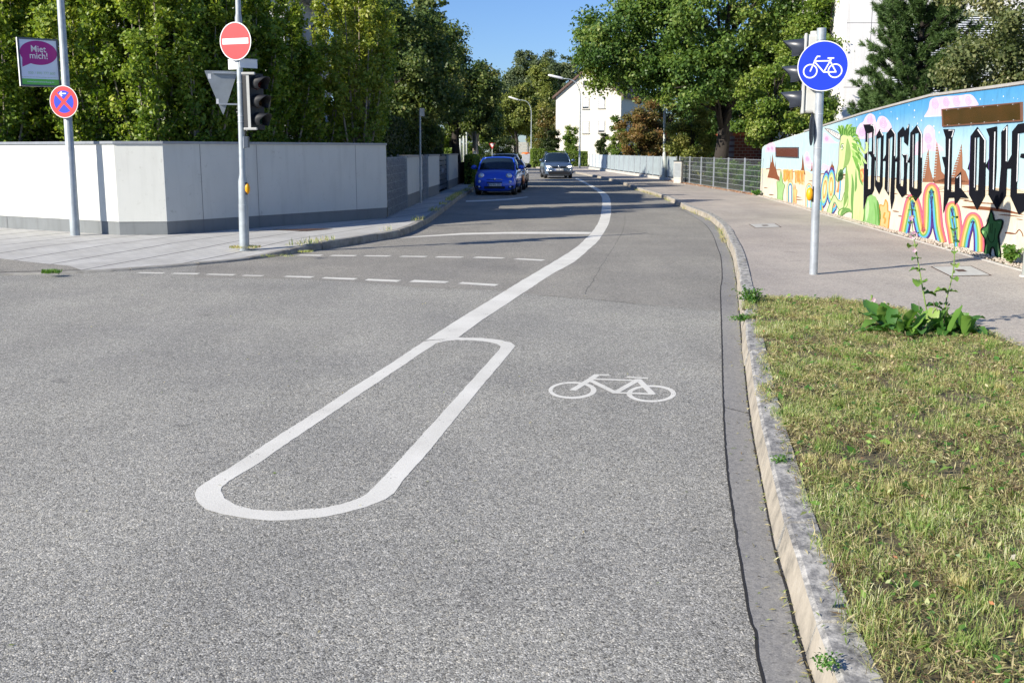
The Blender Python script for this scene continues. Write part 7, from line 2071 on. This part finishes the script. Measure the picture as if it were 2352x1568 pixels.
# ------------------------------------------------------------------ cars
def interp1(tab, t):
    if t <= tab[0][0]: return tab[0][1:]
    for a, b in zip(tab[:-1], tab[1:]):
        if t <= b[0]:
            f = (t - a[0]) / (b[0] - a[0]); f = f * f * (3 - 2 * f) * .5 + f * .5
            return tuple(x + (y - x) * f for x, y in zip(a[1:], b[1:]))
    return tab[-1][1:]
def car(loc, yaw, label, name, paint, L, W, H, prof, gh, wheel, style):
    """local: nose at y=0 pointing -Y, tail at y=L"""
    r = empty(name, loc, label, "car", None, yaw)
    hw = W / 2
    # prof: (y, half width factor, z low, z belt, crown)
    N_ = 26; rows = []
    ys = [L * i / N_ for i in range(N_ + 1)]
    for y in ys:
        wf, zl, zb, cr = interp1(prof, y)
        w = hw * wf
        side = [(0, zl), (w * .80, zl), (w * .95, zl + .07), (w * 1.0, zl + (zb - zl) * .38), (w * .995, zl + (zb - zl) * .62), (w * .965, zb - .09), (w * .90, zb - .01), (w * .72, zb + cr * .45), (w * .4, zb + cr * .85), (0, zb + cr)]
        rows.append([(x, y, z) for x, z in side] + [(-x, y, z) for x, z in side[-2:0:-1]])
    n = len(rows[0]); mb = MB()
    vs = [v for q in rows for v in q]
    mb.add(vs, [(i * n + k, i * n + (k + 1) % n, (i + 1) * n + (k + 1) % n, (i + 1) * n + k) for i in range(N_) for k in range(n)] + [tuple(range(n)), tuple(range(N_ * n, N_ * n + n))])
    mb.build("body", paint, r, smooth=True, sub=1)
    # glasshouse
    y0, y1, y2, y3, zb0, ft = gh    # windscreen foot, roof front, roof rear, tail
    def ring(y, w, z, zr_):
        return [(-w, y, z), (w, y, z)]
    base = [(-hw * .86, y0, zb0), (hw * .86, y0, zb0), (hw * .93, (y0 + y3) / 2, zb0 + .02), (hw * .80, y3, zb0 + .04), (-hw * .80, y3, zb0 + .04), (-hw * .93, (y0 + y3) / 2, zb0 + .02)]
    tp_ = [(-hw * ft, y1, H - .07), (hw * ft, y1, H - .07), (hw * (ft + .03), (y1 + y2) / 2, H - .04), (hw * (ft - .06), y2, H - .09), (-hw * (ft - .06), y2, H - .09), (-hw * (ft + .03), (y1 + y2) / 2, H - .04)]
    mid = [(a[0] * .5 + b[0] * .5 + (.03 if a[0] > 0 else -.03), a[1] * .5 + b[1] * .5 - (.05 if i < 2 else 0), a[2] * .5 + b[2] * .5) for i, (a, b) in enumerate(zip(base, tp_))]
    # screen split into 6 columns so it curves
    mb = MB(); k = 8
    def row(zone):
        out = []
        a, b = zone[0], zone[1]
        for i in range(k + 1):
            t = i / k; bow = -.09 * (1 - (2 * t - 1) ** 2)
            out.append((a[0] + (b[0] - a[0]) * t, a[1] + bow, a[2] + .015 * (1 - (2 * t - 1) ** 2)))
        return out + list(zone[2:])
    R0, R1, R2 = row(base), row(mid), row(tp_); m = len(R0)
    mb.add(R0 + R1 + R2, [(j * m + i, j * m + (i + 1) % m, (j + 1) * m + (i + 1) % m, (j + 1) * m + i) for j in (0, 1) for i in range(m)])
    mb.build("windows", "car_glass", r, smooth=True)
    # roof skin
    mb = MB(); rows = []
    for i in range(9):
        t = i / 8; y = y1 - .09 + (y2 + .04 - y1 + .09) * t; w = hw * (ft + .03 - .09 * abs(t - .35)); z = H - .085 + .085 * math.sin(math.pi * min(1, .25 + t * .62)) - .03 * t
        rows.append([(w * q, y + (0.0 if abs(q) < .99 else 0.02), z - .045 * abs(q) ** 3 - (.03 if abs(q) > .95 else 0)) for q in (-1, -.8, -.4, 0, .4, .8, 1)])
    mb.add([v for q in rows for v in q], [(i * 7 + j, i * 7 + j + 1, i * 7 + 8 + j, i * 7 + 7 + j) for i in range(8) for j in range(6)])
    o = mb.build("roof", style.get("roof", paint), r, smooth=True); s_ = o.modifiers.new("t", 'SOLIDIFY'); s_.thickness = .03; s_.offset = -1
    for sg in (-1, 1):
        mb = MB(); f_ = 1.015
        mb.tube([Vector((sg * hw * .87, y0 - .02, zb0 - .02)), Vector((sg * (hw * .865 + hw * ft) / 2 + sg * .035, (y0 + y1) / 2 - .02, (zb0 + H - .07) / 2 + .0)), Vector((sg * hw * ft * 1.01, y1, H - .075)), Vector((sg * hw * (ft + .04), (y1 + y2) / 2, H - .055)), Vector((sg * hw * (ft - .05), y2, H - .10)), Vector((sg * hw * .80, y3, zb0 + .04))], [.035, .035, .03, .028, .04, .05], 8)
        mb.build("pillar", paint, r, smooth=True)
        mb = MB(); yb = (y0 + y3) / 2; mb.tube([Vector((sg * hw * .94, yb + .1, zb0)), Vector((sg * hw * (ft + .035), yb + .12, H - .07))], .03, 6); mb.build("door_pillar", "black_plastic", r)
        mb = MB(); mb.sphere((sg * (hw + .10), y0 + .30, zb0 + .10), (.12, .07, .085), 14, 8); mr = mb.build("mirror", style.get("mirror", paint), r, smooth=True)
        mb = MB(); mb.tube([Vector((sg * (hw - .08), y0 + .34, zb0 + .02)), Vector((sg * (hw + .05), y0 + .31, zb0 + .07))], .025, 6); mb.build("mirror_arm", "black_plastic", r)
        for yy in wheel[1:]:
            w0 = bpy.data.objects.new("wheel", None); COL.objects.link(w0); w0.parent = r; w0.location = (sg * (hw - .13), yy, wheel[0])
            mb = MB(); rr_ = wheel[0]; prof_ = [(rr_ * .62, -.10), (rr_ * .93, -.10), (rr_, -.06), (rr_, .06), (rr_ * .93, .10), (rr_ * .62, .10)]; q = 28
            vs = [(x, a_ * math.cos(2 * math.pi * i / q), a_ * math.sin(2 * math.pi * i / q)) for i in range(q) for a_, x in prof_]
            mb.add(vs, [(i * 6 + j, i * 6 + (j + 1) % 6, ((i + 1) % q) * 6 + (j + 1) % 6, ((i + 1) % q) * 6 + j) for i in range(q) for j in range(6)]); mb.build("tyre", "tyre", w0, smooth=False)
            mb = MB()
            mb.tube([Vector((-.05 * sg, 0, 0)), Vector((.085 * sg, 0, 0))], [rr_ * .6, rr_ * .14], 14)
            for s5 in range(5):
                a_ = 2 * math.pi * s5 / 5; mb.tube([Vector((.085 * sg, 0, 0)), Vector((.08 * sg, math.cos(a_) * rr_ * .6, math.sin(a_) * rr_ * .6))], rr_ * .07, 6)
            mb.build("rim", "rim", w0)
            mb = MB(); vs = []
            for i in range(15):
                a_ = math.pi * i / 14; vs += [(sg * (hw * 1.004), yy + (rr_ + .05) * math.cos(a_), wheel[0] + (rr_ + .05) * math.sin(a_) * 1.0), (sg * (hw - .2), yy + (rr_ + .05) * math.cos(a_), wheel[0] + (rr_ + .05) * math.sin(a_))]
            mb.add(vs, [(2 * i, 2 * i + 1, 2 * i + 3, 2 * i + 2) for i in range(14)]); mb.build("wheel_arch", "black_plastic", r)
    mb = MB(); mb.box(-hw * .9, hw * .9, .12, L - .15, wheel[0] * .55, wheel[0] * .9); mb.build("underside", "black_plastic", r)
    # interior seen through the glass
    for sx in (-.36, .36):
        mb = MB(); mb.sphere((sx, y0 + 1.05, zb0 + .12), (.22, .10, .26), 10, 8); mb.sphere((sx, y0 + 1.05, zb0 + .40), (.11, .06, .09), 8, 6); mb.build("seat", "cloth_dark", r, smooth=True)
    # front details
    for it in style["parts"]:
        kind, nm, mat = it[:3]; mb = MB()
        if kind == 'ell': mb.sphere(it[3], it[4], 20, 12); mb.build(nm, mat, r, smooth=True)
        elif kind == 'box': mb.box(*it[3]); mb.build(nm, mat, r, bevel=.012)
        elif kind == 'bar': mb.tube([Vector(p) for p in it[3]], it[4], 8); mb.build(nm, mat, r, smooth=True)
        elif kind == 'slab':   # polygon in XZ extruded
            pts, ya, yb_ = it[3], it[4], it[5]; m = len(pts)
            mb.add([(x, ya, z) for x, z in pts] + [(x, yb_, z) for x, z in pts], [tuple(range(m)), tuple(range(2 * m - 1, m - 1, -1))] + [(i, (i + 1) % m, m + (i + 1) % m, m + i) for i in range(m)]); mb.build(nm, mat, r)
        elif kind == 'txt': text_mesh(it[3], it[4], nm, mat, r, Matrix.Translation(it[5]), squeeze=.85)
    return r
m, t, b = nt("car_glass"); b.inputs['Base Color'].default_value = (0.012, 0.022, 0.035, 1); b.inputs['Roughness'].default_value = 0.04; b.inputs['Specular IOR Level'].default_value = 0.7

def plate_parts(y, z, txt, w=.26):
    return [('box', "number_plate", "plate_white", (-w, w, y - .012, y + .03, z - .055, z + .055)), ('box', "plate_band", "plate_blue", (-w + .006, -w + .05, y - .0145, y - .010, z - .05, z + .05)), ('txt', "plate_lettering", "ink", txt, .115, Vector((.02, y - .0155, z)))]
# small blue car
profB = [(0, .62, .24, .50, .02), (.05, .80, .15, .62, .05), (.18, .93, .13, .74, .08), (.45, .99, .18, .86, .09), (.85, 1.0, .18, .94, .06), (1.4, 1.0, .18, .97, .05), (2.6, 1.0, .18, .98, .05), (3.25, .97, .20, .97, .05), (3.48, .90, .24, .86, .03), (3.55, .80, .30, .70, .02)]
stB = {"parts": [
    ('ell', "headlight", "lamp_glass", (.53, .20, .72), (.125, .10, .125)), ('ell', "headlight", "lamp_glass", (-.53, .20, .72), (.125, .10, .125)),
    ('ell', "position_lamp", "lamp_glass", (.585, .10, .52), (.065, .05, .065)), ('ell', "position_lamp", "lamp_glass", (-.585, .10, .52), (.065, .05, .065)),
    ('box', "upper_grille", "black_plastic", (-.30, .30, -.004, .10, .475, .515)), ('box', "lower_grille", "black_plastic", (-.40, .40, -.006, .10, .255, .345)),
    ('slab', "fog_lamp_recess", "black_plastic", [(.46, .27), (.72, .29), (.72, .37), (.48, .36)], .055, .2), ('slab', "fog_lamp_recess", "black_plastic", [(-.46, .27), (-.72, .29), (-.72, .37), (-.48, .36)], .055, .2),
    ('ell', "fog_lamp", "lamp_glass", (.60, .05, .33), (.045, .04, .04)), ('ell', "fog_lamp", "lamp_glass", (-.60, .05, .33), (.045, .04, .04)),
    ('bar', "chrome_strip", "chrome", [(-.30, .035, .60), (-.1, .012, .615), (.1, .012, .615), (.30, .035, .60)], .011), ('ell', "badge", "chrome", (0, .02, .615), (.05, .025, .045)),
    ('bar', "windscreen_wiper", "black_plastic", [(-.5, .80, .99), (.1, .76, 1.0)], .012)] + plate_parts(-.01, .405, "IN RN 273")}
yawB = R(-5)
LB = G(1136, 449)
car((LB.x, LB.y - .1, 0.004), yawB, "small bright blue parked car with round headlights facing the camera", "parked_car", "paint_blue", 3.55, 1.66, 1.47, profB, (.86, 1.42, 2.75, 3.35, .95, .70), (.29, .68, 2.98), stB)
# grey-blue oncoming car
profG = [(0, .66, .24, .60, .02), (.06, .84, .15, .72, .04), (.2, .95, .13, .80, .07), (.6, .99, .18, .90, .08), (1.05, 1.0, .18, .99, .06), (1.6, 1.0, .18, 1.02, .05), (3.3, 1.0, .18, 1.03, .05), (4.1, .97, .2, 1.0, .04), (4.3, .9, .26, .85, .03), (4.34, .8, .32, .7, .02)]
stG = {"parts": [
    ('slab', "headlight", "lamp_glass", [(.42, .66), (.80, .72), (.82, .80), (.55, .79), (.44, .73)], .06, .4), ('slab', "headlight", "lamp_glass", [(-.42, .66), (-.80, .72), (-.82, .80), (-.55, .79), (-.44, .73)], .06, .4),
    ('ell', "lit_lamp", "lamp_lit", (.66, .05, .73), (.10, .03, .05)), ('ell', "lit_lamp", "lamp_lit", (-.66, .05, .73), (.10, .03, .05)), ('ell', "fog_lamp", "lamp_lit", (-.72, .05, .52), (.045, .03, .04)), ('ell', "fog_lamp", "lamp_glass", (.72, .05, .52), (.045, .03, .04)),
    ('box', "upper_grille", "black_plastic", (-.44, .44, -.008, .1, .68, .745)), ('ell', "badge", "chrome", (0, .0, .712), (.075, .03, .075)),
    ('slab', "lower_grille", "black_plastic", [(-.62, .24), (.62, .24), (.70, .40), (.40, .44), (-.40, .44), (-.70, .40)], -.006, .1), ('bar', "chrome_strip", "chrome", [(-.74, .08, .44), (-.4, .0, .50), (.4, .0, .50), (.74, .08, .44)], .012),
    ('bar', "roof_rail", "chrome", [(.60, 1.9, 1.60), (.61, 3.5, 1.59)], .02), ('bar', "roof_rail", "chrome", [(-.60, 1.9, 1.60), (-.61, 3.5, 1.59)], .02),
    ('ell', "rear_view_mirror", "black_plastic", (0, 1.72, 1.42), (.12, .03, .04))] + plate_parts(-.015, .545, "IN VW 184".replace("VW", "CK"))}
LGc = G(1284, 410.5)
car((LGc.x, LGc.y - .1, 0.004), R(3), "grey-blue hatchback with lit headlights driving towards the camera", "oncoming_car", "paint_greyblue", 4.34, 1.80, 1.58, profG, (1.0, 1.75, 3.4, 4.1, 1.0, .70), (.31, .82, 3.45), stG)
# copper and white cars parked behind
stC = {"mirror": "black_plastic", "parts": [('ell', "headlight", "lamp_glass", (.62, .14, .70), (.18, .12, .09)), ('ell', "headlight", "lamp_glass", (-.62, .14, .70), (.18, .12, .09)), ('box', "grille", "black_plastic", (-.42, .42, -.006, .1, .38, .55))] + plate_parts(-.01, .47, "IN HD 52")}
X = (1161 - 1176) / F * 46
car((X, 45.3, 0.004), R(-3), "copper brown car mostly hidden behind the blue car", "parked_car", "paint_copper", 4.1, 1.74, 1.36, profG and [(y * .945, a, b_, c * .93, d_) for y, a, b_, c, d_ in profG], (1.0, 1.7, 3.0, 3.9, .92, .66), (.30, .8, 3.3), stC)
stW = {"parts": [('ell', "headlight", "lamp_glass", (.62, .14, .70), (.18, .12, .09)), ('ell', "headlight", "lamp_glass", (-.62, .14, .70), (.18, .12, .09)), ('box', "grille", "black_plastic", (-.42, .42, -.006, .1, .38, .55))] + plate_parts(-.01, .47, "IN AM 81")}
X = (1154 - 1176) / F * 54
car((X, 53.0, 0.004), R(-4), "white car farthest back in the parked row, only roof and mirror visible", "parked_car", "paint_white", 4.1, 1.74, 1.56, [(y * .945, a, b_, c * .95, d_) for y, a, b_, c, d_ in profG], (1.0, 1.7, 3.0, 3.9, .95, .68), (.30, .8, 3.3), stW)
